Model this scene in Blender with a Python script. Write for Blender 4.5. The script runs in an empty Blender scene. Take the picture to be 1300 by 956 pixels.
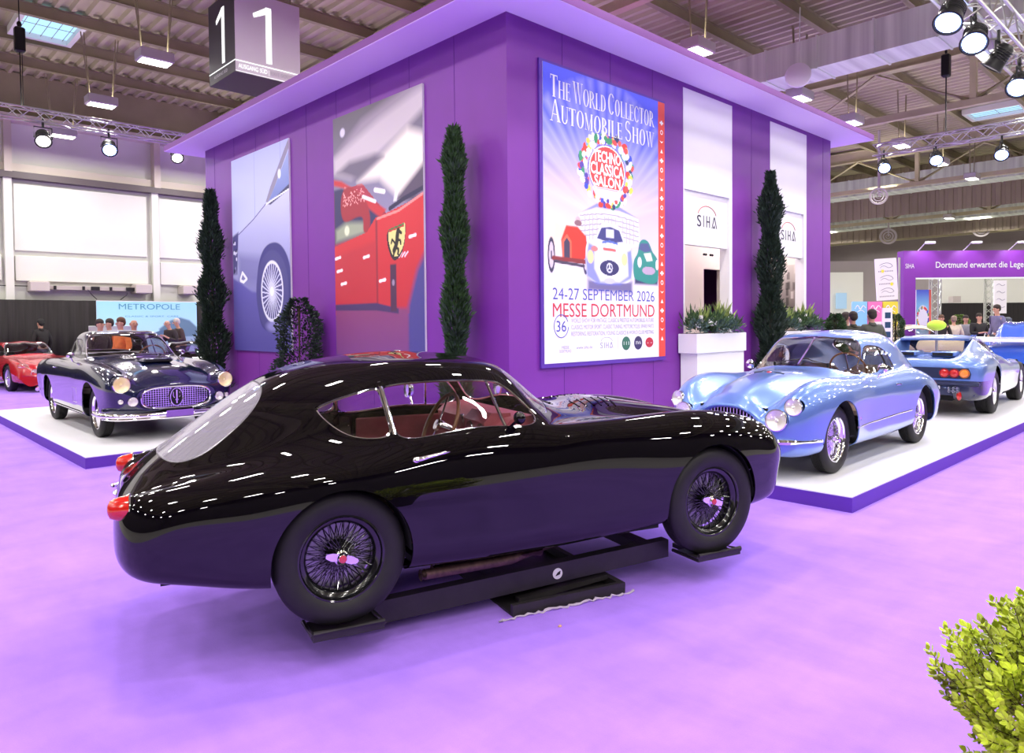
import bpy, bmesh, math, random
import numpy as np
from mathutils import Vector, Matrix, Euler
from mathutils.bvhtree import BVHTree
from math import pi, sin, cos, radians, sqrt, atan2
random.seed(7)
SC = bpy.context.scene
COL = SC.collection
# ------------------------------------------------------------ camera
cd = bpy.data.cameras.new('camera')
cam = bpy.data.objects.new('camera', cd); COL.objects.link(cam); SC.camera = cam
cd.sensor_width = 36.0; cd.lens = 915.0 / 1300 * 36.0
cd.shift_y = -44.5 / 1300; cd.clip_end = 300; cd.clip_start = .05
_yaw, _pitch, _roll = .8087, -.0261, -.0089
_f = Vector((cos(_yaw)*cos(_pitch), sin(_yaw)*cos(_pitch), sin(_pitch)))
_r = Vector((sin(_yaw), -cos(_yaw), 0)); _u = _r.cross(_f)
_r2 = _r*cos(_roll) + _u*sin(_roll); _u2 = -_r*sin(_roll) + _u*cos(_roll)
cam.matrix_world = Matrix(((_r2.x, _u2.x, -_f.x, 0), (_r2.y, _u2.y, -_f.y, 0), (_r2.z, _u2.z, -_f.z, 1.62), (0, 0, 0, 1)))
# ------------------------------------------------------------ world, exposure
SC.view_settings.view_transform = 'Standard'; SC.view_settings.look = 'None'
SC.view_settings.exposure = 0.08; SC.view_settings.gamma = 1.0
SC.view_settings.use_curve_mapping = False
W = bpy.data.worlds.new('hall_world'); SC.world = W; W.use_nodes = True
W.node_tree.nodes['Background'].inputs[0].default_value = (.93, .9, 1.0, 1)
W.node_tree.nodes['Background'].inputs[1].default_value = .55

def area_light(name, loc, size, energy, color=(1, 1, 1), target=None, sy=None, spread=None):
    l = bpy.data.lights.new(name, 'AREA'); l.energy = energy; l.color = color
    l.size = size
    if sy: l.shape = 'RECTANGLE'; l.size_y = sy
    if spread: l.spread = radians(spread)
    o = bpy.data.objects.new(name, l); COL.objects.link(o); o.location = loc
    d = Vector(target or (loc[0], loc[1], 0)) - Vector(loc)
    o.rotation_euler = d.to_track_quat('-Z', 'Y').to_euler()
    return o
def spot_light(name, loc, target, energy, color=(1, 1, 1), ang=50, rad=.1, blend=.5):
    l = bpy.data.lights.new(name, 'SPOT'); l.energy = energy; l.color = color
    l.spot_size = radians(ang); l.spot_blend = blend; l.shadow_soft_size = rad
    o = bpy.data.objects.new(name, l); COL.objects.link(o); o.location = loc
    d = Vector(target) - Vector(loc); o.rotation_euler = d.to_track_quat('-Z', 'Y').to_euler()
    return o
LAMP_GAIN = 1.0
# rows of ceiling lamps (the hall's own high-bay lights) as area lights just under each luminaire
CEIL_LAMPS = []
# hall lamps: 4.1 m grid of high-bay luminaires at 7.3 m; each lamp's light
LX = [1.2+4.06*i for i in range(-3, 8)]; LY = [.1+4.1*i for i in range(-3, 7)]
for _x in LX:
    for _y in LY:
        if 5 < _x < 6 and 12 < _y < 13: continue   # the hanging sign takes this lamp's place
        area_light('hall_lamp', (_x, _y, 7.22), .55, 122, (1.0, .95, .90), sy=.3)
        if -5 < _x and -5 < _y: area_light('ceiling_fill', (_x, _y, 7.50), .55, 11, (1.0, .92, .82), target=(_x, _y, 9), sy=.3)  # added upward fill that brightens the ceiling
for _x in (34, 42, 50, 58):
    for _y in (-6, 3, 12, 21):
        area_light('hall_lamp', (_x, _y, 7.22), 1.2, 300, (1.0, .96, .92), sy=1.2)
        area_light('ceiling_fill', (_x, _y, 7.50), 1.2, 34, (1.0, .92, .82), target=(_x, _y, 9), sy=1.2)  # same added fill under the far part of the roof
# added spots without fixtures, out of frame, to brighten the pavilion walls
for _x in (5.2, 7.0, 9.4, 12.2): spot_light('wall_fill', (_x, 3.0, 6.0), (_x+.4, 5.8, 1.3), 270, (.86, .84, 1.0), 75, .12, .9)
for _y in (6.6, 9.0, 11.5, 14.0): spot_light('wall_fill', (2.6, _y, 6.1), (5.5, _y+.2, 1.3), 180, (.86, .82, 1.0), 75, .12, .9)
# blue-white show spotlights on the lighting trusses (positions of the fixtures built below)
# ------------------------------------------------------------ materials
def nt(name):
    m = bpy.data.materials.new(name); m.use_nodes = True
    return m, m.node_tree, m.node_tree.nodes['Principled BSDF']
def lin(r, g=None, b=None):
    if g is None: r, g, b = (r >> 16) & 255, (r >> 8) & 255, r & 255
    f = lambda c: (c/255)/12.92 if c/255 <= .04045 else ((c/255+.055)/1.055)**2.4
    return (f(r), f(g), f(b), 1)
def mat(name, col, rough=.5, metal=0, coat=0, coat_rough=.03, var=0, scale=8, bump=0, bscale=60, emit=0, ecol=None, trans=0, ior=1.45, alpha=1, sheen=0, spec=None, stretch=None):
    m, t, b = nt(name)
    if isinstance(col, int): col = lin(col)
    col = tuple(col)[:3] + (1,)
    b.inputs['Base Color'].default_value = col
    b.inputs['Roughness'].default_value = rough; b.inputs['Metallic'].default_value = metal
    b.inputs['Coat Weight'].default_value = coat; b.inputs['Coat Roughness'].default_value = coat_rough
    b.inputs['Transmission Weight'].default_value = trans; b.inputs['IOR'].default_value = ior
    b.inputs['Alpha'].default_value = alpha; b.inputs['Sheen Weight'].default_value = sheen
    if spec is not None: b.inputs['Specular IOR Level'].default_value = spec
    if emit:
        b.inputs['Emission Color'].default_value = (tuple(ecol)[:3] + (1,)) if ecol else col
        b.inputs['Emission Strength'].default_value = emit
    tc = None
    if var or bump:
        tc = t.nodes.new('ShaderNodeTexCoord'); src = tc.outputs['Object']
        if stretch:
            mp = t.nodes.new('ShaderNodeMapping'); mp.inputs['Scale'].default_value = stretch
            t.links.new(src, mp.inputs[0]); src = mp.outputs[0]
    if var:
        n = t.nodes.new('ShaderNodeTexNoise'); n.inputs['Scale'].default_value = scale; n.inputs['Detail'].default_value = 4
        t.links.new(src, n.inputs['Vector'])
        mx = t.nodes.new('ShaderNodeMix'); mx.data_type = 'RGBA'
        mr = t.nodes.new('ShaderNodeMapRange'); mr.inputs[1].default_value = .3; mr.inputs[2].default_value = .7
        t.links.new(n.outputs[0], mr.inputs[0]); t.links.new(mr.outputs[0], mx.inputs[0])
        mx.inputs[6].default_value = tuple(c*(1-var) for c in col[:3]) + (1,)
        mx.inputs[7].default_value = tuple(min(1, c*(1+var)) for c in col[:3]) + (1,)
        t.links.new(mx.outputs[2], b.inputs['Base Color'])
    if bump:
        n = t.nodes.new('ShaderNodeTexNoise'); n.inputs['Scale'].default_value = bscale; n.inputs['Detail'].default_value = 3
        t.links.new(src, n.inputs['Vector'])
        bp = t.nodes.new('ShaderNodeBump'); bp.inputs['Strength'].default_value = bump; bp.inputs['Distance'].default_value = .01
        t.links.new(n.outputs[0], bp.inputs['Height']); t.links.new(bp.outputs[0], b.inputs['Normal'])
    return m
def emat(name, col, s):
    return mat(name, (0, 0, 0), 1, emit=s, ecol=lin(col) if isinstance(col, int) else col)
def vmat(name, rough=.45, emit=0):
    m, t, b = nt(name)
    a = t.nodes.new('ShaderNodeVertexColor'); a.layer_name = 'print'
    t.links.new(a.outputs[0], b.inputs['Base Color']); b.inputs['Roughness'].default_value = rough
    return m
def glass_mat(name, tint=(1, 1, 1), clear=.75, rough=.0, haze=0):
    # thin pane: part mirror-like dielectric coat, part clear
    m, t, b = nt(name)
    t.nodes.remove(b)
    g = t.nodes.new('ShaderNodeBsdfGlossy'); g.inputs['Roughness'].default_value = rough
    tr = t.nodes.new('ShaderNodeBsdfTransparent'); tr.inputs[0].default_value = tuple(tint) + (1,)
    lw = t.nodes.new('ShaderNodeLayerWeight'); lw.inputs[0].default_value = .5
    fr = t.nodes.new('ShaderNodeMath'); fr.operation = 'POWER'; fr.inputs[1].default_value = 4.0; t.links.new(lw.outputs['Facing'], fr.inputs[0])
    mp = t.nodes.new('ShaderNodeMapRange'); mp.inputs[1].default_value = 0; mp.inputs[2].default_value = 1
    mp.inputs[3].default_value = (1-clear)*.5; mp.inputs[4].default_value = .85
    mx = t.nodes.new('ShaderNodeMixShader')
    t.links.new(fr.outputs[0], mp.inputs[0]); t.links.new(mp.outputs[0], mx.inputs[0])
    t.links.new(tr.outputs[0], mx.inputs[1]); t.links.new(g.outputs[0], mx.inputs[2])
    last = mx
    if haze:
        df = t.nodes.new('ShaderNodeBsdfDiffuse'); df.inputs[0].default_value = (.75, .72, .85, 1)
        m2 = t.nodes.new('ShaderNodeMixShader'); m2.inputs[0].default_value = haze
        t.links.new(mx.outputs[0], m2.inputs[1]); t.links.new(df.outputs[0], m2.inputs[2]); last = m2
    t.links.new(last.outputs[0], t.nodes['Material Output'].inputs[0])
    return m

# ------------------------------------------------------------ object helpers
def sing(s): return s
def link(o, parent=None):
    COL.objects.link(o)
    if parent is not None: o.parent = parent
    return o
def tag(o, label=None, cat=None, group=None, kind=None):
    if label: o['label'] = label
    if cat: o['category'] = cat
    if group: o['group'] = group
    if kind: o['kind'] = kind
    return o
def thing(name, label, cat, loc=(0, 0, 0), rz=0, group=None, rot=None):
    o = bpy.data.objects.new(name, None); COL.objects.link(o); o.location = loc
    o.rotation_euler = rot if rot else (0, 0, rz); o.empty_display_size = .1
    return tag(o, label, cat, group)
def mk(name, V, F, m, parent=None, smooth=True, angle=40, mi=None, kind=None, label=None):
    me = bpy.data.meshes.new(name); me.from_pydata([tuple(map(float, v)) for v in V], [], [tuple(int(i) for i in f) for f in F])
    for x in (m if isinstance(m, (list, tuple)) else [m]): me.materials.append(x)
    if mi is not None: me.polygons.foreach_set('material_index', mi)
    if smooth:
        me.polygons.foreach_set('use_smooth', [True]*len(me.polygons))
        me.set_sharp_from_angle(angle=radians(angle))
    me.update()
    o = bpy.data.objects.new(name, me); link(o, parent)
    if kind: o['kind'] = kind
    if label: o['label'] = label
    return o
def copy_tree(o, parent=None):
    c = o.copy(); COL.objects.link(c)
    if parent is not None: c.parent = parent
    for ch in o.children: copy_tree(ch, c)
    return c
def frame(d):
    d = Vector(d).normalized()
    a = Vector((0, 0, 1)) if abs(d.z) < .95 else Vector((1, 0, 0))
    x = d.cross(a).normalized(); y = x.cross(d).normalized()
    return x, y, d
class MB:
    def __init__(s): s.V = []; s.F = []; s.M = []; s.m = 0
    def add(s, V, F, M=None):
        n = len(s.V)
        if M is not None: V = [M @ Vector(v) for v in V]
        s.V += [tuple(v) for v in V]; s.F += [tuple(i+n for i in f) for f in F]; s.M += [s.m]*len(F)
        return s
    def box(s, x0, x1, y0, y1, z0, z1, M=None, bev=0):
        x0, x1 = min(x0, x1), max(x0, x1); y0, y1 = min(y0, y1), max(y0, y1); z0, z1 = min(z0, z1), max(z0, z1)
        if bev:
            b = min(bev, (x1-x0)/2.01, (y1-y0)/2.01, (z1-z0)/2.01)
            V = []; 
            for (zz, i) in ((z0, b), (z0+b, 0), (z1-b, 0), (z1, b)):
                X0, X1, Y0, Y1 = x0+i, x1-i, y0+i, y1-i
                c = b*.6 if i == 0 else b*.3
                V += [(X0+c, Y0, zz), (X1-c, Y0, zz), (X1, Y0+c, zz), (X1, Y1-c, zz), (X1-c, Y1, zz), (X0+c, Y1, zz), (X0, Y1-c, zz), (X0, Y0+c, zz)]
            F = [tuple(range(7, -1, -1)), tuple(range(24, 32))]
            for k in range(3):
                for i in range(8):
                    F.append((k*8+i, k*8+(i+1) % 8, k*8+8+(i+1) % 8, k*8+8+i))
            return s.add(V, F, M)
        V = [(x0, y0, z0), (x1, y0, z0), (x1, y1, z0), (x0, y1, z0), (x0, y0, z1), (x1, y0, z1), (x1, y1, z1), (x0, y1, z1)]
        return s.add(V, [(3, 2, 1, 0), (4, 5, 6, 7), (0, 1, 5, 4), (1, 2, 6, 5), (2, 3, 7, 6), (3, 0, 4, 7)], M)
    def cyl(s, a, b, r, r2=None, n=16, cap=True, M=None):
        a, b = Vector(a), Vector(b); x, y, d = frame(b-a); r2 = r if r2 is None else r2
        V = [a + x*(r*cos(2*pi*i/n)) + y*(r*sin(2*pi*i/n)) for i in range(n)]
        V += [b + x*(r2*cos(2*pi*i/n)) + y*(r2*sin(2*pi*i/n)) for i in range(n)]
        F = [(i, (i+1) % n, n+(i+1) % n, n+i) for i in range(n)]
        F = [f[::-1] for f in F]
        if cap: F += [tuple(range(n)), tuple(range(2*n-1, n-1, -1))]
        return s.add(V, F, M)
    def tube(s, P, r, n=8, closed=False, M=None, cap=True):
        P = [Vector(p) for p in P]; k = len(P)
        if k < 2: return s
        V = []; F = []; up = None
        for i, p in enumerate(P):
            if closed: d = P[(i+1) % k]-P[i-1]
            else: d = P[min(i+1, k-1)]-P[max(i-1, 0)]
            if d.length < 1e-9: d = Vector((1, 0, 0))
            d.normalize()
            if up is None: x, y, _ = frame(d)
            else:
                x = up - d*up.dot(d)
                x = x.normalized() if x.length > 1e-6 else frame(d)[0]
                y = d.cross(x)
            up = x
            rr = r[i] if isinstance(r, (list, tuple)) else r
            V += [p + x*(rr*cos(2*pi*j/n)) + y*(rr*sin(2*pi*j/n)) for j in range(n)]
        m = k if closed else k-1
        for i in range(m):
            a, b = i*n, ((i+1) % k)*n
            F += [(a+j, a+(j+1) % n, b+(j+1) % n, b+j) for j in range(n)]
        if not closed and cap: F += [tuple(range(n-1, -1, -1)), tuple(range((k-1)*n, k*n))]
        return s.add(V, F, M)
    def lathe(s, prof, n=32, M=None, axis='z', closed=False):
        V = []; F = []; k = len(prof)
        for i in range(n):
            a = 2*pi*i/n
            for (r, h) in prof:
                V.append((r*cos(a), r*sin(a), h) if axis == 'z' else (r*cos(a), h, r*sin(a)) if axis == 'y' else (h, r*cos(a), r*sin(a)))
        for i in range(n):
            j = (i+1) % n
            for q in range(k if closed else k-1):
                q2 = (q+1) % k
                f = (i*k+q, j*k+q, j*k+q2, i*k+q2)
                F.append(f if axis != 'y' else f[::-1])
        return s.add(V, F, M)
    def sphere(s, c, r, n=16, m=10, M=None):
        rx, ry, rz = r if isinstance(r, (tuple, list)) else (r, r, r)
        V = [(c[0], c[1], c[2]-rz)]; F = []
        for i in range(1, m):
            t = -pi/2 + pi*i/m
            V += [(c[0]+rx*cos(t)*cos(2*pi*j/n), c[1]+ry*cos(t)*sin(2*pi*j/n), c[2]+rz*sin(t)) for j in range(n)]
        V.append((c[0], c[1], c[2]+rz)); L = len(V)-1
        for j in range(n):
            F.append((0, 1+(j+1) % n, 1+j)); F.append((L, L-n+j, L-n+(j+1) % n))
            for i in range(m-2):
                a = 1+i*n; F.append((a+j, a+(j+1) % n, a+n+(j+1) % n, a+n+j))
        return s.add(V, F, M)
    def prism(s, pts, a, b, axis='y', M=None):
        # polygon pts in the two other axes, extruded from a to b
        f = {'x': lambda p, h: (h, p[0], p[1]), 'y': lambda p, h: (p[0], h, p[1]), 'z': lambda p, h: (p[0], p[1], h)}[axis]
        n = len(pts); V = [f(p, a) for p in pts] + [f(p, b) for p in pts]
        F = [tuple(range(n)), tuple(range(2*n-1, n-1, -1))] + [(i, i+n, (i+1) % n+n, (i+1) % n) for i in range(n)]
        ar = sum(pts[i][0]*pts[(i+1) % n][1]-pts[(i+1) % n][0]*pts[i][1] for i in range(n))
        flip = (ar > 0) ^ (axis == 'y') ^ (b < a)
        if not flip: F = [q[::-1] for q in F]
        F = [q[::-1] for q in F]
        return s.add(V, F, M)
    def build(s, name, m, parent=None, smooth=True, angle=40, kind=None, label=None, loc=None):
        V = s.V
        if loc is not None: V = [(v[0]-loc[0], v[1]-loc[1], v[2]-loc[2]) for v in V]
        multi = isinstance(m, (list, tuple))
        o = mk(name, V, s.F, m, parent, smooth, angle, s.M if multi else None, kind, label)
        if loc is not None: o.location = loc
        return o
def text_mesh(txt, size=1, ext=0.0, bold=0, xs=1, shear=0, spacing=1, align='LEFT'):
    cu = bpy.data.curves.new('t', 'FONT'); cu.body = txt; cu.size = size; cu.extrude = ext; cu.offset = bold
    cu.shear = shear; cu.space_character = spacing; cu.align_x = align; cu.resolution_u = 3
    o = bpy.data.objects.new('t', cu); COL.objects.link(o)
    dg = bpy.context.evaluated_depsgraph_get(); me = bpy.data.meshes.new_from_object(o.evaluated_get(dg))
    V = [(v.co.x*xs, v.co.y, v.co.z) for v in me.vertices]; F = [tuple(p.vertices) for p in me.polygons]
    bpy.data.objects.remove(o); bpy.data.curves.remove(cu); bpy.data.meshes.remove(me)
    return V, F
def add_text(mb, txt, M, w=None, h=1, **k):
    # text scaled to cap height h and width w, placed by matrix M (local x right, y up, z out)
    V, F = text_mesh(txt, 1, **k)
    if not V: return
    xs = [v[0] for v in V]; s = h/.70
    sx = (w/(max(xs)-min(xs))) if w else s
    x0 = min(xs) if k.get('align', 'LEFT') == 'LEFT' else (min(xs)+max(xs))/2
    mb.add([((v[0]-x0)*sx, v[1]*s, v[2]) for v in V], F, M)
def spl(keys, xs, per=False):
    # C2 cubic spline through keys [(t, v...)] evaluated at xs
    k = np.array(keys, float); t = k[:, 0]; Y = k[:, 1:]; n = len(t)
    if n == 2: return np.array([Y[0]+(Y[1]-Y[0])*(x-t[0])/(t[1]-t[0]) for x in xs])
    h = np.diff(t); A = np.zeros((n, n)); B = np.zeros((n, Y.shape[1]))
    A[0, 0] = 1; A[-1, -1] = 1
    for i in range(1, n-1):
        A[i, i-1] = h[i-1]; A[i, i] = 2*(h[i-1]+h[i]); A[i, i+1] = h[i]
        B[i] = 6*((Y[i+1]-Y[i])/h[i]-(Y[i]-Y[i-1])/h[i-1])
    Mm = np.linalg.solve(A, B); out = []
    for x in xs:
        i = int(np.clip(np.searchsorted(t, x)-1, 0, n-2)); a = (t[i+1]-x)/h[i]; b = (x-t[i])/h[i]
        out.append(a*Y[i]+b*Y[i+1]+((a**3-a)*Mm[i]+(b**3-b)*Mm[i+1])*h[i]**2/6)
    return np.array(out)
def curve_pts(P, n, closed=False):
    P = [list(p) for p in P]
    if closed: P = P[-3:] + P + P[:3]
    d = [0]
    for i in range(1, len(P)): d.append(d[-1]+max(1e-6, math.dist(P[i], P[i-1])**.7))
    a, b = (d[3], d[-3]) if closed else (0, d[-1])
    xs = np.linspace(a, b, n+1)[:-1] if closed else np.linspace(a, b, n)
    return spl([[t]+p for t, p in zip(d, P)], xs)
# ------------------------------------------------------------ car body surfaces
class Surf:
    """fine grid through a table of cross-sections; can be clipped along smooth outlines"""
    def __init__(s, rows, nu=200, nv=80, umid=None):
        # rows: [x, [(y,z) or (y,z,x) ...]]
        P = np.array([[[(q[2] if len(q) > 2 else x), q[0], q[1]] for q in sec] for x, sec in rows], float)
        K, N, _ = P.shape
        du = [0]+list(np.cumsum([max(.01, np.linalg.norm(P[i+1]-P[i], axis=1).mean()) for i in range(K-1)]))
        dv = [0]+list(np.cumsum([max(.01, np.linalg.norm(P[:, j+1]-P[:, j], axis=1).mean()**.8) for j in range(N-1)]))
        us = np.linspace(0, du[-1], nu); vs = np.linspace(0, dv[-1], nv)
        # across: mirror about the centre line for smoothness there
        mir = np.concatenate([P[:, :0:-1]*np.array([1, -1, 1]), P], axis=1)
        tv = np.concatenate([-np.array(dv[:0:-1]), dv])
        A = spl(np.column_stack([tv, mir.transpose(1, 0, 2).reshape(2*N-1, -1)]), vs).reshape(nv, K, 3)
        G = spl(np.column_stack([du, A.transpose(1, 0, 2).reshape(K, -1)]), us).reshape(nu, nv, 3)
        G[:, 0, 1] = 0
        s.G = G; s.nu, s.nv = nu, nv
        s.vline = np.interp(vs, dv, range(N)); s.urow = np.interp(us, du, range(K))
        s.V = [tuple(v) for v in G.reshape(-1, 3)]
        s.A = [(s.urow[i], s.vline[j]) for i in range(nu) for j in range(nv)]
        s.F = [(i*nv+j, i*nv+j+1, (i+1)*nv+j+1, (i+1)*nv+j) for i in range(nu-1) for j in range(nv-1)]
        s.bvh = BVHTree.FromPolygons(s.V, s.F)
    def hit_y(s, x, z):
        h = s.bvh.ray_cast(Vector((x, 3, z)), Vector((0, -1, 0)))
        return h[0] if h[0] else None
    def hit_z(s, x, y):
        h = s.bvh.ray_cast(Vector((x, abs(y), 3)), Vector((0, 0, -1)))
        return h[0] if h[0] else None
    def hit_x(s, y, z, sgn=1):
        h = s.bvh.ray_cast(Vector((sgn*9, abs(y), z)), Vector((-sgn, 0, 0)))
        return h[0] if h[0] else None
def clip(V, A, F, g):
    """split polygons by g(v, a); returns (keep g>0, cut g<=0, cut segments)"""
    val = [g(v, a) for v, a in zip(V, A)]
    V = list(V); A = list(A); pos = []; neg = []; seg = []; ed = {}
    def cut(i, j):
        k = (i, j) if i < j else (j, i)
        if k not in ed:
            t = val[k[0]]/(val[k[0]]-val[k[1]]); t = min(max(t, 1e-4), 1-1e-4)
            a, b = V[k[0]], V[k[1]]
            V.append(tuple(a[q]+(b[q]-a[q])*t for q in range(3)))
            A.append(tuple(A[k[0]][q]+(A[k[1]][q]-A[k[0]][q])*t for q in range(2)))
            ed[k] = len(V)-1
        return ed[k]
    for f in F:
        sg = [val[i] > 0 for i in f]
        if all(sg): pos.append(f); continue
        if not any(sg): neg.append(f); continue
        p = []; q = []; cs = []
        for a in range(len(f)):
            i, j = f[a], f[(a+1) % len(f)]
            (p if sg[a] else q).append(i)
            if sg[a] != sg[(a+1) % len(f)]:
                c = cut(i, j); p.append(c); q.append(c); cs.append(c)
        if len(p) > 2: pos.append(tuple(p))
        if len(q) > 2: neg.append(tuple(q))
        if len(cs) == 2: seg.append(tuple(cs))
    return V, A, pos, neg, seg
def loops(seg):
    nb = {}
    for a, b in seg: nb.setdefault(a, []).append(b); nb.setdefault(b, []).append(a)
    seen = set(); out = []
    for st in sorted(nb, key=lambda k: len(nb[k])):
        if st in seen: continue
        L = [st]; seen.add(st); cur = st
        while True:
            nx = [k for k in nb[cur] if k not in seen]
            if not nx: break
            cur = nx[0]; seen.add(cur); L.append(cur)
        out.append((L, len(nb[st]) == 2 and st in nb[cur] and len(L) > 2))
    return out
def poly_sdf(pts):
    P = np.array(pts, float); Q = np.roll(P, -1, 0); D = Q-P; L2 = (D**2).sum(1)+1e-12
    x0, y0 = P.min(0)-.3; x1, y1 = P.max(0)+.3
    def f(x, y):
        if x < x0 or x > x1 or y < y0 or y > y1: return .3
        w = np.array((x, y))-P; t = np.clip((w*D).sum(1)/L2, 0, 1)
        d = sqrt(((w-D*t[:, None])**2).sum(1).min())
        c = ((P[:, 1] > y) != (Q[:, 1] > y))
        xi = P[:, 0]+(y-P[:, 1])/np.where(D[:, 1] == 0, 1e-9, D[:, 1])*D[:, 0]
        return -d if (np.count_nonzero(c & (x < xi)) & 1) else d
    return f
def compact(V, F):
    idx = {}; nv = []; nf = []
    for f in F:
        for i in f:
            if i not in idx: idx[i] = len(nv); nv.append(V[i])
        nf.append(tuple(idx[i] for i in f))
    return nv, nf
def mirror_join(V, F):
    n = len(V); V2 = list(V); m = []
    for i, v in enumerate(V):
        if abs(v[1]) < 1e-5: m.append(i)
        else: m.append(len(V2)); V2.append((v[0], -v[1], v[2]))
    return V2, list(F)+[tuple(m[i] for i in f[::-1]) for f in F]
def normals(V, F):
    V = np.array(V); N = np.zeros_like(V)
    for f in F:
        if len(f) >= 3:
            a = V[f[0]]; n = np.zeros(3)
            for k in range(1, len(f)-1): n += np.cross(V[f[k]]-a, V[f[k+1]]-a)
            for i in f: N[i] += n
    L = np.linalg.norm(N, axis=1); L[L < 1e-12] = 1
    return N/L[:, None]
def shell(V, F, t):
    """give a sheet thickness t inwards, with rims along its borders"""
    N = normals(V, F); n = len(V)
    V2 = list(V)+[tuple(np.array(v)-N[i]*t) for i, v in enumerate(V)]
    F2 = list(F)+[tuple(i+n for i in f[::-1]) for f in F]
    ec = {}
    for f in F:
        for a in range(len(f)):
            i, j = f[a], f[(a+1) % len(f)]
            ec[(i, j)] = ec.get((i, j), 0)+1
    for (i, j) in ec:
        if (j, i) not in ec: F2.append((j, i, i+n, j+n))
    return V2, F2
class Body:
    def __init__(s, surf):
        s.S = surf; s.V, s.A, s.F = surf.V, surf.A, surf.F
        s.panes = {}; s.rims = {}
    def cut(s, name, g, keep=True):
        V, A, pos, neg, seg = clip(s.V, s.A, s.F, g)
        s.V, s.A, s.F = V, A, pos
        s.rims[name] = [([V[i] for i in L], c) for L, c in loops(seg) if len(L) > 4]
        if keep: s.panes[name] = compact(V, neg)
    def side(s, name, pts, vmin=1.2, vmax=99, n=80, keep=True):
        c = curve_pts(pts, n, True) if n else pts
        f = poly_sdf(c)
        s.cut(name, lambda v, a: f(v[0], v[2]) if vmin < a[1] < vmax and v[1] > .2 else .3, keep)
    def plan(s, name, pts, n=80, zmin=0, keep=True, umin=-1, umax=999):
        c = curve_pts(pts, n) if n else pts
        c = [tuple(p) for p in c]+[(p[0], -p[1]) for p in list(c)[::-1] if abs(p[1]) > 1e-4]
        f = poly_sdf(c)
        s.cut(name, lambda v, a: f(v[0], v[1]) if v[2] > zmin and umin < a[0] < umax else .3, keep)
    def front(s, name, pts, n=80, keep=True, umin=-1, umax=999, full=False):
        c = curve_pts(pts, n, full) if n else pts
        c = [tuple(p) for p in c]
        if not full: c += [(-p[0], p[1]) for p in c[::-1] if abs(p[0]) > 1e-4]
        f = poly_sdf(c)
        s.cut(name, lambda v, a: f(v[1], v[2]) if umin < a[0] < umax else .3, keep)
    def arch(s, name, cx, cz, r, ymin=.3, keep=False, rz=None):
        k = (rz or r)/r
        s.cut(name, lambda v, a: sqrt((v[0]-cx)**2+((v[2]-cz)/k)**2)-r if v[1] > ymin else .3, keep)
    def build(s, parent, m, t=.010, name='body'):
        V, F = compact(s.V, s.F); V, F = mirror_join(V, F); V, F = shell(V, F, t)
        return mk(name, V, F, m, parent, angle=50)
    def pane(s, key, name, m, parent, inset=.004, mirror='join', t=.004, label=None):
        V, F = s.panes[key]; out = []
        if not F: return out
        if mirror == 'join': sets = [mirror_join(V, F)]
        else:
            sets = [(V, F), ([(v[0], -v[1], v[2]) for v in V], [f[::-1] for f in F])]
        for V_, F_ in sets:
            N = normals(V_, F_); V_ = [tuple(np.array(v)-N[i]*inset) for i, v in enumerate(V_)]
            V_, F_ = shell(V_, F_, t)
            out.append(mk(name, V_, F_, m, parent, angle=60, label=label))
        return out
    def rim(s, key, name, m, parent, r=.006, mirror='join', label=None, off=.0, n=6):
        """bead along the cut edge"""
        out = []; mbs = [MB()] if mirror == 'join' else [MB(), MB()]
        for L, closed in s.rims[key]:
            L = [Vector(p) for p in L]
            Q = [L[0]]
            for p in L[1:]:
                if (p-Q[-1]).length > .012: Q.append(p)
            # smooth
            for _ in range(2):
                R = []
                for i in range(len(Q)):
                    if not closed and i in (0, len(Q)-1): R.append(Q[i]); continue
                    R.append((Q[i-1]+Q[i]*2+Q[(i+1) % len(Q)])/4)
                Q = R
            if mirror == 'join' and not closed:
                a, b = abs(Q[0].y) < .01, abs(Q[-1].y) < .01
                if a and b:
                    full = Q+[Vector((p.x, -p.y, p.z)) for p in Q[::-1][1:-1]]
                    mbs[0].tube(full, r, n, closed=True); continue
            mbs[0].tube(Q, r, n, closed=closed)
            mbs[-1].tube([Vector((p.x, -p.y, p.z)) for p in Q], r, n, closed=closed)
        return [b.build(name, m, parent, label=label) for b in mbs if b.V]
    def proj_side(s, P, off=0, n=0, sgn=1):
        if n: P = curve_pts(P, n)
        out = []
        for p in P:
            h = s.S.hit_y(p[0], p[1])
            if h: out.append(Vector((h.x, (h.y+off)*sgn, h.z)))
        return out
    def proj_top(s, P, off=0, n=0):
        if n: P = curve_pts(P, n)
        out = []
        for p in P:
            h = s.S.hit_z(p[0], p[1])
            if h: out.append(Vector((h.x, h.y*(1 if p[1] >= 0 else -1), h.z+off)))
        return out
    def proj_front(s, P, off=0, n=0, sgn=1):
        if n: P = curve_pts(P, n)
        out = []
        for p in P:
            h = s.S.hit_x(p[0], p[1], sgn)
            if h: out.append(Vector((h.x+off*sgn, h.y*(1 if p[0] >= 0 else -1), h.z)))
        return out

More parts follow.
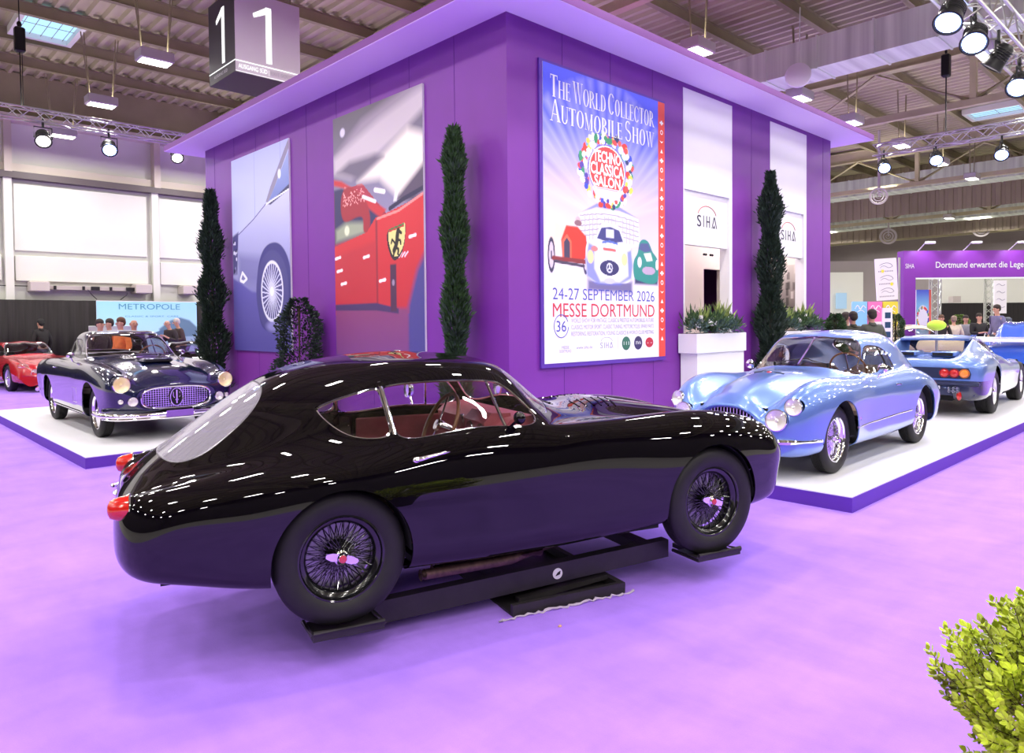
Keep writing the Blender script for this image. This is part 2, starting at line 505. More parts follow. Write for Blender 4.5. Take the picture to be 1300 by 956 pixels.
def tyre(parent, R, w, rr, m, y0=0, tread=True):
    """tyre around the y axis, centre at origin; outer side towards -y"""
    h = w/2; b = MB()
    prof = [(rr, -h*.78), (rr+.012, -h*.88), (rr+(R-rr)*.35, -h*1.0), (rr+(R-rr)*.6, -h*.99), (R-.022, -h*.9), (R-.008, -h*.76), (R, -h*.6)]
    if tread:
        for yy in (-.33, -.11, .11, .33):
            prof += [(R, h*(yy-.09)), (R-.007, h*(yy-.075)), (R-.007, h*(yy+.075-.03)), (R, h*(yy+.06))]
    prof += [(r_, -y_) for r_, y_ in prof[6::-1]]
    b.lathe(prof, 72, axis='y')
    if tread:
        n = 64
        for i in range(n):
            a = 2*pi*i/n
            for sg in (-1, 1):
                M = Matrix.Rotation(-a, 4, 'Y')
                b.box(-.008, .008, sg*h*.66, sg*h*.93, R-.03, R-.006 if False else R-.009, M @ Matrix.Rotation(sg*.12, 4, 'X'))
    return b.build('tyre', m, parent, angle=35)
def wire_wheel(name, parent, c, R, w, rr, side, mats, steer=0, n=36, dish=.0, hub_r=.055, spin='eared', spoke_r=.0022, tread=True):
    """side=+1: outer face towards +y. children: tyre, spokes, hub_cap"""
    b = MB(); h = w/2
    prof = [(rr+.004, -h*.80), (rr-.004, -h*.82), (rr-.010, -h*.74), (rr-.012, -h*.62), (rr-.028, -h*.55), (rr-.042, -h*.3), (rr-.044, h*.1), (rr-.034, h*.45), (rr-.012, h*.6), (rr-.004, h*.8), (rr+.004, h*.8)]
    prof += [(r_+.006, y_) for r_, y_ in prof[::-1]]
    b.lathe(prof, 64, axis='y', closed=True)
    wheel = b.build(name, mats['rim'], parent); wheel.location = c
    wheel.rotation_euler = (0, 0, steer + (0 if side < 0 else pi))
    tyre(wheel, R, w, rr, mats['tyre'], tread=tread)
    s = MB(); ri = rr-.040
    for k in range(n):
        a = 2*pi*k/n
        for (y_h, y_r, tw, rh) in ((-h*.75-dish, -h*.1, .42, hub_r*.62), (-h*.75-dish, -h*.1, -.42, hub_r*.62)):
            a2 = a+tw; s.cyl((rh*cos(a), y_h+.012, rh*sin(a)), (ri*cos(a2), y_r, ri*sin(a2)), spoke_r, n=5, cap=False)
        a3 = a+pi/n
        for tw in (.3, -.3):
            s.cyl((hub_r*cos(a3), h*.3, hub_r*sin(a3)), ((ri-.0)*cos(a3+tw), -h*.3 if k % 2 else h*.1, (ri)*sin(a3+tw)), spoke_r, n=5, cap=False)
    s.build('wire_spokes', mats['spoke'], wheel)
    hb = MB()
    hb.lathe([(0, -h*.72-dish), (hub_r*.62, -h*.72-dish), (hub_r*.66, -h*.5-dish), (hub_r*.8, 0), (hub_r, h*.2), (hub_r*1.05, h*.45), (hub_r*1.3, h*.5), (0, h*.6)], 24, axis='y')
    hb.build('hub', mats['hub'], wheel)
    dr = MB(); dr.lathe([(0, h*.62), (rr*.80, h*.62), (rr*.84, h*.75), (rr*.84, h*1.1), (0, h*1.1)], 40, axis='y'); dr.build('brake_drum', mats.get('drum', mats['hub']), wheel)
    kn = MB(); y = -h*.72-dish
    kn.lathe([(0, y-.042), (.014, y-.040), (.022, y-.034), (.026, y-.024), (.036, y-.018), (.038, y-.006), (.036, y), (0, y)], 24, axis='y')
    if spin == 'eared':
        for sg in (-1, 1):
            P = [(sg*.02, -.017), (sg*.05, -.021), (sg*.078, -.012), (sg*.082, 0), (sg*.076, .010), (sg*.05, .017), (sg*.02, .019)]
            if sg < 0: P = P[::-1]
            kn.prism(P, y-.012, y-.028, 'y', Matrix.Rotation(.28, 4, 'Y'))
    k_ = kn.build('knock_off_cap', mats['chrome'], wheel)
    if 'badge' in mats:
        bb = MB(); bb.lathe([(0, y-.0445), (.018, y-.042), (.019, y-.038)], 20, axis='y'); bb.build('cap_badge', mats['badge'], wheel)
    return wheel
def disc_wheel(name, parent, c, R, w, rr, side, mats, steer=0, spokes=5, holes=False):
    b = MB(); h = w/2
    prof = [(rr+.004, -h*.80), (rr-.006, -h*.83), (rr-.012, -h*.74), (rr-.02, -h*.5), (rr-.04, -h*.3), (rr-.045, h*.4), (rr, h*.8)]
    prof += [(r_+.006, y_) for r_, y_ in prof[::-1]]
    b.lathe(prof, 48, axis='y', closed=True)
    wheel = b.build(name, mats['rim'], parent); wheel.location = c
    wheel.rotation_euler = (0, 0, steer + (0 if side < 0 else pi))
    tyre(wheel, R, w, rr, mats['tyre'], tread=True)
    d = MB()
    for k in range(spokes):
        a = 2*pi*k/spokes; M = Matrix.Rotation(a, 4, 'Y'); ww = (rr*.32 if spokes <= 5 else rr*.16)
        P = [(-ww*.6, .03), (ww*.6, .03), (ww, rr*.6), (ww*1.3, rr-.03), (-ww*1.3, rr-.03), (-ww, rr*.6)]
        d.prism(P, -h*.62, -h*.45, 'y', M)
    d.lathe([(0, -h*.68), (rr*.25, -h*.68), (rr*.3, -h*.6), (rr*.3, -h*.4)], 24, axis='y')
    d.build('wheel_spokes', mats['rim'], wheel)
    k2 = MB(); k2.lathe([(0, -h*.9), (.03, -h*.88), (.036, -h*.78), (.045, -h*.68), (.05, -h*.66)], 20, axis='y'); k2.build('knock_off_cap', mats['chrome'], wheel)
    br = MB(); br.lathe([(0, -h*.1), (rr*.72, -h*.1), (rr*.74, h*.1), (rr*.7, h*.2), (0, h*.2)], 32, axis='y'); br.build('brake_disc', mats['hub'], wheel)
    return wheel
def wheel_wells(parent, wells, m):
    for (cx, cz, r, y0, y1) in wells:
        for sg in (1, -1):
            b = MB(); n = 20; V = []; F = []
            a0, a1 = -.02, pi+.02
            for i in range(n+1):
                a = a0+(a1-a0)*i/n
                V += [(cx+r*cos(a), sg*y0, cz+r*sin(a)), (cx+r*cos(a), sg*y1, cz+r*sin(a))]
            F = [(2*i, 2*i+1, 2*i+3, 2*i+2) for i in range(n)]
            F.append(tuple(2*i+1 for i in range(n+1)))
            V2, F2 = shell(V, F, .006)
            b.add(V2, F2); b.build('wheel_arch_liner', m, parent)
def seam(B, name, parts, m, parent, r=.0028):
    b = MB()
    for P in parts:
        if len(P) > 1: b.tube(P, r, 5)
    return b.build(name, m, parent)
def headlamp(parent, c, r, mats, yawv=0, pitch=0, name='headlamp', depth=.03, conv=.3):
    """round lamp facing +x"""
    M = Matrix.Rotation(yawv, 4, 'Z') @ Matrix.Rotation(-pitch, 4, 'Y')
    b = MB(); b.lathe([(r*.9, -.05), (r*1.02, -.04), (r*1.1, -.005), (r*1.08, .008), (r*1.0, .012), (r*.96, .006), (r*.95, -.01)], 32, axis='x', M=M)
    o = b.build(name, mats['chrome'], parent); o.location = c
    g = MB(); g.lathe([(0, depth), (r*.35, depth*.93), (r*.65, depth*.7), (r*.88, depth*.35), (r*.96, .004)], 28, axis='x', M=M); g.build('lamp_glass', mats['lens'], o)
    q = MB(); q.lathe([(0, -r*.55), (r*.35, -r*.48), (r*.7, -r*.25), (r*.95, .0)], 28, axis='x', M=M)
    q.sphere((-.2*r, 0, 0), r*.2, M=M); q.build('reflector', mats['reflector'], o)
    return o

def lamp_hole(B, y, z, r):
    h = B.S.bvh.ray_cast(Vector((9, y, z)), Vector((-1, 0, 0)))[0]
    B.cut('lamp_hole', lambda v, a: math.hypot(v[1]-y, v[2]-z)-r*.96 if v[0] > h.x-.3 else .3, keep=False)
def lamp_on(B, root, y, z, r, mats, sg, name='headlamp', depth=.03, fwd=.012, face=.6):
    """seat a round lamp into the nose at (y, z), facing between the surface normal and straight ahead"""
    h = B.S.bvh.ray_cast(Vector((9, y, z)), Vector((-1, 0, 0)))
    n = h[1] if h[1].x > 0 else -h[1]; n = (n*(1-face)+Vector((1, 0, 0))*face).normalized()
    yw = atan2(n.y, n.x); pt = math.asin(n.z); c = h[0]+n*fwd
    return headlamp(root, (c.x, sg*c.y, c.z), r, mats, sg*yw, pt, name, depth)
# ------------------------------------------------------------ shared materials
M_tyre = mat('tyre_rubber', (.009, .008, .009), .6, var=.2, scale=20)
M_chrome = mat('chrome', (.82, .80, .84), .07, 1)
M_chrome_dull = mat('satin_chrome', (.6, .58, .62), .22, 1)
M_blackpaint = mat('black_gloss_paint', (.0018, .0012, .0024), .4, coat=1, coat_rough=.012, spec=.0)
M_blackrim = mat('black_enamel', (.004, .004, .005), .15, coat=.6)
M_blacktrim = mat('black_rubber_trim', (.006, .006, .007), .45)
M_liner = mat('dark_underbody', (.004, .004, .005), .8)
M_seam = mat('panel_gap', (.001, .001, .001), .9)
M_glass = glass_mat('car_glass', (.95, .95, .96), .93)
M_rearglass = glass_mat('plexiglass', (.86, .84, .95), .66, .05, .20)
M_lens = glass_mat('lamp_glass', (1, 1, 1), .85)
M_reflector = mat('lamp_reflector', (.92, .90, .84), .35, .7)
M_redlens = mat('red_lamp_lens', (.55, .012, .006), .12, coat=1, trans=.0)
M_amberlens = mat('amber_lamp_lens', (.85, .25, .02), .15, coat=1)
M_maroon = mat('maroon_leather', (.36, .075, .10), .45, var=.15, scale=12)
M_tan = mat('beige_leather', (.42, .30, .24), .5, var=.1, scale=10)
M_wood = mat('wood_rim', (.18, .07, .03), .3, coat=.5)
M_iron = mat('dark_painted_steel', (.02, .017, .02), .45, var=.3, scale=6, bump=.1)
M_rust = mat('rusty_exhaust_steel', (.09, .05, .045), .55, .6, var=.4, scale=30)
WM_BLACK = dict(drum=mat('brake_drum_alloy', (.55, .50, .62), .35, .6), rim=M_blackrim, tyre=M_tyre, spoke=M_blackrim, hub=M_blackrim, chrome=M_chrome, badge=mat('red_cap_badge', (.5, .03, .05), .25, coat=1))
WM_CHROME = dict(rim=M_chrome, tyre=M_tyre, spoke=M_chrome, hub=M_chrome_dull, chrome=M_chrome)
# ------------------------------------------------------------ setting
def carpet():
    m, t, b = nt('purple_carpet')
    tc = t.nodes.new('ShaderNodeTexCoord')
    def noise(s, d, sc=(1, 1, 1), rot=0):
        mp = t.nodes.new('ShaderNodeMapping'); mp.inputs['Scale'].default_value = sc; mp.inputs['Rotation'].default_value = (0, 0, rot)
        t.links.new(tc.outputs['Object'], mp.inputs[0])
        n = t.nodes.new('ShaderNodeTexNoise'); n.inputs['Scale'].default_value = s; n.inputs['Detail'].default_value = d; n.inputs['Roughness'].default_value = .6
        t.links.new(mp.outputs[0], n.inputs['Vector']); return n.outputs[0]
    a = noise(1.4, 5, (.5, 1.6, 1), .7); c = noise(3.5, 5, (1, .45, 1), -.4); f = noise(160, 2)
    ad = t.nodes.new('ShaderNodeMath'); ad.operation = 'ADD'; t.links.new(a, ad.inputs[0]); t.links.new(c, ad.inputs[1])
    ad2 = t.nodes.new('ShaderNodeMath'); ad2.operation = 'MULTIPLY_ADD'; t.links.new(f, ad2.inputs[0]); ad2.inputs[1].default_value = .22; t.links.new(ad.outputs[0], ad2.inputs[2])
    cr = t.nodes.new('ShaderNodeValToRGB'); cr.color_ramp.elements[0].position = .84/2; cr.color_ramp.elements[1].position = 1.42/2
    hv = t.nodes.new('ShaderNodeMath'); hv.operation = 'MULTIPLY'; hv.inputs[1].default_value = .5; t.links.new(ad2.outputs[0], hv.inputs[0]); t.links.new(hv.outputs[0], cr.inputs[0])
    cr.color_ramp.elements[0].color = (.29, .14, .73, 1); cr.color_ramp.elements[1].color = (.40, .20, .93, 1)
    t.links.new(cr.outputs[0], b.inputs['Base Color']); b.inputs['Roughness'].default_value = .95; b.inputs['Sheen Weight'].default_value = .15
    b.inputs['Specular IOR Level'].default_value = .1
    bp = t.nodes.new('ShaderNodeBump'); bp.inputs['Strength'].default_value = .25; bp.inputs['Distance'].default_value = .004
    t.links.new(f, bp.inputs['Height']); t.links.new(bp.outputs[0], b.inputs['Normal'])
    return m
M_carpet = carpet()
M_purple = mat('purple_painted_wall', (.175, .024, .295), .5, var=.06, scale=1.5)
M_purple_edge = mat('purple_platform_edge', (.10, .028, .34), .5)
M_soffit = mat('purple_soffit', (.80, .60, .96), .6)
M_fascia = mat('purple_fascia', (.20, .045, .30), .55)
M_white = mat('white_laminate', (.80, .78, .83), .45)
M_platform = mat('white_platform_top', (.80, .80, .86), .35, var=.02, scale=3)
M_whitewall = mat('white_hall_wall', (.72, .73, .66), .7, var=.02, scale=.5)
M_steel = mat('cream_steel_beam', (.52, .48, .29), .5, var=.12, scale=1.2)
M_steel_d = mat('brown_grey_purlin', (.28, .245, .145), .6, var=.12, scale=1.2)
M_alu = mat('truss_aluminium', (.62, .65, .58), .32, 1)
M_galv = mat('galvanised_duct', (.72, .80, .68), .42, .25, var=.22, scale=1.5, stretch=(.1, 3, .1))
M_curtain = mat('black_curtain', (.018, .015, .016), .85, var=.3, scale=3, stretch=(6, 6, .2))
M_greywall = mat('grey_hall_wall', (.33, .29, .29), .8, var=.08, scale=.4)
M_darkhall = mat('dark_rear_wall', (.05, .042, .05), .8)
def corr_mat():
    m, t, b = nt('corrugated_roof_sheet')
    tc = t.nodes.new('ShaderNodeTexCoord'); n = t.nodes.new('ShaderNodeTexNoise'); n.inputs['Scale'].default_value = .35
    t.links.new(tc.outputs['Object'], n.inputs['Vector'])
    cr = t.nodes.new('ShaderNodeValToRGB'); cr.color_ramp.elements[0].color = (.35, .315, .20, 1); cr.color_ramp.elements[1].color = (.46, .42, .27, 1)
    cr.color_ramp.elements[0].position = .35; cr.color_ramp.elements[1].position = .65
    t.links.new(n.outputs[0], cr.inputs[0]); t.links.new(cr.outputs[0], b.inputs['Base Color']); b.inputs['Roughness'].default_value = .7
    return m
M_corr = corr_mat()
XH0, XH1, YH0, YH1, ZC = -13.0, 62.0, -14.0, 27.0, 9.45
def struct(b, name, m, **k): return tag(b.build(name, m, **k), kind='structure')
struct(MB().box(XH0, XH1, YH0, YH1, -.1, 0), 'floor', mat('grey_hall_floor', (.42, .40, .40), .6, var=.1, scale=.5), smooth=False)
struct(MB().box(-1.6, 29, -1.6, 25.9, .0, .006), 'floor_carpet', M_carpet, smooth=False)
# corrugated ceiling: ribs along y
b = MB(); V = []; F = []; x = XH0; k = 0; pitch = .36
prof = [(0, 0), (.10, 0), (.15, .09), (.31, .09), (.36, 0)]
while x < XH1:
    for dx, dz in prof[:-1]:
        V += [(x+dx, YH0, ZC+dz), (x+dx, YH1, ZC+dz)]
    x += pitch
n = len(V)//2
F = [(2*i, 2*i+1, 2*i+3, 2*i+2) for i in range(n-1)]
b.add(V, F); struct(b, 'ceiling', M_corr, smooth=False)
# left hall wall (far, along x) with panels
b = MB(); b.box(XH0, XH1, YH1, YH1+.3, 0, ZC+.1); struct(b, 'wall_left', M_whitewall)
struct(MB().box(XH0, XH1, YH0-.3, YH0, 0, ZC+.1), 'wall_right', M_darkhall)
struct(MB().box(XH0-.3, XH0, YH0, YH1, 0, ZC+.1), 'wall_rear', M_darkhall)
struct(MB().box(XH1, XH1+.3, YH0, YH1, 0, ZC+.1), 'wall_front', M_greywall)
# wall panels between pilasters on the left wall (raised white cladding)
Y = YH1
b = MB()
for i, x0 in enumerate((-4.2, -0.0, 4.20, 8.45, 12.7)):
    b.box(x0+.15, x0+4.0, Y-.10, Y, 4.0, 6.10, bev=.02)
    b.box(x0+.15, x0+4.0, Y-.16, Y, 3.05, 3.85, bev=.02)
    b.box(x0-.12, x0+.10, Y-.25, Y, 0, 6.3)
struct(b, 'trim_1', M_whitewall)
b = MB(); b.box(XH0, 20, Y-.34, Y, 6.22, 6.42); struct(b, 'trim_2', mat('dark_steel_rail', (.12, .10, .10), .5))
b = MB(); b.box(XH0, 20, Y-.20, Y, 6.42, 6.68)
for x0 in (-4.2, 0, 4.2, 8.5, 12.75): b.box(x0-.1, x0+.1, Y-.36, Y, 6.4, 8.05)
b.box(XH0, 20, Y-.5, Y, 7.95, 8.15)
struct(b, 'trim_3', mat('cream_wall_steel', (.62, .56, .47), .5))
b = MB(); b.box(XH0, 20, Y-.12, Y, 8.15, ZC+.05); struct(b, 'trim_4', M_steel_d)
# low wall boxes: sockets rail above the curtain
b = MB(); b.box(5.1, 7.7, Y-.42, Y-.02, 2.80, 2.92); struct(b, 'trim_5', mat('cable_duct_grey', (.45, .40, .38), .6))
for x0 in (4.65, 7.66, 9.2):
    b = MB(); b.box(x0, x0+.52, Y-.6, Y-.02, 2.72, 3.04, bev=.03)
    tag(b.build('fan_heater', mat('beige_metal_box', (.52, .47, .44), .55)), 'beige metal box on the white hall wall, ' + {4.65: 'left end of the socket rail', 7.66: 'right end of the socket rail', 9.2: 'next to the far left cypress'}[x0], 'wall box', 'beige boxes on the hall wall')
b = MB()
for k, x0 in enumerate((5.3, 6.1, 6.35, 6.9, 7.4)): b.box(x0, x0+(.25 if k in (2, 4) else .07), Y-.48, Y-.42, 2.80, 2.92)
b.tube([(6.25, Y-.45, 2.82), (6.35, Y-.5, 2.66), (6.5, Y-.5, 2.5)], .012); b.tube([(7.45, Y-.45, 2.82), (7.4, Y-.5, 2.66), (7.2, Y-.5, 2.5)], .012); b.tube([(XH0, Y-.2, 2.9), (4.7, Y-.2, 2.9)], .015)
tag(b.build('wall_sockets', M_blacktrim), 'black sockets and cables hanging along the rail above the banner', 'sockets')
# girders, posts and purlins
def ibeam(b, p, q, w, h, t=.03):
    p, q = Vector(p), Vector(q); d = (q-p); L = d.length; d.normalize(); s = Vector((0, 0, 1)).cross(d).normalized(); u = d.cross(s)
    M = Matrix(((s.x, u.x, d.x, p.x), (s.y, u.y, d.y, p.y), (s.z, u.z, d.z, p.z), (0, 0, 0, 1)))
    b.box(-w/2, w/2, -h/2, -h/2+t, 0, L, M); b.box(-w/2, w/2, h/2-t, h/2, 0, L, M); b.box(-t/2, t/2, -h/2, h/2, 0, L, M)
for k, x in enumerate((-1.0, 10.9, 22.8, 34.6, 46.4, 57.5)):
    b = MB()
    ibeam(b, (x, YH0, 9.1), (x, YH1, 9.1), .30, .5)
    if x > 0 or True:
        b.box(x-.09, x+.09, YH0, YH1, 7.42, 7.60)
        ys = [-9.4+5.0*i for i in range(8)] if x > 20 else [YH1-4.3-5.9*i for i in range(7)]
        for i, y in enumerate(ys):
            b.box(x-.08, x+.08, y-.08, y+.08, 7.61, 8.84)
            b.tube([(x, y, 7.55), (x, y-2.6, 8.9)], .055, 6); b.tube([(x, y, 7.55), (x, y+2.6, 8.9)], .055, 6)
            b.box(x-.02, x+.02, y-.3, y+.3, 7.602, 7.75)
    if x < 12:
        # keep the near girder clear of the chord so that only its main beam shows
        pass
    struct(b, 'trim_%d' % (10+k), M_steel)
b = MB()
for y in [YH1-2.1*i for i in range(1, 20)]:
    ibeam(b, (XH0, y, 9.28), (XH1, y, 9.28), .14, .30, .015)
struct(b, 'trim_6', M_steel_d)
# dropped bulkheads deeper in the hall
b = MB()
for x in (40.5, 52):
    V = []; y = YH0; i = 0
    while y < YH1:
        for dy, dx in ((0, 0), (.2, 0), (.23, .05), (.37, .05)):
            V += [(x+dx, y+dy, 7.0), (x+dx, y+dy, ZC)]
        y += .4
    n = len(V)//2; b.add(V, [(2*i, 2*i+2, 2*i+3, 2*i+1) for i in range(n-1)])
struct(b, 'trim_7', mat('beige_corrugated_bulkhead', (.34, .28, .21), .6, var=.15, scale=.3), smooth=False)
# side wall bays on the right-hand far wall
b = MB(); b.box(XH1-.4, XH1, 4, YH1, 0, 3.4); b.box(XH1-.35, XH1, YH0, 4, 0, 5.2); struct(b, 'trim_8', M_whitewall)
# ducts
def duct(name, x0, y0, y1, z0, w, h, label):
    r = thing(name, label, 'duct', (x0+w/2, (y0+y1)/2, z0), group=None)
    L = (y1-y0)
    b = MB(); b.box(-w/2, w/2, -L/2, L/2, 0, h); b.build('duct_body', M_galv, r)
    b = MB(); y = -L/2
    while y < L/2:
        b = MB(); b.box(-w/2-.025, w/2+.025, y, y+.04, -.025, h+.025); b.build('duct_flange', M_galv, r, smooth=False); y += 1.25
    return r
duct('air_duct', 16.75, -9, 13.4, 7.45, 1.0, .72, 'large square galvanised air duct crossing above the pavilion canopy')
duct('air_duct', 37.2, -8, 26, 7.75, 1.2, .8, 'silver square air duct behind the first far roof girder')
duct('air_duct', 49.2, -8, 26, 7.6, 1.2, .8, 'silver square air duct farthest back under the hall roof')
# luminaires
def luminaire():
    r = thing('ceiling_lamp', 'x', 'ceiling lamp', (0, 0, 0))
    b = MB(); b.box(-.34, .34, -.22, .22, .0, .22, bev=.02); b.build('lamp_housing', mat('lamp_housing', (.55, .52, .50), .5), r)
    b = MB(); b.box(-.29, .29, -.17, .17, -.012, .0); b.build('diffuser', emat('lamp_diffuser', (1, .96, .90), 9), r)
    b = MB()
    for sx in (-1, 1):
        for dx in (0, .07): b.cyl((sx*.26, 0, .2), (sx*(.36+dx), .0, 1.75), .014, n=6)
    b.build('hanger_rods', M_steel_d, r)
    return r
lum0 = luminaire(); first = True
def in_view(p):
    d = Vector(p)-Vector((0, 0, 1.62)); z = d.dot(_f)
    if z < 1: return None
    x, y = 650+915*d.dot(_r2)/z, 433.5-915*d.dot(_u2)/z
    if not (-40 < x < 1340 and -40 < y < 900): return None
    t0, t1 = 0, 1
    for a, lo, hi in ((0, 4.9, 14.54), (1, 5.2, 14.96), (2, -1, 5.1)):
        o_ = (0, 0, 1.62)[a]
        if abs(d[a]) < 1e-9: continue
        u0, u1 = sorted(((lo-o_)/d[a], (hi-o_)/d[a])); t0, t1 = max(t0, u0), min(t1, u1)
    return None if t0 < t1 else (x, y)
LUMS = [(x, y) for x in LX+[LX[-1]+4.06*i for i in range(1, 7)] for y in LY if in_view((x, y, 7.3)) and not (5 < x < 6 and 12 < y < 13)]
LUMS.sort(key=lambda q: in_view((q[0], q[1], 7.3))[0])
LUMS = [q for q in LUMS if not (36.4 < q[0] < 39 or 48.5 < q[0] < 51)]
ORD = 'first second third fourth fifth sixth seventh eighth ninth tenth eleventh twelfth thirteenth fourteenth fifteenth sixteenth seventeenth eighteenth nineteenth twentieth'.split()
def ordw(i): return ORD[i] if i < 20 else ('twenty-' if i < 29 else 'thirty-' if i < 39 else 'forty-' if i < 49 else 'fifty-' if i < 59 else 'sixty-')+ORD[(i-20) % 10] if (i-20) % 10 != 9 else {29: 'thirtieth', 39: 'fortieth', 49: 'fiftieth', 59: 'sixtieth'}.get(i, 'last')
near = {(2, 4): 0}
def lum_label(x, y):
    if x < 13.6 and y > 14: return 'white high-bay lamp over the left side of the hall, %s' % ('nearer the hanging 1 cube' if y < 18 else 'farther back above the lighting truss' if y < 22 else 'next to the white hall wall')
    if x < 15 and y < 10: return 'white high-bay lamp shining just above the canopy edge of the pavilion'
    if x < 19: return 'square lit high-bay lamp near the square air duct'
    return 'small lit high-bay lamp far back under the hall roof'
for i, (x, y) in enumerate(LUMS):
    o = lum0 if first else copy_tree(lum0); first = False
    o.location = (x if not 16.2 < x < 18.3 else 18.15, y, 7.25)
    big = x < 19; o['label'] = ('large' if big else 'small distant')+' lit high-bay lamp, '+ordw(i)+' from the left among the roof lamps'; o['group'] = 'high-bay lamps under the hall roof'
# skylights in the roof
for (x, y, lab) in ((4.35, 21.75, 'square skylight with pale blue daylight in the left part of the roof'), (31.7, 7.05, 'small skylight with blue daylight at the far right of the roof')):
    r = thing('skylight', lab, 'skylight', (x, y, ZC-.1), group='roof skylights')
    b = MB(); b.box(-.62, .62, -.83, .83, .02, .05); b.build('sky_pane', emat('daylight_pane', (.35, .62, .95), 1.6), r)
    b = MB()
    for (a0, a1, c0, c1) in ((-.72, -.6, -.94, .94), (.6, .72, -.94, .94), (-.6, .6, -.94, -.82), (-.6, .6, .82, .94)): b.box(a0, a1, c0, c1, -.12, .08)
    b.build('skylight_frame', M_whitewall, r)
    b = MB()
    for k in range(-2, 3): b.cyl((k*.25, -.82, -.02), (k*.25, .82, -.02), .008)
    b.cyl((-.6, 0, -.02), (.6, 0, -.02), .008); b.build('safety_bars', M_steel_d, r)
# platforms
def platform(name, x0, x1, y0, y1, label):
    r = thing(name, label, 'display platform', ((x0+x1)/2, (y0+y1)/2, 0)); w, d = (x1-x0)/2, (y1-y0)/2
    b = MB(); b.box(-w, w, -d, d, 0, .132); b.build('platform_edge', M_purple_edge, r)
    b = MB(); b.box(-w+.004, w-.004, -d+.004, d-.004, .132, .143); b.build('platform_top', M_platform, r)
    return r
platform('display_platform', 6.165, 27.0, 2.37, 5.70, 'long low white display platform with purple edge under the light blue cars')
platform('display_platform', 2.10, 5.30, 9.20, 15.55, 'low white display platform with purple edge under the dark blue coupe')
# ------------------------------------------------------------ pavilion
PX0, PY0, PX1, PY1, PZ = 5.48, 5.789, 13.964, 14.384, 5.027
pav = thing('exhibition_pavilion', 'tall purple exhibition pavilion with projecting flat canopy and picture walls', 'pavilion', (PX0, PY0, 0))
W1, W2 = (8.934, 10.292), (11.537, 12.913)
loc = (PX0, PY0, 0)
b = MB()
xs = [PX0, W1[0], W1[1], W2[0], W2[1], PX1]
for i in (0, 2, 4): b.box(xs[i], xs[i+1], PY0, PY0+.16, 0, PZ)
for i in (1, 3):
    b.box(xs[i], xs[i+1], PY0, PY0+.16, 4.952, PZ)
b.box(PX0, PX0+.16, PY0+.16, PY1, 0, PZ); b.box(PX1-.16, PX1, PY0+.16, PY1, 0, PZ); b.box(PX0+.16, PX1-.16, PY1-.16, PY1, 0, PZ)
b.build('pavilion_wall', M_purple, pav, smooth=False, loc=loc).location = (0, 0, 0)
b = MB(); e = .58
b.box(PX0-e, PX1+e, PY0-e, PY1+e, PZ+.004, PZ+.10)
b.build('canopy_fascia', M_fascia, pav, smooth=False, loc=loc).location = (0, 0, 0)
b = MB(); b.box(PX0-e+.003, PX1+e-.003, PY0-e+.003, PY1+e-.003, PZ-.003, PZ+.004)
b.build('canopy_soffit', M_soffit, pav, smooth=False, loc=loc).location = (0, 0, 0)
b = MB()
for k in range(1, 10):
    x = PX0+.905*k
    if not any(a-.02 < x < c+.02 for a, c in (W1, W2)) and x < PX1: b.box(x-.004, x+.004, PY0-.0025, PY0, 0, PZ)
    y = PY0+.905*k
    if y < PY1: b.box(PX0-.0025, PX0, y-.004, y+.004, 0, PZ)
b.build('panel_joints', mat('dark_joint_strip', (.11, .016, .22), .7), pav, smooth=False, loc=loc).location = (0, 0, 0)  # thin darker purple strips along the panel joints
b = MB()
for (a, c) in (W1, W2):
    b.box(a, c, PY0-.006, PY0+.10, 3.52, 4.952); b.box(a, c, PY0+.03, PY0+.12, 2.735, 3.52)
    b.box(a, a+.025, PY0-.006, PY0+.16, 0, 3.52); b.box(c-.09, c, PY0-.006, PY0+.16, 0, 3.52)
b.build('white_wall_panel', M_white, pav, smooth=False, loc=loc).location = (0, 0, 0)
# inner room seen through the two openings
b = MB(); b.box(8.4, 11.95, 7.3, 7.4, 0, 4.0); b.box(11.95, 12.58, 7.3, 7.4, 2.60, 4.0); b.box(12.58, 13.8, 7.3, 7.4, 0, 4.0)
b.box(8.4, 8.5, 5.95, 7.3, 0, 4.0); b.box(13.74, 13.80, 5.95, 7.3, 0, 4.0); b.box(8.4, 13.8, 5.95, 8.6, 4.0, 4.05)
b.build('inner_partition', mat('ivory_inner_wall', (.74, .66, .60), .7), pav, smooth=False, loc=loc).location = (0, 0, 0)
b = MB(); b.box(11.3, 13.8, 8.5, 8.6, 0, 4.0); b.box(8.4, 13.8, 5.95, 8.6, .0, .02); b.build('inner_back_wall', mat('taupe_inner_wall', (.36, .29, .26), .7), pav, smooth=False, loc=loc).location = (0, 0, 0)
area_light('inner_ceiling_light', (10.2, 6.7, 3.9), .5, 45, (1, .94, .9)); area_light('inner_ceiling_light', (12.6, 6.7, 3.9), .5, 45, (1, .94, .9))
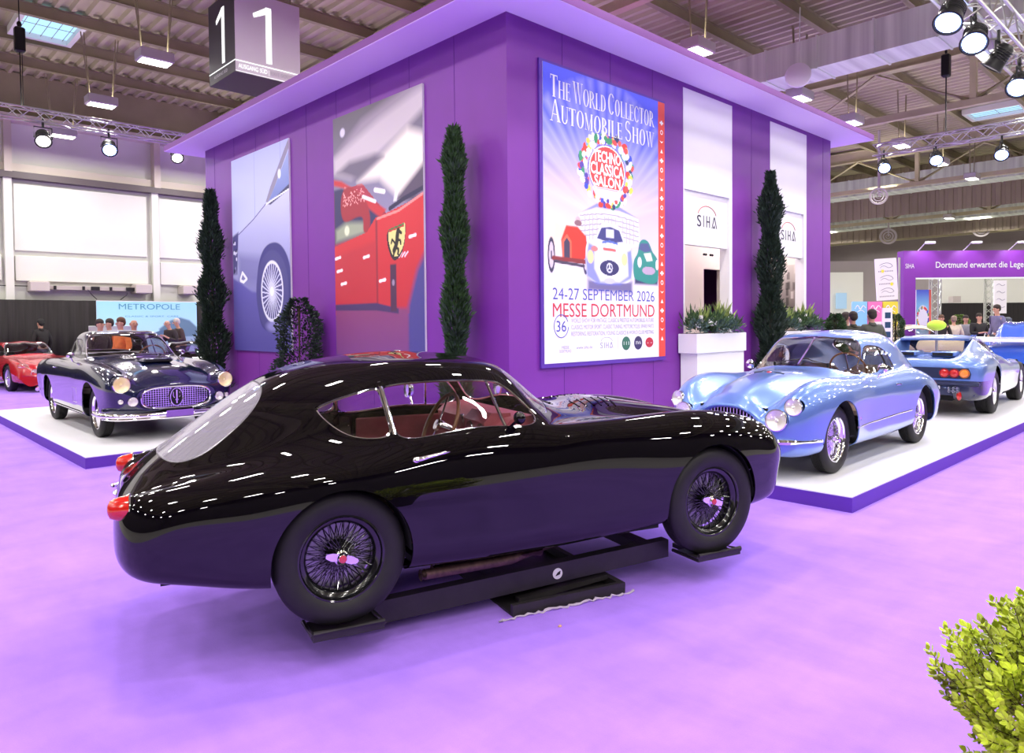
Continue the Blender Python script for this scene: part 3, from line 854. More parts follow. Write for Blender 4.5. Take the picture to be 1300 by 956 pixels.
# sign lettering SIHA with an arc above, on the white bands
M_ink = mat('dark_sign_letters', (.03, .025, .05), .5); M_arc = mat('red_orange_arc', (.55, .10, .04), .5)
def MXZ(x, y, z): return Matrix(((1, 0, 0, x), (0, 0, -1, y), (0, 1, 0, z), (0, 0, 0, 1)))     # text facing -y
def MYZ(x, y, z): return Matrix(((0, 0, -1, x), (-1, 0, 0, y), (0, 1, 0, z), (0, 0, 0, 1)))    # text facing -x, reading towards -y
def siha(b, M, w, h, n='all'):
    # S I H and an A without its bar
    g = w/4.6
    add_text(b, 'S', M, w=g*.95, h=h, bold=.004)
    for x0, x1 in ((1.42, 1.54), (2.12, 2.24), (2.78, 2.90)): b.box(x0*g, x1*g, 0, h, -.002, .002, M)
    b.box(2.12*g, 2.9*g, h*.45, h*.56, -.002, .002, M)
    for sg in (-1, 1): b.prism([((3.95+sg*.05)*g+sg*.04*g, h), ((3.95+sg*.55)*g+sg*.06*g, 0), ((3.95+sg*.55)*g-sg*.06*g, 0), ((3.95)*g-sg*.06*g, h)], -.002, .002, 'z', M)
    b.prism([(3.6*g, 0), (3.95*g, h*.3), (4.1*g, 0)], -.002, .002, 'z', M)
def arc(b, M, w, h, r=.006):
    P = [M @ Vector((w*.5+w*.46*cos(t), h*.9+h*.95*sin(t), 0)) for t in np.linspace(pi*.92, pi*.08, 24)]
    b.tube(P, r, 4)
for k, (x0, lab) in enumerate(((9.34, 'left'), (12.0, 'right'))):
    M = MXZ(x0, PY0+.027, 3.02); b = MB(); siha(b, M, .56, .17); b.build('sign_lettering', M_ink, pav, loc=loc).location = (0, 0, 0)
    b = MB(); arc(b, M, .56, .17); b.build('sign_arc', M_arc, pav, loc=loc).location = (0, 0, 0)
b = MB(); 
for k in range(4): b.sphere((9.98+.05*k+(.09 if k > 1 else 0), PY0+.3, 2.66), (.025, .02, .02), 8, 6)
for o_ in (b,): tag(b.build('ceiling_spotlights', M_blacktrim), 'tiny black spotlights inside the left pavilion opening', 'spotlight')
# black-and-white street photograph on the inner wall and a blue counter inside
# ------------------------------------------------------------ hanging cube sign "1"
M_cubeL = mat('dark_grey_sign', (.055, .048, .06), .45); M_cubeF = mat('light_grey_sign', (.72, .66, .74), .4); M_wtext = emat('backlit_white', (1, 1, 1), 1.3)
cx0, cx1, cy0, cy1, cz0, cz1 = 5.24, 6.45, 12.33, 13.46, 6.0, 7.43
sg_ = thing('hanging_sign', 'grey hanging cube sign with a large white 1 on each face', 'sign', (cx0, cy0, cz0))
l3 = (cx0, cy0, cz0)
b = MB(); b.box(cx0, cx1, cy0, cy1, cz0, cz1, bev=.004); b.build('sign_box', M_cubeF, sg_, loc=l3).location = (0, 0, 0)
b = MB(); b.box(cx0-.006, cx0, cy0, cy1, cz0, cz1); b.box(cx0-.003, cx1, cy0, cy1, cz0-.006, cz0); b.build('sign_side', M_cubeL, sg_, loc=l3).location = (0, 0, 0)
b = MB()
def one(M, w, h):
    b.box(w*.62, w*.85, 0, h, -.003, .003, M); b.prism([(w*.66, h), (w*.1, h*.83), (w*.14, h*.76), (w*.66, h*.88)], -.003, .003, 'z', M)
one(MXZ(cx0+.28, cy0-.004, cz0+.26), .45, .98); one(MYZ(cx0-.010, cy1-.30, cz0+.26), .48, .98)
b.box(cx0-.012, cx1, cy0-.012, cy0-.004, cz0+.185, cz0+.20); b.box(cx0-.012, cx0-.006, cy0, cy1, cz0+.185, cz0+.20); b.box(cx0, cx1, cy0-.006, cy0-.002, cz0+.012, cz0+.02)
add_text(b, 'AUSGANG SÜD |', MXZ(cx0+.05, cy0-.006, cz0+.07), w=.56, h=.075, bold=.012)
b.build('sign_numeral', M_wtext, sg_, loc=l3).location = (0, 0, 0)
b = MB(); add_text(b, 'EXIT SOUTH', MXZ(cx0+.64, cy0-.006, cz0+.07), w=.46, h=.07); add_text(b, 'AUSGANG SÜD', MYZ(cx0-.012, cy1-.22, cz0+.07), w=.6, h=.055)
b.build('sign_small_text', mat('pale_sign_text', (.6, .56, .66), .5), sg_, loc=l3).location = (0, 0, 0)
b = MB(); 
for (x, y) in ((cx0+.1, cy1-.1), (cx1-.1, cy0+.15), (cx0+.1, cy0+.15)): b.cyl((x, y, cz1), (x, y, 9.2), .012, n=6)
b.build('hanger_wires', M_steel_d, sg_, loc=l3).location = (0, 0, 0)
# white hanging globe
r = thing('hanging_disc', 'round white disc loudspeaker hanging beside the square air duct', 'disc', (16.2, 7.45, 7.2))
b = MB(); b.lathe([(0, -.05), (.20, -.045), (.27, -.02), (.285, .02), (.27, .05), (0, .06)], 36, axis='x', M=Matrix.Rotation(radians(26), 4, 'Z')); b.build('disc_face', mat('white_disc', (.85, .85, .88), .5), r)
b = MB(); b.lathe([(.0, .05), (.20, .05), (.05, .42), (0, .42)], 24, axis='x', M=Matrix.Rotation(radians(26), 4, 'Z')); b.cyl((.15, .05, .1), (.2, .05, 1.6), .012); b.build('horn_body', M_galv, r)
for (x, y, z, s, lab) in ((31.9, 11.24, 6.75, .36, 'ring-shaped ceiling diffuser nearest, left under the second girder'), (48.2, 16.4, 6.8, .5, 'ring-shaped ceiling diffuser far back beside the pavilion edge'), (52.4, 12.4, 7.2, .5, 'ring-shaped ceiling diffuser farthest right')):
    b = MB()
    for q in (1.0, .62, .3): b.lathe([(s*q, 0), (s*q*.97, -.05), (s*q*.78, -.03), (s*q*.74, .03)], 28, axis='x', M=Matrix.Translation((x, y, z)) @ Matrix.Rotation(radians(24), 4, 'Z'), closed=True)
    b.cyl((x+.05, y, z), (x+.05, y, ZC+.02), .05)
    tag(b.build('air_diffuser', mat('pale_metal_ring', (.55, .5, .5), .5)), lab, 'air diffuser', 'ring diffusers under the roof')
# ------------------------------------------------------------ lighting trusses
def truss(name, p, q, s, label, r=.022):
    p, q = Vector(p), Vector(q); L = (q-p).length; d = (q-p)/L; side = Vector((0, 0, 1)).cross(d).normalized()*s/2; up = Vector((0, 0, s/2))
    rt = thing(name, label, 'lighting truss', tuple(p))
    o = [side+up, side-up, -side-up, -side+up]
    b = MB()
    for v in o: b.cyl(v, d*L+v, r, n=8)
    b.build('truss_chords', M_alu, rt)
    b = MB(); n = max(2, int(L/(s*1.0)))
    for f in range(4):
        a, c = o[f], o[(f+1) % 4]
        for i in range(n):
            u0, u1 = L*i/n, L*(i+1)/n
            b.cyl(d*u0+(a if i % 2 else c), d*u1+(c if i % 2 else a), r*.5, n=5, cap=False)
    b.build('truss_braces', M_alu, rt)
    return rt
truss('lighting_truss', (-6, 19.2, 6.37), (8.5, 19.2, 6.37), .26, 'aluminium lighting truss on the left in front of the white hall wall')
truss('lighting_truss', (20, 7.15, 6.02), (20, -9, 6.02), .28, 'aluminium lighting truss with three spotlights right of the pavilion canopy')
for k_ in (5.2, 7.0, 9.4, 12.2): pass
truss('lighting_truss', (4, 2.95, 6.12), (19.7, 2.95, 6.12), .42, 'heavy lighting truss running overhead in the top right corner', .028)
def chain(x, y, z0, z1, label):
    r = thing('chain_hoist', label, 'chain hoist', (x, y, z0))
    b = MB(); b.cyl((0, 0, 0), (0, 0, z1-z0), .012); b.cyl((.04, 0, 0), (.04, 0, (z1-z0)*.6), .008); b.build('chain', M_blacktrim, r)
    b = MB(); h = (z1-z0)*.45; b.box(-.1, .1, -.09, .09, h, h+.55, bev=.03); b.sphere((0, 0, h+.62), (.05, .03, .07)); b.build('hoist_body', M_blacktrim, r)
chain(3.3, 19.2, 6.5, 9.2, 'black chain hoist holding the left lighting truss')
chain(20, 5.5, 6.16, 9.2, 'black chain hoist above the right lighting truss')
chain(11.2, 2.95, 6.3, 9.2, 'chain hoist on the heavy top right truss')
def spotlight(x, y, z, tgt, label, s=1.0, on=12, blue=True, energy=0):
    r = thing('stage_spotlight', label, 'spotlight', (x, y, z), group='stage spotlights on the trusses')
    d = (Vector(tgt)-Vector((x, y, z))).normalized(); M = Matrix.Translation((0, 0, -.30*s)) @ d.to_track_quat('Z', 'Y').to_matrix().to_4x4() @ Matrix.Scale(s, 4)
    b = MB(); b.lathe([(0, -.17), (.07, -.17), (.10, -.13), (.11, 0), (.125, .10), (.14, .14), (.125, .145), (.11, .13)], 24, M=M)
    for k in range(6): b.lathe([(.112, -.10+.03*k), (.118, -.095+.03*k), (.112, -.09+.03*k)], 24, M=M)
    b.build('spot_housing', M_blacktrim, r)
    b = MB(); b.lathe([(0, .135), (.11, .132), (.118, .12)], 24, M=M); b.build('spot_lens', emat('spot_lens', (.30, .42, 1.0) if blue else (1, .95, .9), on), r)
    b = MB(); b.tube([Vector((-.14*s, 0, -.32*s)), Vector((-.14*s, 0, -.12*s)), Vector((.14*s, 0, -.12*s)), Vector((.14*s, 0, -.32*s))], .012*s, 6); b.cyl((0, 0, -.12*s), (0, 0, .06), .02*s)
    b.build('spot_bracket', M_blacktrim, r)
    if energy: spot_light('spot_beam', tuple(Vector((x, y, z-.3*s))+d*.2*s), tgt, energy, (.60, .62, 1.0) if blue else (1, .93, .88), 60, .10, .6)
    return r
spotlight(3.7, 19.2, 6.28, (2.6, 12.5, 0), 'spotlight with pale white beam, left one on the left truss', 1.25, 5, False, 260)
spotlight(5.05, 19.2, 6.28, (3.6, 11, 0), 'blue glowing spotlight, right one on the left truss', 1.25, 12, True, 260)
spotlight(6.6, 19.2, 6.28, (5, 12, 0), 'small spotlight at the truss end beside the canopy corner', 1.1, 5, False)
spotlight(20, 6.92, 5.95, (13, 3.4, 0), 'blue spotlight hanging at the left end of the right truss', 1.15, 14, True, 300)
spotlight(20, 5.71, 5.95, (13, 3, 0), 'blue spotlight hanging in the middle of the right truss', 1.15, 14, True, 300)
spotlight(20, 4.33, 5.85, (13, 3, 0), 'blue spotlight hanging third along the right truss', 1.15, 14, True, 300)
spotlight(10.75, 2.9, 5.98, (6.0, 3.3, 0), 'large bright blue-white spotlight at the top edge of the photo', 1.3, 22, True, 420)
spotlight(11.85, 2.9, 5.98, (6, 2, 0), 'large bright blue-white spotlight above the square ceiling lamp', 1.3, 22, True, 420)
spotlight(13.15, 2.9, 5.98, (13, 6, 2), 'unlit black spotlight on the heavy truss facing away', 1.2, .3, False)
spotlight(14.5, 2.9, 5.92, (7, 2.5, 0), 'bright blue spotlight at the right edge of the photo', 1.3, 22, True, 420)
# ------------------------------------------------------------ printed pictures (colour attribute on a fine grid, flat prints)
class Canvas:
    def __init__(s, w, h, nx, ny):
        s.w, s.h, s.nx, s.ny = w, h, nx, ny
        u = (np.arange(nx)+.5)/nx; v = (np.arange(ny)+.5)/ny
        s.U, s.Vv = np.meshgrid(u, v); s.C = np.zeros((ny, nx, 3))
    def col(s, c): return np.array(lin(c)[:3] if isinstance(c, int) else c)
    def vgrad(s, stops):
        for k in range(3): s.C[..., k] = np.interp(s.Vv, [a for a, _ in stops], [s.col(c)[k] for _, c in stops])
    def mask_poly(s, pts, soft=0, smooth=0):
        if smooth: pts = curve_pts(pts, smooth, True)
        P = np.array(pts, float); a = s.w/s.h; X, Y = s.U, s.Vv; ins = np.zeros(X.shape, bool); dm = np.full(X.shape, 9.)
        n = len(P)
        for i in range(n):
            x0, y0 = P[i]; x1, y1 = P[(i+1) % n]
            if y0 != y1:
                c = ((y0 > Y) != (y1 > Y)) & (X < x0+(Y-y0)/(y1-y0)*(x1-x0)); ins ^= c
            if soft:
                dx, dy = (x1-x0), (y1-y0)/a; L = dx*dx+dy*dy+1e-12
                t = np.clip(((X-x0)*dx+(Y-y0)/a*dy)/L, 0, 1); dm = np.minimum(dm, np.hypot(X-x0-t*dx, (Y-y0)/a-t*dy))
        if not soft: return ins.astype(float)
        return np.clip(.5+np.where(ins, dm, -dm)/soft, 0, 1)
    def put(s, m, c, a=1):
        m = (m*a)[..., None]; c = s.col(c) if not isinstance(c, np.ndarray) or c.ndim == 1 else c
        s.C = s.C*(1-m)+c*m
    def poly(s, pts, c, soft=0, a=1, smooth=0, c2=None, ax=1):
        m = s.mask_poly(pts, soft, smooth)
        if c2 is not None:
            v = s.Vv if ax else s.U; lo, hi = min(p[ax] for p in pts), max(p[ax] for p in pts); t = np.clip((v-lo)/(hi-lo), 0, 1)[..., None]
            s.put(m, s.col(c)*(1-t)+s.col(c2)*t, a)
        else: s.put(m, c, a)
    def ell(s, x, y, rx, ry, c, soft=.0, a=1, rot=0):
        asp = s.w/s.h; dx = s.U-x; dy = (s.Vv-y)/asp
        X = dx*cos(rot)+dy*sin(rot); Y = -dx*sin(rot)+dy*cos(rot)
        d = np.hypot(X/rx, Y/(ry/asp)); m = (d < 1).astype(float) if not soft else np.clip((1-d)/soft+.5, 0, 1)
        s.put(m, c, a)
    def line(s, pts, c, r, a=1, smooth=0, soft=.4):
        if smooth: pts = curve_pts(pts, smooth)
        asp = s.w/s.h; dm = np.full(s.U.shape, 9.)
        for (x0, y0), (x1, y1) in zip(pts[:-1], pts[1:]):
            dx, dy = x1-x0, (y1-y0)/asp; L = dx*dx+dy*dy+1e-12
            t = np.clip(((s.U-x0)*dx+(s.Vv-y0)/asp*dy)/L, 0, 1); dm = np.minimum(dm, np.hypot(s.U-x0-t*dx, (s.Vv-y0)/asp-t*dy))
        s.put(np.clip((r-dm)/(r*soft)+.5, 0, 1), c, a)
    def build(s, name, m, parent, M):
        V = []; cols = []
        xs = np.linspace(0, s.w, s.nx+1); zs = np.linspace(0, s.h, s.ny+1)
        g = [(x, z, 0) for z in zs for x in xs]
        n = s.nx+1; F = [(j*n+i, j*n+i+1, (j+1)*n+i+1, (j+1)*n+i) for j in range(s.ny) for i in range(s.nx)]
        me = bpy.data.meshes.new(name); A = np.array(g); Mn = np.array(M); A = A @ Mn[:3, :3].T + Mn[:3, 3]
        me.from_pydata(A.tolist(), [], F); me.materials.append(m)
        ca = me.color_attributes.new('print', 'FLOAT_COLOR', 'CORNER')
        c = np.ones((s.ny*s.nx, 4, 4), np.float32); c[..., :3] = np.clip(s.C, 0, 1).reshape(-1, 1, 3)
        ca.data.foreach_set('color', c.reshape(-1)); me.update()
        o = bpy.data.objects.new(name, me); link(o, parent); return o
M_print = vmat('poster_print', .5)
def board(b, M, w, h, t=.03, fr=0): b.box(-fr, w+fr, -fr, h+fr, -t, -.001, M)
# ---- red car picture
def red_print():
    w, h = 2.167, 3.438; c = Canvas(w, h, 170, 270)
    G = lambda x, y: (x, y)
    c.vgrad([(0, 0x4A3F86), (.25, 0x6E3F86), (.5, 0xA83048), (1, 0xB0324A)])
    # background above the car
    c.poly([(0, .69), (0, 1), (1, 1), (1, .60), (.62, .56), (.35, .70)], 0x8E88A8, c2=0x635C66)
    c.poly([(.0, .84), (.35, .95), (1.05, 1.04), (1.05, .98), (.5, .86), (0, .78)], 0x9C90A0, .06)
    c.poly([(.0, .77), (.22, .73), (.75, .84), (1.02, .91), (1.02, .99), (.55, .93), (.0, .83)], 0xC9BFC6, .06)
    c.poly([(.30, .71), (.85, .86), (1.02, .82), (1.02, .63), (.78, .60), (.55, .70)], 0xF2EADF, .06)
    c.poly([(.05, .77), (.30, .72), (.6, .78), (.5, .80), (.2, .80)], 0x6C6478, .05)
    c.poly([(.70, .60), (1.02, .72), (1.02, .62), (.9, .585)], 0x55495F, .04)
    c.ell(.12, .93, .03, .018, 0xD8D2E8, .5)
    # dark cabin
    c.poly([(.0, .70), (.10, .70), (.45, .63), (.60, .57), (.62, .52), (.4, .50), (0, .47)], 0x33305C, .02)
    c.poly([(.02, .48), (.40, .50), (.40, .54), (.15, .555), (.02, .53)], 0x9FA98F, .04)
    c.ell(.16, .52, .03, .02, 0xE8F0C8, .5)
    # red pillar and mirror
    c.poly([(0, .745), (.10, .73), (.62, .575), (.56, .545), (.12, .70), (0, .72)], 0xC4303A, .02)
    c.poly([(.14, .70), (.34, .655), (.33, .64), (.16, .685)], 0xF5C8C4, .02)
    c.poly([(.09, .60), (.10, .67), (.17, .70), (.30, .67), (.40, .62), (.44, .55), (.42, .50), (.36, .51), (.36, .55), (.25, .565), (.12, .565)], 0xA02638, .015, smooth=60)
    for k in range(60):
        c.ell(.12+.26*random.random(), .62+.06*random.random(), .006, .004, 0xF0A0A0)
    # white / dark bits on the windscreen
    c.line([(.66, .575), (.80, .60), (1.0, .625)], 0x2B2648, .014); c.line([(.36, .645), (.50, .615)], 0xF4ECEE, .012); c.line([(.50, .66), (.60, .645)], 0xF4ECEE, .015)
    c.poly([(.70, .60), (.73, .60), (.79, .70), (.76, .70)], 0xFFFFFF, .02)
    # body
    c.poly([(0, .46), (.40, .50), (.50, .55), (.62, .56), (1.01, .60), (1.01, .17), (0, .17)], 0xBE2A38, c2=0xD03038)
    c.line([(.52, .545), (.75, .56), (1, .605)], 0xF09088, .008)
    c.poly([(.52, .54), (.52, .17), (.50, .17), (.50, .54)], 0x8C2238, .01)
    c.poly([(0, .20), (.5, .20), (.5, .46), (0, .42)], 0xB42A3C, .04, .6)
    c.poly([(1.02, .40), (.93, .33), (.84, .20), (.80, 0), (1.02, 0)], 0x484486, .05)
    c.poly([(0, .0), (.84, .0), (.84, .19), (0, .21)], 0x78427E, .03, c2=0x86406E)
    c.poly([(0, .215), (.5, .215), (.74, .19), (.74, .17), (.5, .185), (0, .19)], 0x463060, .01)
    c.poly([(.655, .18), (.72, .18), (.72, .36), (.655, .36)], 0x4A2848, .01); c.ell(.687, .29, .014, .012, 0x9A8AA0, .4)
    for (x, y) in ((.03, .41), (.05, .355), (.38, .40), (.10, .30), (.88, .455), (.56, .30)): c.line([(x-.02, y), (x+.04, y+.004)], 0xFFF0F4, .010)
    for k in range(4): c.line([(.72+.03*k, .385), (.75+.03*k, .40)], 0xFFD8E0, .006)
    # shield: yellow with black prancing horse
    sh = [(.63, .485), (.73, .50), (.82, .505), (.82, .47), (.80, .42), (.70, .375), (.64, .42), (.625, .46)]
    c.poly(sh, 0x30202A, .0, smooth=50); c.poly([(.645+(x-.63)*.9, .487+(y-.485)*.9) for x, y in sh], 0xE6DC8E, smooth=50)
    c.line([(.65, .492), (.80, .506)], 0x3C7840, .007); c.line([(.65, .488), (.80, .500)], 0xC03030, .005)
    c.line([(.745, .485), (.735, .465), (.73, .445), (.715, .425), (.70, .412)], 0x1A1418, .018, smooth=14); c.line([(.745, .487), (.775, .475)], 0x1A1418, .01); c.line([(.73, .452), (.765, .448), (.77, .435)], 0x1A1418, .008)
    c.line([(.715, .425), (.745, .415), (.74, .398)], 0x1A1418, .009); c.line([(.70, .415), (.695, .395)], 0x1A1418, .008); c.line([(.71, .44), (.68, .455), (.67, .44)], 0x1A1418, .007)
    return c, w, h
# ---- silver car picture
def silver_print():
    w, h = 2.235, 3.44; c = Canvas(w, h, 170, 262)
    c.vgrad([(0, 0x5A52A8), (.25, 0x625CAE), (.45, 0xB9BAE6), (1, 0xC3C8F0)])
    c.poly([(0, .5), (.1, .55), (.62, .66), (.7, .72), (.95, .97), (1, 1), (0, 1)], 0xC9CEF6, c2=0xB4BCEC)
    c.line([(.43, .65), (.43, 1)], 0xA4ACDC, .006); c.line([(.87, .8), (.87, 1)], 0xA4ACDC, .006)
    # far-left trim
    c.poly([(.0, .40), (.08, .40), (.12, .62), (.0, .60)], 0x545088, .02)
    for k in range(14): c.ell(.02+.09*random.random(), .40+.2*random.random(), .012, .01, random.choice([0xE8E8FF, 0x2E2A5C, 0x9C9CCC]), .3)
    # body
    c.poly([(.12, .60), (.30, .64), (.52, .70), (.62, .725), (1.01, .765), (1.01, .25), (.40, .30), (.16, .36), (.10, .45)], 0x7C78B8, .01, c2=0xC9CCF2)
    c.poly([(.12, .35), (.5, .34), (.5, .47), (.12, .50)], 0x6A66A8, .08, .6)
    c.poly([(.62, .735), (.70, .80), (.98, .985), (1.01, 1.0), (1.01, .96), (.75, .78), (.66, .73)], 0x8C86A0, .006)
    c.poly([(.67, .735), (.78, .80), (1.01, .95), (1.01, .78), (.85, .755)], 0x6E7FC0, .01, c2=0x9CAADA)
    c.poly([(.66, .72), (1.01, .79), (1.01, .765), (.70, .715)], 0x30305C, .008)
    c.line([(.62, .722), (1.0, .765)], 0xF4F4FF, .006); c.ell(.85, .85, .025, .022, 0xF2F6FF, .4)
    c.line([(.12, .605), (.4, .665), (.62, .725)], 0x6A64A0, .005)
    # floor
    c.poly([(0, 0), (1, 0), (1, .22), (.75, .28), (.35, .30), (.15, .35), (0, .38)], 0x4E4698, .02, c2=0x6660B0)
    # wheel
    cx, cy = .70, .295
    c.poly([(.45, .30), (.47, .42), (.56, .50), (.70, .53), (.86, .51), (.97, .44), (1.01, .36), (1.01, .12), (.85, .10), (.5, .14)], 0x3C3880, .01, smooth=60)
    c.ell(cx, cy, .27, .200, 0x4A4688, .06); c.ell(cx, cy, .185, .150, 0xE8E8FF, .04); c.ell(cx, cy, .165, .134, 0x464284, .03)
    for k in range(28):
        a = 2*pi*k/28; c.line([(cx+.02*cos(a+.9), cy+.015*sin(a+.9)), (cx+.165*cos(a), cy+.132*sin(a))], 0xD8D8F8, .006)
    c.ell(cx, cy, .03, .022, 0xFFFFFF, .3); c.ell(.70, .125, .10, .025, 0x9C98E0, .8, .7)
    c.line([(.14, .37), (.18, .405), (.26, .37), (.20, .355), (.14, .365)], 0xF4F4FF, .012)
    return c, w, h
def show_print():
    # main show poster: sky, rays, hall, three cars
    w, h = 2.26, 3.47; c = Canvas(w, h, 200, 300)
    c.vgrad([(0, 0xF2ECFB), (.33, 0xEFE2F8), (.42, 0xEBD0EA), (.55, 0xD8BCEC), (.66, 0xA296F0), (.80, 0x5B66F2), (1, 0x5560F0)])
    for k in range(26):
        a = pi*(.08+.84*k/25)+random.uniform(-.02, .02); r = random.uniform(.006, .016)
        c.poly([(.5+.1*cos(a), .5+.05*sin(a)), (.5+.75*cos(a-r*2), .5+.5*sin(a-r*2)), (.5+.75*cos(a+r*2), .5+.5*sin(a+r*2))], 0xFFFFFF, .05, .28)
    c.poly([(0, .36), (0, .55), (.25, .50), (.3, .4)], 0xF8DCB8, .18, .8)
    # hall building
    c.poly([(.27, .42), (.27, .515), (.35, .535), (.68, .545), (.80, .53), (.82, .43), (.6, .40)], 0xE4DCE8, .01)
    c.poly([(.30, .525), (.42, .548), (.62, .548), (.80, .53), (.62, .562), (.42, .562)], 0x8E90C4, .008)
    for k in range(5): c.line([(.28, .51-.018*k), (.5, .528-.018*k), (.80, .515-.018*k)], 0xA8A0B4, .003, smooth=12)
    for k in range(16): c.line([(.29+.033*k, .43), (.29+.033*k, .52)], 0xB4ACC0, .002)
    # red pre-war racer
    for (x, r) in ((.055, .045), (.325, .04)):
        c.ell(x, .365, r*.62, .060, 0x3A3454, .1); c.ell(x, .365, r*.40, .044, 0xD8C8DC, .1); c.ell(x, .365, r*.15, .015, 0x5A4E70, .2)
    c.poly([(.14, .36), (.13, .42), (.17, .47), (.26, .47), (.33, .44), (.34, .37), (.28, .345)], 0xD2382E, .008)
    c.poly([(.145, .36), (.145, .415), (.175, .435), (.205, .415), (.205, .36)], 0x443C58, .004); c.line([(.145, .36), (.145, .415), (.175, .435), (.205, .415), (.205, .36)], 0xE86A50, .007)
    c.line([(.07, .355), (.32, .35)], 0x8A3038, .012); c.line([(.08, .345), (.31, .335)], 0x4A4058, .008); c.ell(.265, .49, .022, .016, 0xC8B0B8, .2); c.ell(.265, .483, .03, .010, 0x8A6470, .2)
    # white/blue sports car
    c.poly([(.34, .29), (.74, .29), (.74, .245), (.34, .25)], 0x58508C, .03, .9)
    c.poly([(.325, .36), (.34, .42), (.40, .435), (.46, .49), (.54, .495), (.62, .485), (.68, .43), (.73, .41), (.745, .35), (.73, .30), (.62, .28), (.42, .28), (.34, .305)], 0xF4F2FC, .006, smooth=90)
    c.poly([(.325, .36), (.35, .42), (.40, .41), (.40, .33), (.45, .285), (.62, .285), (.70, .31), (.69, .40), (.73, .41), (.745, .35), (.73, .30), (.62, .275), (.42, .275), (.335, .30)], 0x6C74D8, .02, .85)
    c.poly([(.42, .438), (.46, .478), (.54, .485), (.62, .475), (.655, .435), (.54, .425)], 0x3E3E80, .006); c.poly([(.50, .445), (.57, .445), (.57, .475), (.50, .475)], 0xE8E8F8, .006)
    c.ell(.53, .335, .085, .028, 0x343066, .05); c.line([(.53+.024*cos(t), .335+.016*sin(t)) for t in np.linspace(0, 2*pi, 16)], 0xD8D8F0, .004)
    for a in (pi/2, pi*7/6, -pi/6): c.line([(.53, .335), (.53+.022*cos(a), .335+.015*sin(a))], 0xD8D8F0, .004)
    for x in (.365, .665): c.ell(x, .37, .028, .024, 0xF6D8A0, .15)
    c.line([(.48, .403), (.58, .400)], 0xD06060, .008); c.line([(.47, .425), (.53, .432), (.6, .425)], 0x5870C0, .006); c.ell(.53, .288, .05, .011, 0xC8C8E8, .2); c.ell(.40, .40, .03, .01, 0xD08080, .3)
    # green sports car
    c.poly([(.76, .28), (.99, .28), (1.0, .31), (.76, .31)], 0x3A3866, .02)
    c.poly([(.755, .31), (.755, .37), (.79, .40), (.81, .44), (.90, .445), (.94, .41), (.985, .385), (1.0, .34), (.99, .30), (.80, .295)], 0x2C8C84, .006, smooth=70)
    c.poly([(.80, .415), (.82, .438), (.895, .44), (.925, .412), (.86, .405)], 0x50588C, .005); c.poly([(.85, .40), (.92, .405), (.94, .375), (.88, .37)], 0xE8F4EC, .006, .9)
    c.ell(.90, .335, .065, .016, 0xB8A0C0, .1); c.ell(.81, .365, .02, .02, 0xE8E4F4, .2); c.ell(.985, .36, .016, .02, 0xE8E4F4, .2)
    # flag wreath ring
    cx, cy = .515, .685
    fl = [0xE03830, 0xFFFFFF, 0x3048C8, 0xF0F0FF, 0x2E9060, 0xE04848, 0xFFFFFF, 0xF0D050, 0x5038A0, 0x48B0C0, 0xE86058, 0xFFFFFF, 0x283068]
    for k in range(150):
        a = random.uniform(0, 2*pi); q = random.uniform(.86, 1.12); x, y = cx+.215*q*cos(a), cy+.118*q*sin(a)*1.0
        c.ell(x, y, random.uniform(.014, .03), random.uniform(.008, .014), random.choice(fl), .15, rot=random.uniform(0, 3))
    c.ell(cx, cy, .165, .095, 0x6A5AE0, .02)
    c.ell(cx, cy, .158, .090, 0xFFFFFF, .02); c.ell(cx, cy, .150, .085, 0xDC3C3C, .02)
    c.poly([(.385, .618), (.645, .618), (.61, .585), (.42, .585)], 0xE8E4F8, .01)
    return c, w, h
Z0p, Z1p = 1.138, 4.608
def poster(name, label, c, w, h, M, tw=.0):
    r = thing(name, label, 'poster', tuple(M.translation)); Ml = M.copy(); Ml.translation = (0, 0, 0)
    b = MB(); board(b, Ml, w+tw, h, .03); b.build('poster_board', M_white, r, smooth=False)
    c.build('picture_print', M_print, r, Ml @ Matrix.Translation((0, 0, .001)))
    return r, Ml
c, w, h = silver_print(); poster('wall_poster', 'tall picture of a silver car wheel arch and wire wheel on the purple wall', c, w, h, MYZ(PX0-.032, 5.789+7.295, 1.165))
c, w, h = red_print(); poster('wall_poster', 'tall picture of a red car flank with yellow horse shield on the purple wall', c, w, h, MYZ(PX0-.032, 5.789+3.663, 1.165))
c, w, h = show_print()
r, Ml = poster('show_poster', 'big show advertising poster with three cars and red side strip on the purple wall', c, w, h, MXZ(PX0+.533, PY0-.034, Z0p), .154)
T = lambda x, z, dz=.003: Ml @ Matrix.Translation((x, z, dz))
M_red = mat('poster_red', 0xE2483F, .5); M_blue = mat('poster_blue', 0x4B4FB4, .5); M_redt = mat('poster_red_text', 0xCC3A48, .5); M_wht = mat('poster_white', (.9, .9, .95), .5); M_grey = mat('poster_grey_text', 0x9A96B0, .5)
b = MB(); b.box(w, w+.154, 0, h, -.001, .002, Ml); b.build('red_strip', M_red, r, smooth=False)
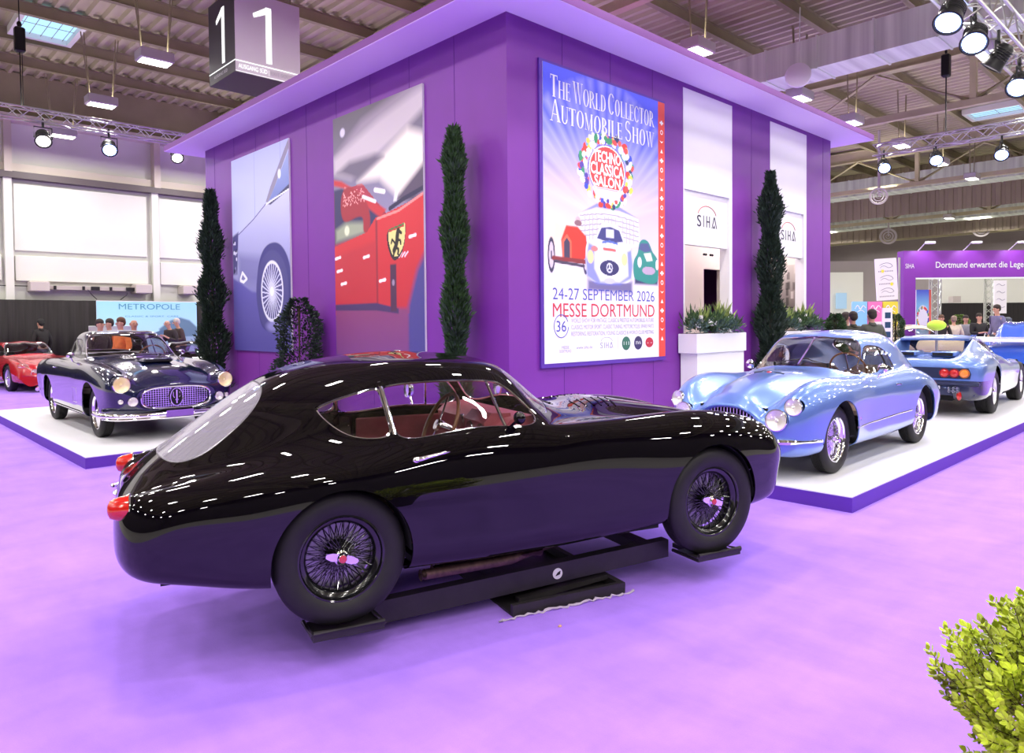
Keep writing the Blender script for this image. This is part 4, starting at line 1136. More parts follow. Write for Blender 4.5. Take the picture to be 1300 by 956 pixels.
# serif capitals drawn as thick and thin strokes
def serif(b, txt, M, w, h, small=.80):
    P = []; x = 0
    def rect(x0, x1, y0, y1): P.append([(x0, y0), (x1, y0), (x1, y1), (x0, y1)])
    def ser(x, y, k=.12): rect(x-k, x+k, y-.012, y+.012) if 0 < y < 1 else rect(x-k, x+k, *( (0, .035) if y <= 0 else (.965, 1)))
    def ring(cx, cy, rx, ry, a0=0, a1=2*pi, th=.085, tn=.022, n=22):
        for i in range(n):
            t0, t1 = a0+(a1-a0)*i/n, a0+(a1-a0)*(i+1)/n
            q = lambda t, o: (cx+(rx-o*(th*2))*cos(t), cy+(ry-o*tn*2)*sin(t))
            P.append([q(t0, 0), q(t1, 0), q(t1, 1), q(t0, 1)])
    for wi, word in enumerate(txt.split(' ')):
        for ci, ch in enumerate(word):
            s = 1.0 if ci == 0 else small; n0 = len(P); x0 = x; P0 = P; P = []
            T_, t_ = .085, .02
            def vs(xc, k=.12, th=T_): rect(xc-th, xc+th, 0, 1); ser(xc, 0, k); ser(xc, 1, k)
            wd = .62
            if ch == 'T': vs(.33, .14); rect(.02, .64, .95, 1); rect(.02, .06, .80, 1); rect(.60, .64, .80, 1); wd = .66
            elif ch == 'H': vs(.15); vs(.62); rect(.15, .62, .49, .53); wd = .77
            elif ch == 'E': vs(.15); rect(.15, .55, .96, 1); rect(.15, .56, 0, .04); rect(.15, .45, .49, .53); rect(.51, .55, .82, 1); rect(.52, .56, 0, .2); rect(.42, .45, .42, .6); wd = .60
            elif ch == 'L': vs(.15); rect(.15, .55, 0, .04); rect(.51, .55, 0, .22); wd = .58
            elif ch == 'I': vs(.15); wd = .30
            elif ch == 'O': ring(.36, .5, .34, .52); wd = .72
            elif ch == 'C': ring(.36, .5, .34, .52, .75, 2*pi-.75); rect(.60, .63, .65, .9); wd = .66
            elif ch == 'D': vs(.15); ring(.25, .5, .42, .5, -pi/2, pi/2); wd = .70
            elif ch == 'R': vs(.15); ring(.22, .74, .34, .26, -pi/2, pi/2, n=12); P.append([(.26, .5), (.36, .5), (.72, 0), (.54, 0)]); rect(.5, .76, 0, .035); rect(.15, .3, .48, .52); wd = .72
            elif ch == 'B': vs(.15); ring(.22, .75, .30, .25, -pi/2, pi/2, n=12); ring(.22, .26, .36, .26, -pi/2, pi/2, n=12); wd = .62
            elif ch == 'U': rect(.08, .22, .25, 1); ser(.15, 1); rect(.56, .60, .25, 1); ser(.58, 1, .1); ring(.34, .27, .26, .29, pi, 2*pi, .06, .03, 12); wd = .68
            elif ch == 'S': ring(.27, .74, .24, .28, .6, pi+.9, .05, .03, 14); ring(.29, .27, .25, .29, -pi+.3, pi*.62, .05, .03, 14); P.append([(.06, .66), (.14, .56), (.52, .30), (.46, .46)]); wd = .58
            elif ch == 'A': P.append([(.30, 1), (.36, 1), (.10, 0), (.06, 0)]); P.append([(.30, 1), (.40, 1), (.68, 0), (.52, 0)]); rect(.16, .5, .30, .34); ser(.08, 0, .1); ser(.60, 0, .13); wd = .70
            elif ch == 'W':
                P.append([(.05, 1), (.20, 1), (.36, 0), (.30, 0)]); P.append([(.42, .8), (.46, .9), (.34, 0), (.30, 0)]); P.append([(.40, 1), (.55, 1), (.70, 0), (.64, 0)]); P.append([(.84, 1), (.88, 1), (.70, 0), (.66, 0)]); ser(.12, 1); ser(.48, 1); ser(.86, 1, .09); wd = .93
            elif ch == 'M':
                rect(.10, .13, 0, 1); ser(.12, 0, .09); P.append([(.05, 1), (.20, 1), (.46, 0), (.40, 0)]); P.append([(.68, 1), (.72, 1), (.45, 0), (.41, 0)]); rect(.62, .78, 0, 1); ser(.70, 0, .13); ser(.72, 1, .1); wd = .86
            cur = [[(x0+px*s, py*s) for px, py in q] for q in P]; P = P0+cur; x = x0+(wd+.03)*s
        x += .16
    k = w/x
    for i_, q in enumerate(P):
        b.add([(px*k, py*h, .00025*(i_ % 17)) for px, py in q], [tuple(range(len(q)))], M)
b = MB(); serif(b, 'THE WORLD COLLECTOR', T(.12, 3.10), 2.08, .255); serif(b, 'AUTOMOBILE SHOW', T(.12, 2.82), 2.08, .255)
b.build('title_lettering', M_wht, r, smooth=False)
b = MB()
add_text(b, 'TECHNO', T(.515*w-.27, .714*h), w=.54, h=.135, bold=.03); add_text(b, 'CLASSICA', T(.515*w-.33, .668*h), w=.66, h=.14, bold=.03); add_text(b, 'SALON', T(.515*w-.26, .627*h), w=.52, h=.125, bold=.03)
b.box(.515*w-.28, .515*w+.28, .620*h, .6225*h, 0, .001, T(0, 0)); b.build('emblem_lettering', M_wht, r, smooth=False)
b = MB(); add_text(b, '24-27 SEPTEMBER 2026', T(.14, .75), w=2.02, h=.14, bold=-.004)
b.build('date_lettering', M_blue, r, smooth=False); b = MB()
add_text(b, '36', T(.20, .37), w=.17, h=.13); b.tube([T(.285, .435) @ Vector((.125*cos(t), .135*sin(t), 0)) for t in np.linspace(.4, 2*pi-.1, 30)], .005, 4); b.build('edition_number', M_blue, r, smooth=False)
b = MB(); add_text(b, 'MESSE DORTMUND', T(.14, .545), w=2.02, h=.165); b.build('place_lettering', M_redt, r, smooth=False)
b = MB()
for k, s in enumerate(('WORLD SHOW FOR VINTAGE, CLASSIC & PRESTIGE AUTOMOBILES, FUTURE', 'CLASSICS, MOTOR SPORT, CLASSIC TUNING, MOTORCYCLES, SPARE PARTS', 'RESTORING, RESTORATION, YOUNG CLASSICS & WORLD CLUB MEETING')):
    add_text(b, s, T(.46, .475-.08*k), w=1.68, h=.052)
b.build('small_print', M_grey, r, smooth=False); b = MB()
add_text(b, 'www.siha.de', T(.55, .155), w=.30, h=.04); add_text(b, 'MESSE', T(.29, .165), w=.13, h=.035); add_text(b, 'DORTMUND', T(.25, .12), w=.21, h=.035)
siha(b, T(1.0, .15), .26, .075); arc(b, T(1.0, .15), .26, .075, .003); b.box(1.36, 1.364, .13, .30, 0, .001, T(0, 0))
b.build('sponsor_line', M_grey, r, smooth=False)
for k, (x, col) in enumerate(((1.53, 0x356A58), (1.79, 0x3A3060), (2.04, 0xB82C40))):
    b = MB(); b.lathe([(0, .002), (.088, .002), (.09, 0)], 28, M=T(x, .20) @ Matrix.Scale(.75 if k == 2 else 1, 4, (0, 1, 0))); o_ = b.build('round_logo', mat('logo_ink_%d' % k, col, .5), r, smooth=False)
    b = MB(); add_text(b, ('TFA', 'FIVA', 'ADAC')[k] if False else ('I I I', 'FIVA', '- -')[k], T(x-.055, .18, .006), w=.11, h=.045); b.build('logo_lettering', M_wht, o_, smooth=False)
b = MB()
for k in range(24):
    z = h-.28-.128*k; x = w+.077; q = k % 4
    if q == 0: b.box(x-.04, x+.04, z-.012, z+.012, .003, .004, Ml); b.box(x-.015, x+.015, z+.0121, z+.03, .003, .004, Ml); b.box(x-.015, x+.015, z-.03, z-.0121, .003, .004, Ml)
    elif q == 1: b.lathe([(.02, 0), (.032, 0)], 14, M=T(x, z, .004), closed=False)
    elif q == 2: b.prism([(x-.045, z+.015), (x, z-.02), (x+.045, z+.015), (x, z)], .003, .004, 'z', Ml)
    else: b.prism([(x, z+.03), (x-.03, z-.025), (x+.03, z-.025)], .003, .004, 'z', Ml)
b.build('strip_emblems', M_wht, r, smooth=False)
# frame of the show poster
b = MB(); w2 = w+.154
for (x0, x1, z0, z1) in ((-.05, -.0, -.05, h+.03), (w2, w2+.02, -.05, h+.03), (0, w2, -.05, 0), (0, w2, h, h+.03)): b.box(x0, x1, z0, z1, -.032, -.005, Ml)
b.build('poster_frame', M_purple_edge, r, smooth=False)
# street photograph on the inner wall, right opening
c = Canvas(.95, 1.2, 60, 60); c.vgrad([(0, 0x8E8684), (.3, 0x6A6260), (.7, 0xA49C98), (1, 0xC8C0BA)])
for k in range(40): c.poly([(x0 := random.random(), y0 := random.uniform(.35, .9)), (x0+.06, y0), (x0+.06, y0+.12), (x0, y0+.12)], random.choice([0x2C2626, 0x4C4444, 0xD8D0CC, 0x1E1A1A]), .01, .7)
c.poly([(.45, .08), (.48, .22), (.6, .32), (.85, .32), (1, .24), (1, .06)], 0x1A1818, .01); c.poly([(.55, .22), (.62, .30), (.9, .30), (.95, .22)], 0x8A8482, .01)
r_, _ = poster('street_photograph', 'black and white street photograph with an old car inside the right pavilion opening', c, .95, 1.2, MYZ(13.70, 7.22, 1.5))
# banner METROPOLE on the hall wall and the black curtain
b = MB(); V = []; n = 260
for i in range(n+1):
    x = -6+26.0*i/n; y = 26.45+.05*sin(i*1.9)+.03*sin(i*.7); V += [(x, y, 0), (x, y, 2.46)]
b.add(V, [(2*i, 2*i+2, 2*i+3, 2*i+1) for i in range(n)]); cu = b.build('stage_curtain', M_curtain); cu.modifiers.new('s', 'SOLIDIFY').thickness = .02
tag(cu, 'long black curtain hung low along the white hall wall', 'curtain')
c = Canvas(3.18, 2.44, 130, 100); c.vgrad([(0, 0xA8C8DC), (.35, 0xB4DCEA), (1, 0x9CD8F0)])
c.poly([(.6, .62), (.72, .74), (.82, .78), (.92, .74), (1.0, .64), (1.0, .5), (.62, .5)], 0x5C7C90, .02); c.poly([(.45, .52), (.62, .60), (.75, .62), (.75, .5), (.45, .5)], 0x4C6C8C, .01); c.poly([(0, 0), (1, 0), (1, .5), (0, .5)], 0x8CA8BC, .01)
r = thing('wall_banner', 'pale blue banner reading METROPOLE between the black curtains', 'banner', (6.43, 26.30, 0)); Ml = MXZ(0, 0, 0)
b = MB(); board(b, Ml, 3.18, 2.46, .03); b.build('banner_board', M_white, r, smooth=False); c.build('picture_print', M_print, r, Ml @ Matrix.Translation((0, 0, .002)))
b = MB(); add_text(b, 'METROPOLE', Ml @ Matrix.Translation((.66, 2.18, .006)), w=1.95, h=.19); b.build('banner_lettering', mat('teal_lettering', 0x4F93AE, .6), r, smooth=False); b = MB(); add_text(b, 'CLASSIC & SPORT  CARS', Ml @ Matrix.Translation((.85, 1.92, .006)), w=1.7, h=.05); b.build('banner_subtitle', mat('teal_lettering', 0x4F93AE, .6), r, smooth=False)
# ------------------------------------------------------------ black fastback coupe on a turntable beam
def black_coupe():
    root = thing('vintage_car', 'glossy black fastback coupe raised on a black steel display beam in the foreground', 'car',
                 (1.958, 3.696, .178), rot=(0, .009, -.289))
    pt = lambda y, z, x: [(y, z, x)]*10
    L = [
     (-.957, [(0, .52)]*10),
     (-.955, [(0, .575), (.08, .573), (.15, .567), (.21, .56), (.26, .555), (.29, .54), (.30, .52), (.29, .495), (.26, .475), (.2, .465)]),
     (-.945, [(0, .62), (.17, .618), (.31, .607), (.41, .605), (.475, .61), (.52, .575), (.53, .52), (.515, .45), (.46, .41), (.37, .395)]),
     (-.915, [(0, .655), (.19, .652), (.35, .637), (.47, .640), (.555, .655), (.608, .60), (.622, .525), (.605, .43), (.55, .375), (.45, .355)]),
     (-.86, [(0, .712), (.21, .706), (.39, .672), (.50, .667), (.60, .684), (.662, .62), (.682, .53), (.668, .42), (.62, .35), (.50, .33)]),
     (-.72, [(0, .825), (.23, .808), (.41, .74), (.53, .712), (.63, .716), (.70, .655), (.722, .54), (.71, .40), (.665, .32), (.5, .29)]),
     (-.45, [(0, 1.022), (.27, .992), (.46, .865), (.565, .785), (.655, .757), (.725, .69), (.75, .55), (.74, .39), (.71, .275), (.5, .25)]),
     (-.15, [(0, 1.185), (.28, 1.155), (.475, 1.01), (.585, .865), (.665, .795), (.738, .72), (.762, .57), (.75, .40), (.72, .25), (.5, .23)]),
     (.12, [(0, 1.25), (.29, 1.222), (.487, 1.108), (.605, .895), (.665, .815), (.73, .73), (.755, .58), (.745, .40), (.71, .25), (.5, .22)]),
     (.45, [(0, 1.276), (.30, 1.25), (.49, 1.155), (.615, .895), (.655, .845), (.705, .745), (.728, .59), (.722, .40), (.695, .245), (.5, .215)]),
     (.80, [(0, 1.258), (.29, 1.235), (.475, 1.15), (.615, .90), (.652, .855), (.698, .75), (.718, .59), (.712, .40), (.688, .235), (.5, .21)]),
     (1.03, [(0, 1.208), (.27, 1.185), (.445, 1.09), (.61, .905), (.648, .86), (.696, .755), (.716, .60), (.710, .40), (.686, .235), (.5, .21)]),
     (1.2, [(0, 1.092), (.28, 1.055), (.455, .955), (.60, .878), (.645, .855), (.696, .76), (.716, .61), (.710, .41), (.686, .235), (.5, .21)]),
     (1.38, [(0, .955), (.24, .945), (.42, .905), (.545, .872), (.635, .862), (.697, .775), (.718, .62), (.712, .41), (.688, .24), (.5, .215)]),
     (1.75, [(0, .950), (.2, .938), (.38, .872), (.49, .862), (.605, .878), (.695, .80), (.73, .64), (.728, .43), (.70, .26), (.5, .235)]),
     (2.1, [(0, .915), (.19, .902), (.35, .828), (.46, .835), (.58, .893), (.69, .825), (.745, .66), (.745, .46), (.71, .29), (.5, .26)]),
     (2.45, [(0, .855), (.18, .842), (.33, .770), (.43, .785), (.555, .872), (.675, .815), (.735, .66), (.735, .47), (.70, .30), (.5, .27)]),
     (2.75, [(0, .78), (.17, .768), (.30, .712), (.40, .732), (.52, .812), (.63, .765), (.69, .63), (.685, .46), (.65, .30), (.48, .27)]),
     (2.95, [(0, .705), (.16, .697), (.28, .655), (.38, .675), (.48, .728), (.575, .69), (.625, .585), (.61, .45), (.565, .32), (.42, .28)]),
     (3.04, [(0, .645), (.15, .638), (.25, .61), (.34, .622), (.42, .655), (.505, .625), (.545, .555), (.52, .44, 3.01), (.46, .33, 2.98), (.34, .29, 2.96)]),
     (3.085, [(0, .60), (.13, .595), (.22, .578), (.29, .585), (.35, .590), (.41, .565), (.44, .52), (.41, .44, 3.06), (.34, .36, 3.03), (.25, .32, 3.0)]),
     (3.095, [(0, .565), (.12, .562), (.20, .55), (.25, .545), (.29, .54), (.315, .52), (.325, .48), (.31, .43, 3.08), (.26, .38, 3.06), (.18, .355, 3.04)]),
     (3.06, [(0, .553), (.11, .55), (.18, .54), (.23, .535), (.265, .53), (.288, .512), (.297, .475), (.283, .43), (.24, .39), (.17, .37)]),
     (2.96, [(0, .55), (.11, .547), (.18, .537), (.225, .532), (.26, .527), (.282, .51), (.29, .475), (.278, .43), (.235, .392), (.17, .372)]),
    ]
    S = Surf(L, 260, 110); B = Body(S)
    B.arch('rear_arch', 0, .325, .338); B.arch('front_arch', 2.295, .335, .366)
    B.plan('rear', [(-.285, 0), (-.29, .2), (-.31, .30), (-.37, .365), (-.50, .40), (-.62, .395), (-.70, .345), (-.75, .24), (-.772, .1), (-.775, 0)], 70, .6, umax=9)
    B.side('quarter', [(-.082, 1.035), (-.035, 1.083), (.10, 1.122), (.222, 1.142), (.245, 1.05), (.268, .90), (.255, .882), (.12, .876), (.04, .90), (-.045, .965)], 2, 3.6)
    B.side('door_glass', [(.262, 1.146), (.50, 1.162), (.70, 1.158), (.845, 1.146), (.93, 1.115), (1.03, 1.04), (1.112, .925), (1.10, .90), (.90, .887), (.60, .88), (.30, .876), (.288, .90), (.27, 1.02)], 2, 3.75)
    B.plan('screen', [(1.045, 0), (1.038, .18), (1.0, .33), (1.0, .395), (1.05, .435), (1.12, .475), (1.185, .505), (1.235, .48), (1.30, .34), (1.34, .17), (1.35, 0)], 70, .8)
    lamp_hole(B, .42, .58, .078)
    B.build(root, M_blackpaint, .010)
    B.pane('rear', 'rear_window', M_rearglass, root); B.rim('rear', 'rear_window_seal', mat('grey_window_seal', (.16, .15, .17), .3, .5), root, .012)
    B.pane('screen', 'windscreen', M_glass, root); B.rim('screen', 'windscreen_trim', M_chrome, root, .007)
    B.pane('quarter', 'quarter_window', M_glass, root, mirror='two'); B.rim('quarter', 'quarter_window_trim', M_chrome, root, .0085, mirror='two')
    B.pane('door_glass', 'door_window', M_glass, root, mirror='two'); B.rim('door_glass', 'door_window_trim', M_chrome, root, .0075, mirror='two')
    for sg in (1, -1):   # vent window bar and pillar bar
        b = MB(); b.tube(B.proj_side([(.852, 1.14), (.88, 1.0), (.905, .89)], -.002, 12, sg), .009, 8)
        b.build('vent_window_bar', M_chrome, root)
        b = MB(); b.tube(B.proj_side([(.242, 1.142), (.262, 1.0), (.28, .885)], .002, 12, sg), .013, 8)
        b.build('pillar_trim', M_chrome, root)
        seam(B, 'door_gap', [B.proj_side([(.305, .87), (.322, .79), (.342, .62), (.352, .45), (.360, .32)], .0005, 30, sg),
                             B.proj_side([(1.20, .85), (1.205, .7), (1.207, .5), (1.20, .40), (1.17, .345), (1.12, .31)], .0005, 30, sg),
                             B.proj_side([(.36, .32), (.7, .295), (1.12, .31)], .0005, 20, sg)], M_seam, root)
        # door handle
        h = B.proj_side([(.345, .765), (.40, .772), (.47, .783), (.55, .792)], .012, 10, sg)
        b = MB(); b.tube(h, [.006, .011, .012, .011, .009, .009, .008, .007, .006, .003], 8)
        b.sphere(tuple(h[1]), (.02, .008, .016), 12, 8)
        b.build('door_handle', M_chrome, root)
    seam(B, 'bonnet_gap', [B.proj_top([(1.46, 0), (1.45, .25), (1.43, .43), (1.5, .46), (1.9, .44), (2.4, .40), (2.78, .33), (2.88, .2), (2.9, 0)], .0005, 60),
                           B.proj_top([(1.46, 0), (1.45, -.25), (1.43, -.43), (1.5, -.46), (1.9, -.44), (2.4, -.40), (2.78, -.33), (2.88, -.2), (2.9, 0)], .0005, 60)], M_seam, root)
    for sg in (1, -1):
        seam(B, 'roof_gap', [B.proj_top([(-.2, sg*.002), (-.2, sg*.2), (-.19, sg*.34), (-.17, sg*.41)], .0005, 26)], M_seam, root)
    # bonnet louvres and vent
    for sg in (1, -1):
        b = MB()
        for k in range(6):
            p = B.proj_top([(1.62+.055*k, sg*.12), (1.60+.055*k, sg*.27)], .008, 6); b.tube(p, .008, 6)
        b.build('bonnet_louvres', M_blackpaint, root)
    # bonnet scoop at the screen
    b = MB()
    P = B.proj_top([(1.44, -.17), (1.435, 0), (1.44, .17)], .012, 12); b.tube(P, .010, 8); b.build('scuttle_vent', M_blacktrim, root)
    # roof emblem / aerial base
    q = B.S.hit_z(.52, .05); b = MB(); b.sphere((q.x, q.y, q.z+.004), (.035, .02, .012), 14, 8); b.build('roof_badge', M_chrome_dull, root)
    # tail lamps on stalk pods
    for sg in (1, -1):
        b = MB(); c = Vector((-.885, sg*.575, .645))
        b.lathe([(0, -.01), (.052, -.01), (.05, .03), (.042, .085), (0, .10)], 24, axis='x', M=Matrix.Translation(c+Vector((0, 0, 0))))
        pod = b.build('tail_lamp_pod', M_blackpaint, root)
        l = MB(); l.lathe([(.0, -.085), (.018, -.084), (.034, -.074), (.043, -.05), (.050, -.012), (.052, 0), (0, .005)], 24, axis='x', M=Matrix.Translation(c+Vector((-.012, 0, 0))) @ Matrix.Scale(1.15, 4, (0, 0, 1)))
        l.build('tail_lamp', M_redlens, pod)
        r_ = MB(); r_.tube([c+Vector((-.01, .053*cos(t), .06*sin(t))) for t in np.linspace(0, 2*pi, 25)[:-1]], .004, 6, closed=True); r_.build('lamp_ring', M_chrome, pod)
    # boot hinge handle and number plate lamp
    b = MB(); b.sphere((-.962, .0, .60), (.02, .05, .014), 16, 8); b.cyl((-.95, .30, .585), (-.985, .30, .58), .012, n=12); b.sphere((-.99, .30, .58), (.012, .03, .012)); b.build('boot_handle', M_chrome, root)
    # side mirror
    b = MB(); q = B.S.hit_y(.93, .885)
    for sg in (-1,):
        b.cyl((q.x, -q.y, q.z), (q.x+.02, -q.y-.045, q.z+.04), .008); b.sphere((q.x+.025, -q.y-.06, q.z+.055), (.03, .045, .035), 16, 10)
        b.build('wing_mirror', M_blackpaint, root)
    b = MB(); b.cyl((.84, .68, .86), (.83, .74, .95), .008); b.lathe([(0, -.02), (.055, -.018), (.058, 0), (.04, .025), (0, .035)], 24, axis='x', M=Matrix.Translation((.83, .76, .985))); b.build('wing_mirror', M_chrome, root)
    # head lamps, front indicator, bumper blades, grille
    for sg in (1, -1):
        lamp_on(B, root, .42, .58, .078, dict(chrome=M_chrome, lens=M_lens, reflector=M_reflector), sg, 'headlamp', .03, .01, .6)
    b = MB()
    b.tube([(3.075, y, .43+.10*sqrt(max(0, 1-(y/.30)**2))) for y in np.linspace(-.30, .30, 21)]+[(3.07, y, .43-.07*sqrt(max(0, 1-(y/.30)**2))) for y in np.linspace(.29, -.29, 20)], .010, 8, closed=True)
    g = b.build('grille_surround', M_chrome, root)
    b = MB()
    for y in np.linspace(-.26, .26, 15): b.box(3.03, 3.045, y-.004, y+.004, .43-.07*sqrt(1-(y/.30)**2), .43+.10*sqrt(1-(y/.30)**2))
    b.build('grille_bars', M_chrome_dull, root)
    b = MB(); b.box(2.95, 2.97, -.33, .33, .34, .58); b.build('radiator', M_liner, root)
    for sg in (1, -1):
        b = MB(); b.tube([Vector((3.02, sg*.50, .66)), Vector((3.055, sg*.50, .58)), Vector((3.02, sg*.53, .48)), Vector((2.965, sg*.55, .39)), Vector((2.945, sg*.55, .30))], .011, 8)
        b.build('bumper_overrider', M_chrome, root)
    # wheels
    for cx, R_, rr_ in ((0, .32, .205), (2.32, .334, .214)):
        for sg in (1, -1):
            wire_wheel('wheel', root, (cx, sg*.625, R_+.002), R_, .155, rr_, sg, WM_BLACK, 0, n=30, dish=-.02)
    wheel_wells(root, [(0, .325, .346, .70, .30), (2.295, .335, .374, .685, .30)], M_liner)
    # floor, sills, chassis tubes, exhaust
    b = MB(); b.box(-.80, 2.9, -.43, .43, .27, .30); b.box(.37, 1.90, -.68, .68, .225, .26); b.box(-.78, -.37, -.60, .60, .29, .32); b.box(2.62, 2.9, -.55, .55, .29, .32)
    b.build('floor_pan', M_liner, root)
    for y, z, xe in ((-.50, .125, .53), (-.595, .145, .43)):
        b = MB(); b.tube([(1.75, -.50, .20), (1.2, -.52, .17), (.95, y+.0, .15), (xe+.1, y, z), (xe+.01, y, z)], .027, 14, cap=False)
        b.tube([(xe+.02, y, z), (xe-.004, y, z)], .030, 14, cap=False)
        b.lathe([(.029, 0), (.024, 0), (.023, .12), (.0, .12)], 16, axis='x', M=Matrix.Translation((xe, y, z)))
        b.tube([(1.15, y*.6-.2, .175), (.85, y*.6-.2, .16)], .045, 14)
        b.build('exhaust_pipe', M_rust, root)
    # interior
    b = MB(); b.box(.40, 1.28, -.60, .60, .30, .33)
    for sg in (1, -1): b.box(.42, 1.16, sg*.625, sg*.645, .30, .82, bev=.008)
    b.build('door_cards', M_maroon, root)
    P = []
    b = MB(); b.prism([(.97, .74), (.95, .86), (1.0, .905), (1.14, .925), (1.34, .86), (1.3, .72)], -.50, .50, 'y'); b.prism([(.90, .74), (.88, .88), (.93, .935), (1.05, .93), (1.05, .74)], -.40, -.12, 'y'); b.build('dashboard', M_maroon, root)
    b = MB()
    for y in (-.35, -.20, -.0, .1): b.lathe([(0, -.012), (.038, -.012), (.042, 0), (.042, .02)], 20, axis='x', M=Matrix.Translation((.955 if y > -.1 else .885, y, .835)))
    b.build('gauges', M_chrome_dull, root)
    for y in (.30, -.30):
        b = MB(); b.box(.12, .58, y-.22, y+.22, .38, .54, bev=.05); b.box(0, .12, -.22, .22, 0, .46, M=Matrix.Translation((.08, y, .46)) @ Matrix.Rotation(-.35, 4, 'Y'), bev=.05)
        b.build('seat', M_tan, root)
    b = MB(); b.box(-.60, -.02, -.50, .50, .62, .66); b.box(-.05, -.02, -.50, .50, .40, .66); b.build('parcel_shelf', mat('grey_carpet', (.2, .19, .22), .9), root)
    # driver's side with the wheel towards the viewer
    c = Vector((.66, -.28, .865)); M = Matrix.Translation(c) @ Matrix.Rotation(-1.15, 4, 'Y')
    b = MB(); b.tube([M @ Vector((.195*cos(t), .195*sin(t), 0)) for t in np.linspace(0, 2*pi, 41)[:-1]], .011, 8, closed=True)
    sw = b.build('steering_wheel', M_wood, root)
    b = MB()
    for t in (.3, pi-.3, -pi/2): b.cyl(M @ Vector((0, 0, .01)), M @ Vector((.18*cos(t), .18*sin(t), 0)), .006)
    b.lathe([(0, .03), (.03, .028), (.036, .01), (.03, -.02), (.014, -.3)], 16, M=M); b.build('steering_hub', M_chrome, sw)
    b = MB()
    b.lathe([(0, .0), (.055, .004), (.06, .012), (.03, .03), (0, .034)], 20, M=Matrix.Translation((1.16, .02, 1.05)) @ Matrix.Rotation(pi/2, 4, 'Y')); b.cyl((1.18, .02, 1.05), (1.22, .02, 1.07), .008); b.build('rear_view_mirror', M_chrome, root)
    return root
black_coupe()
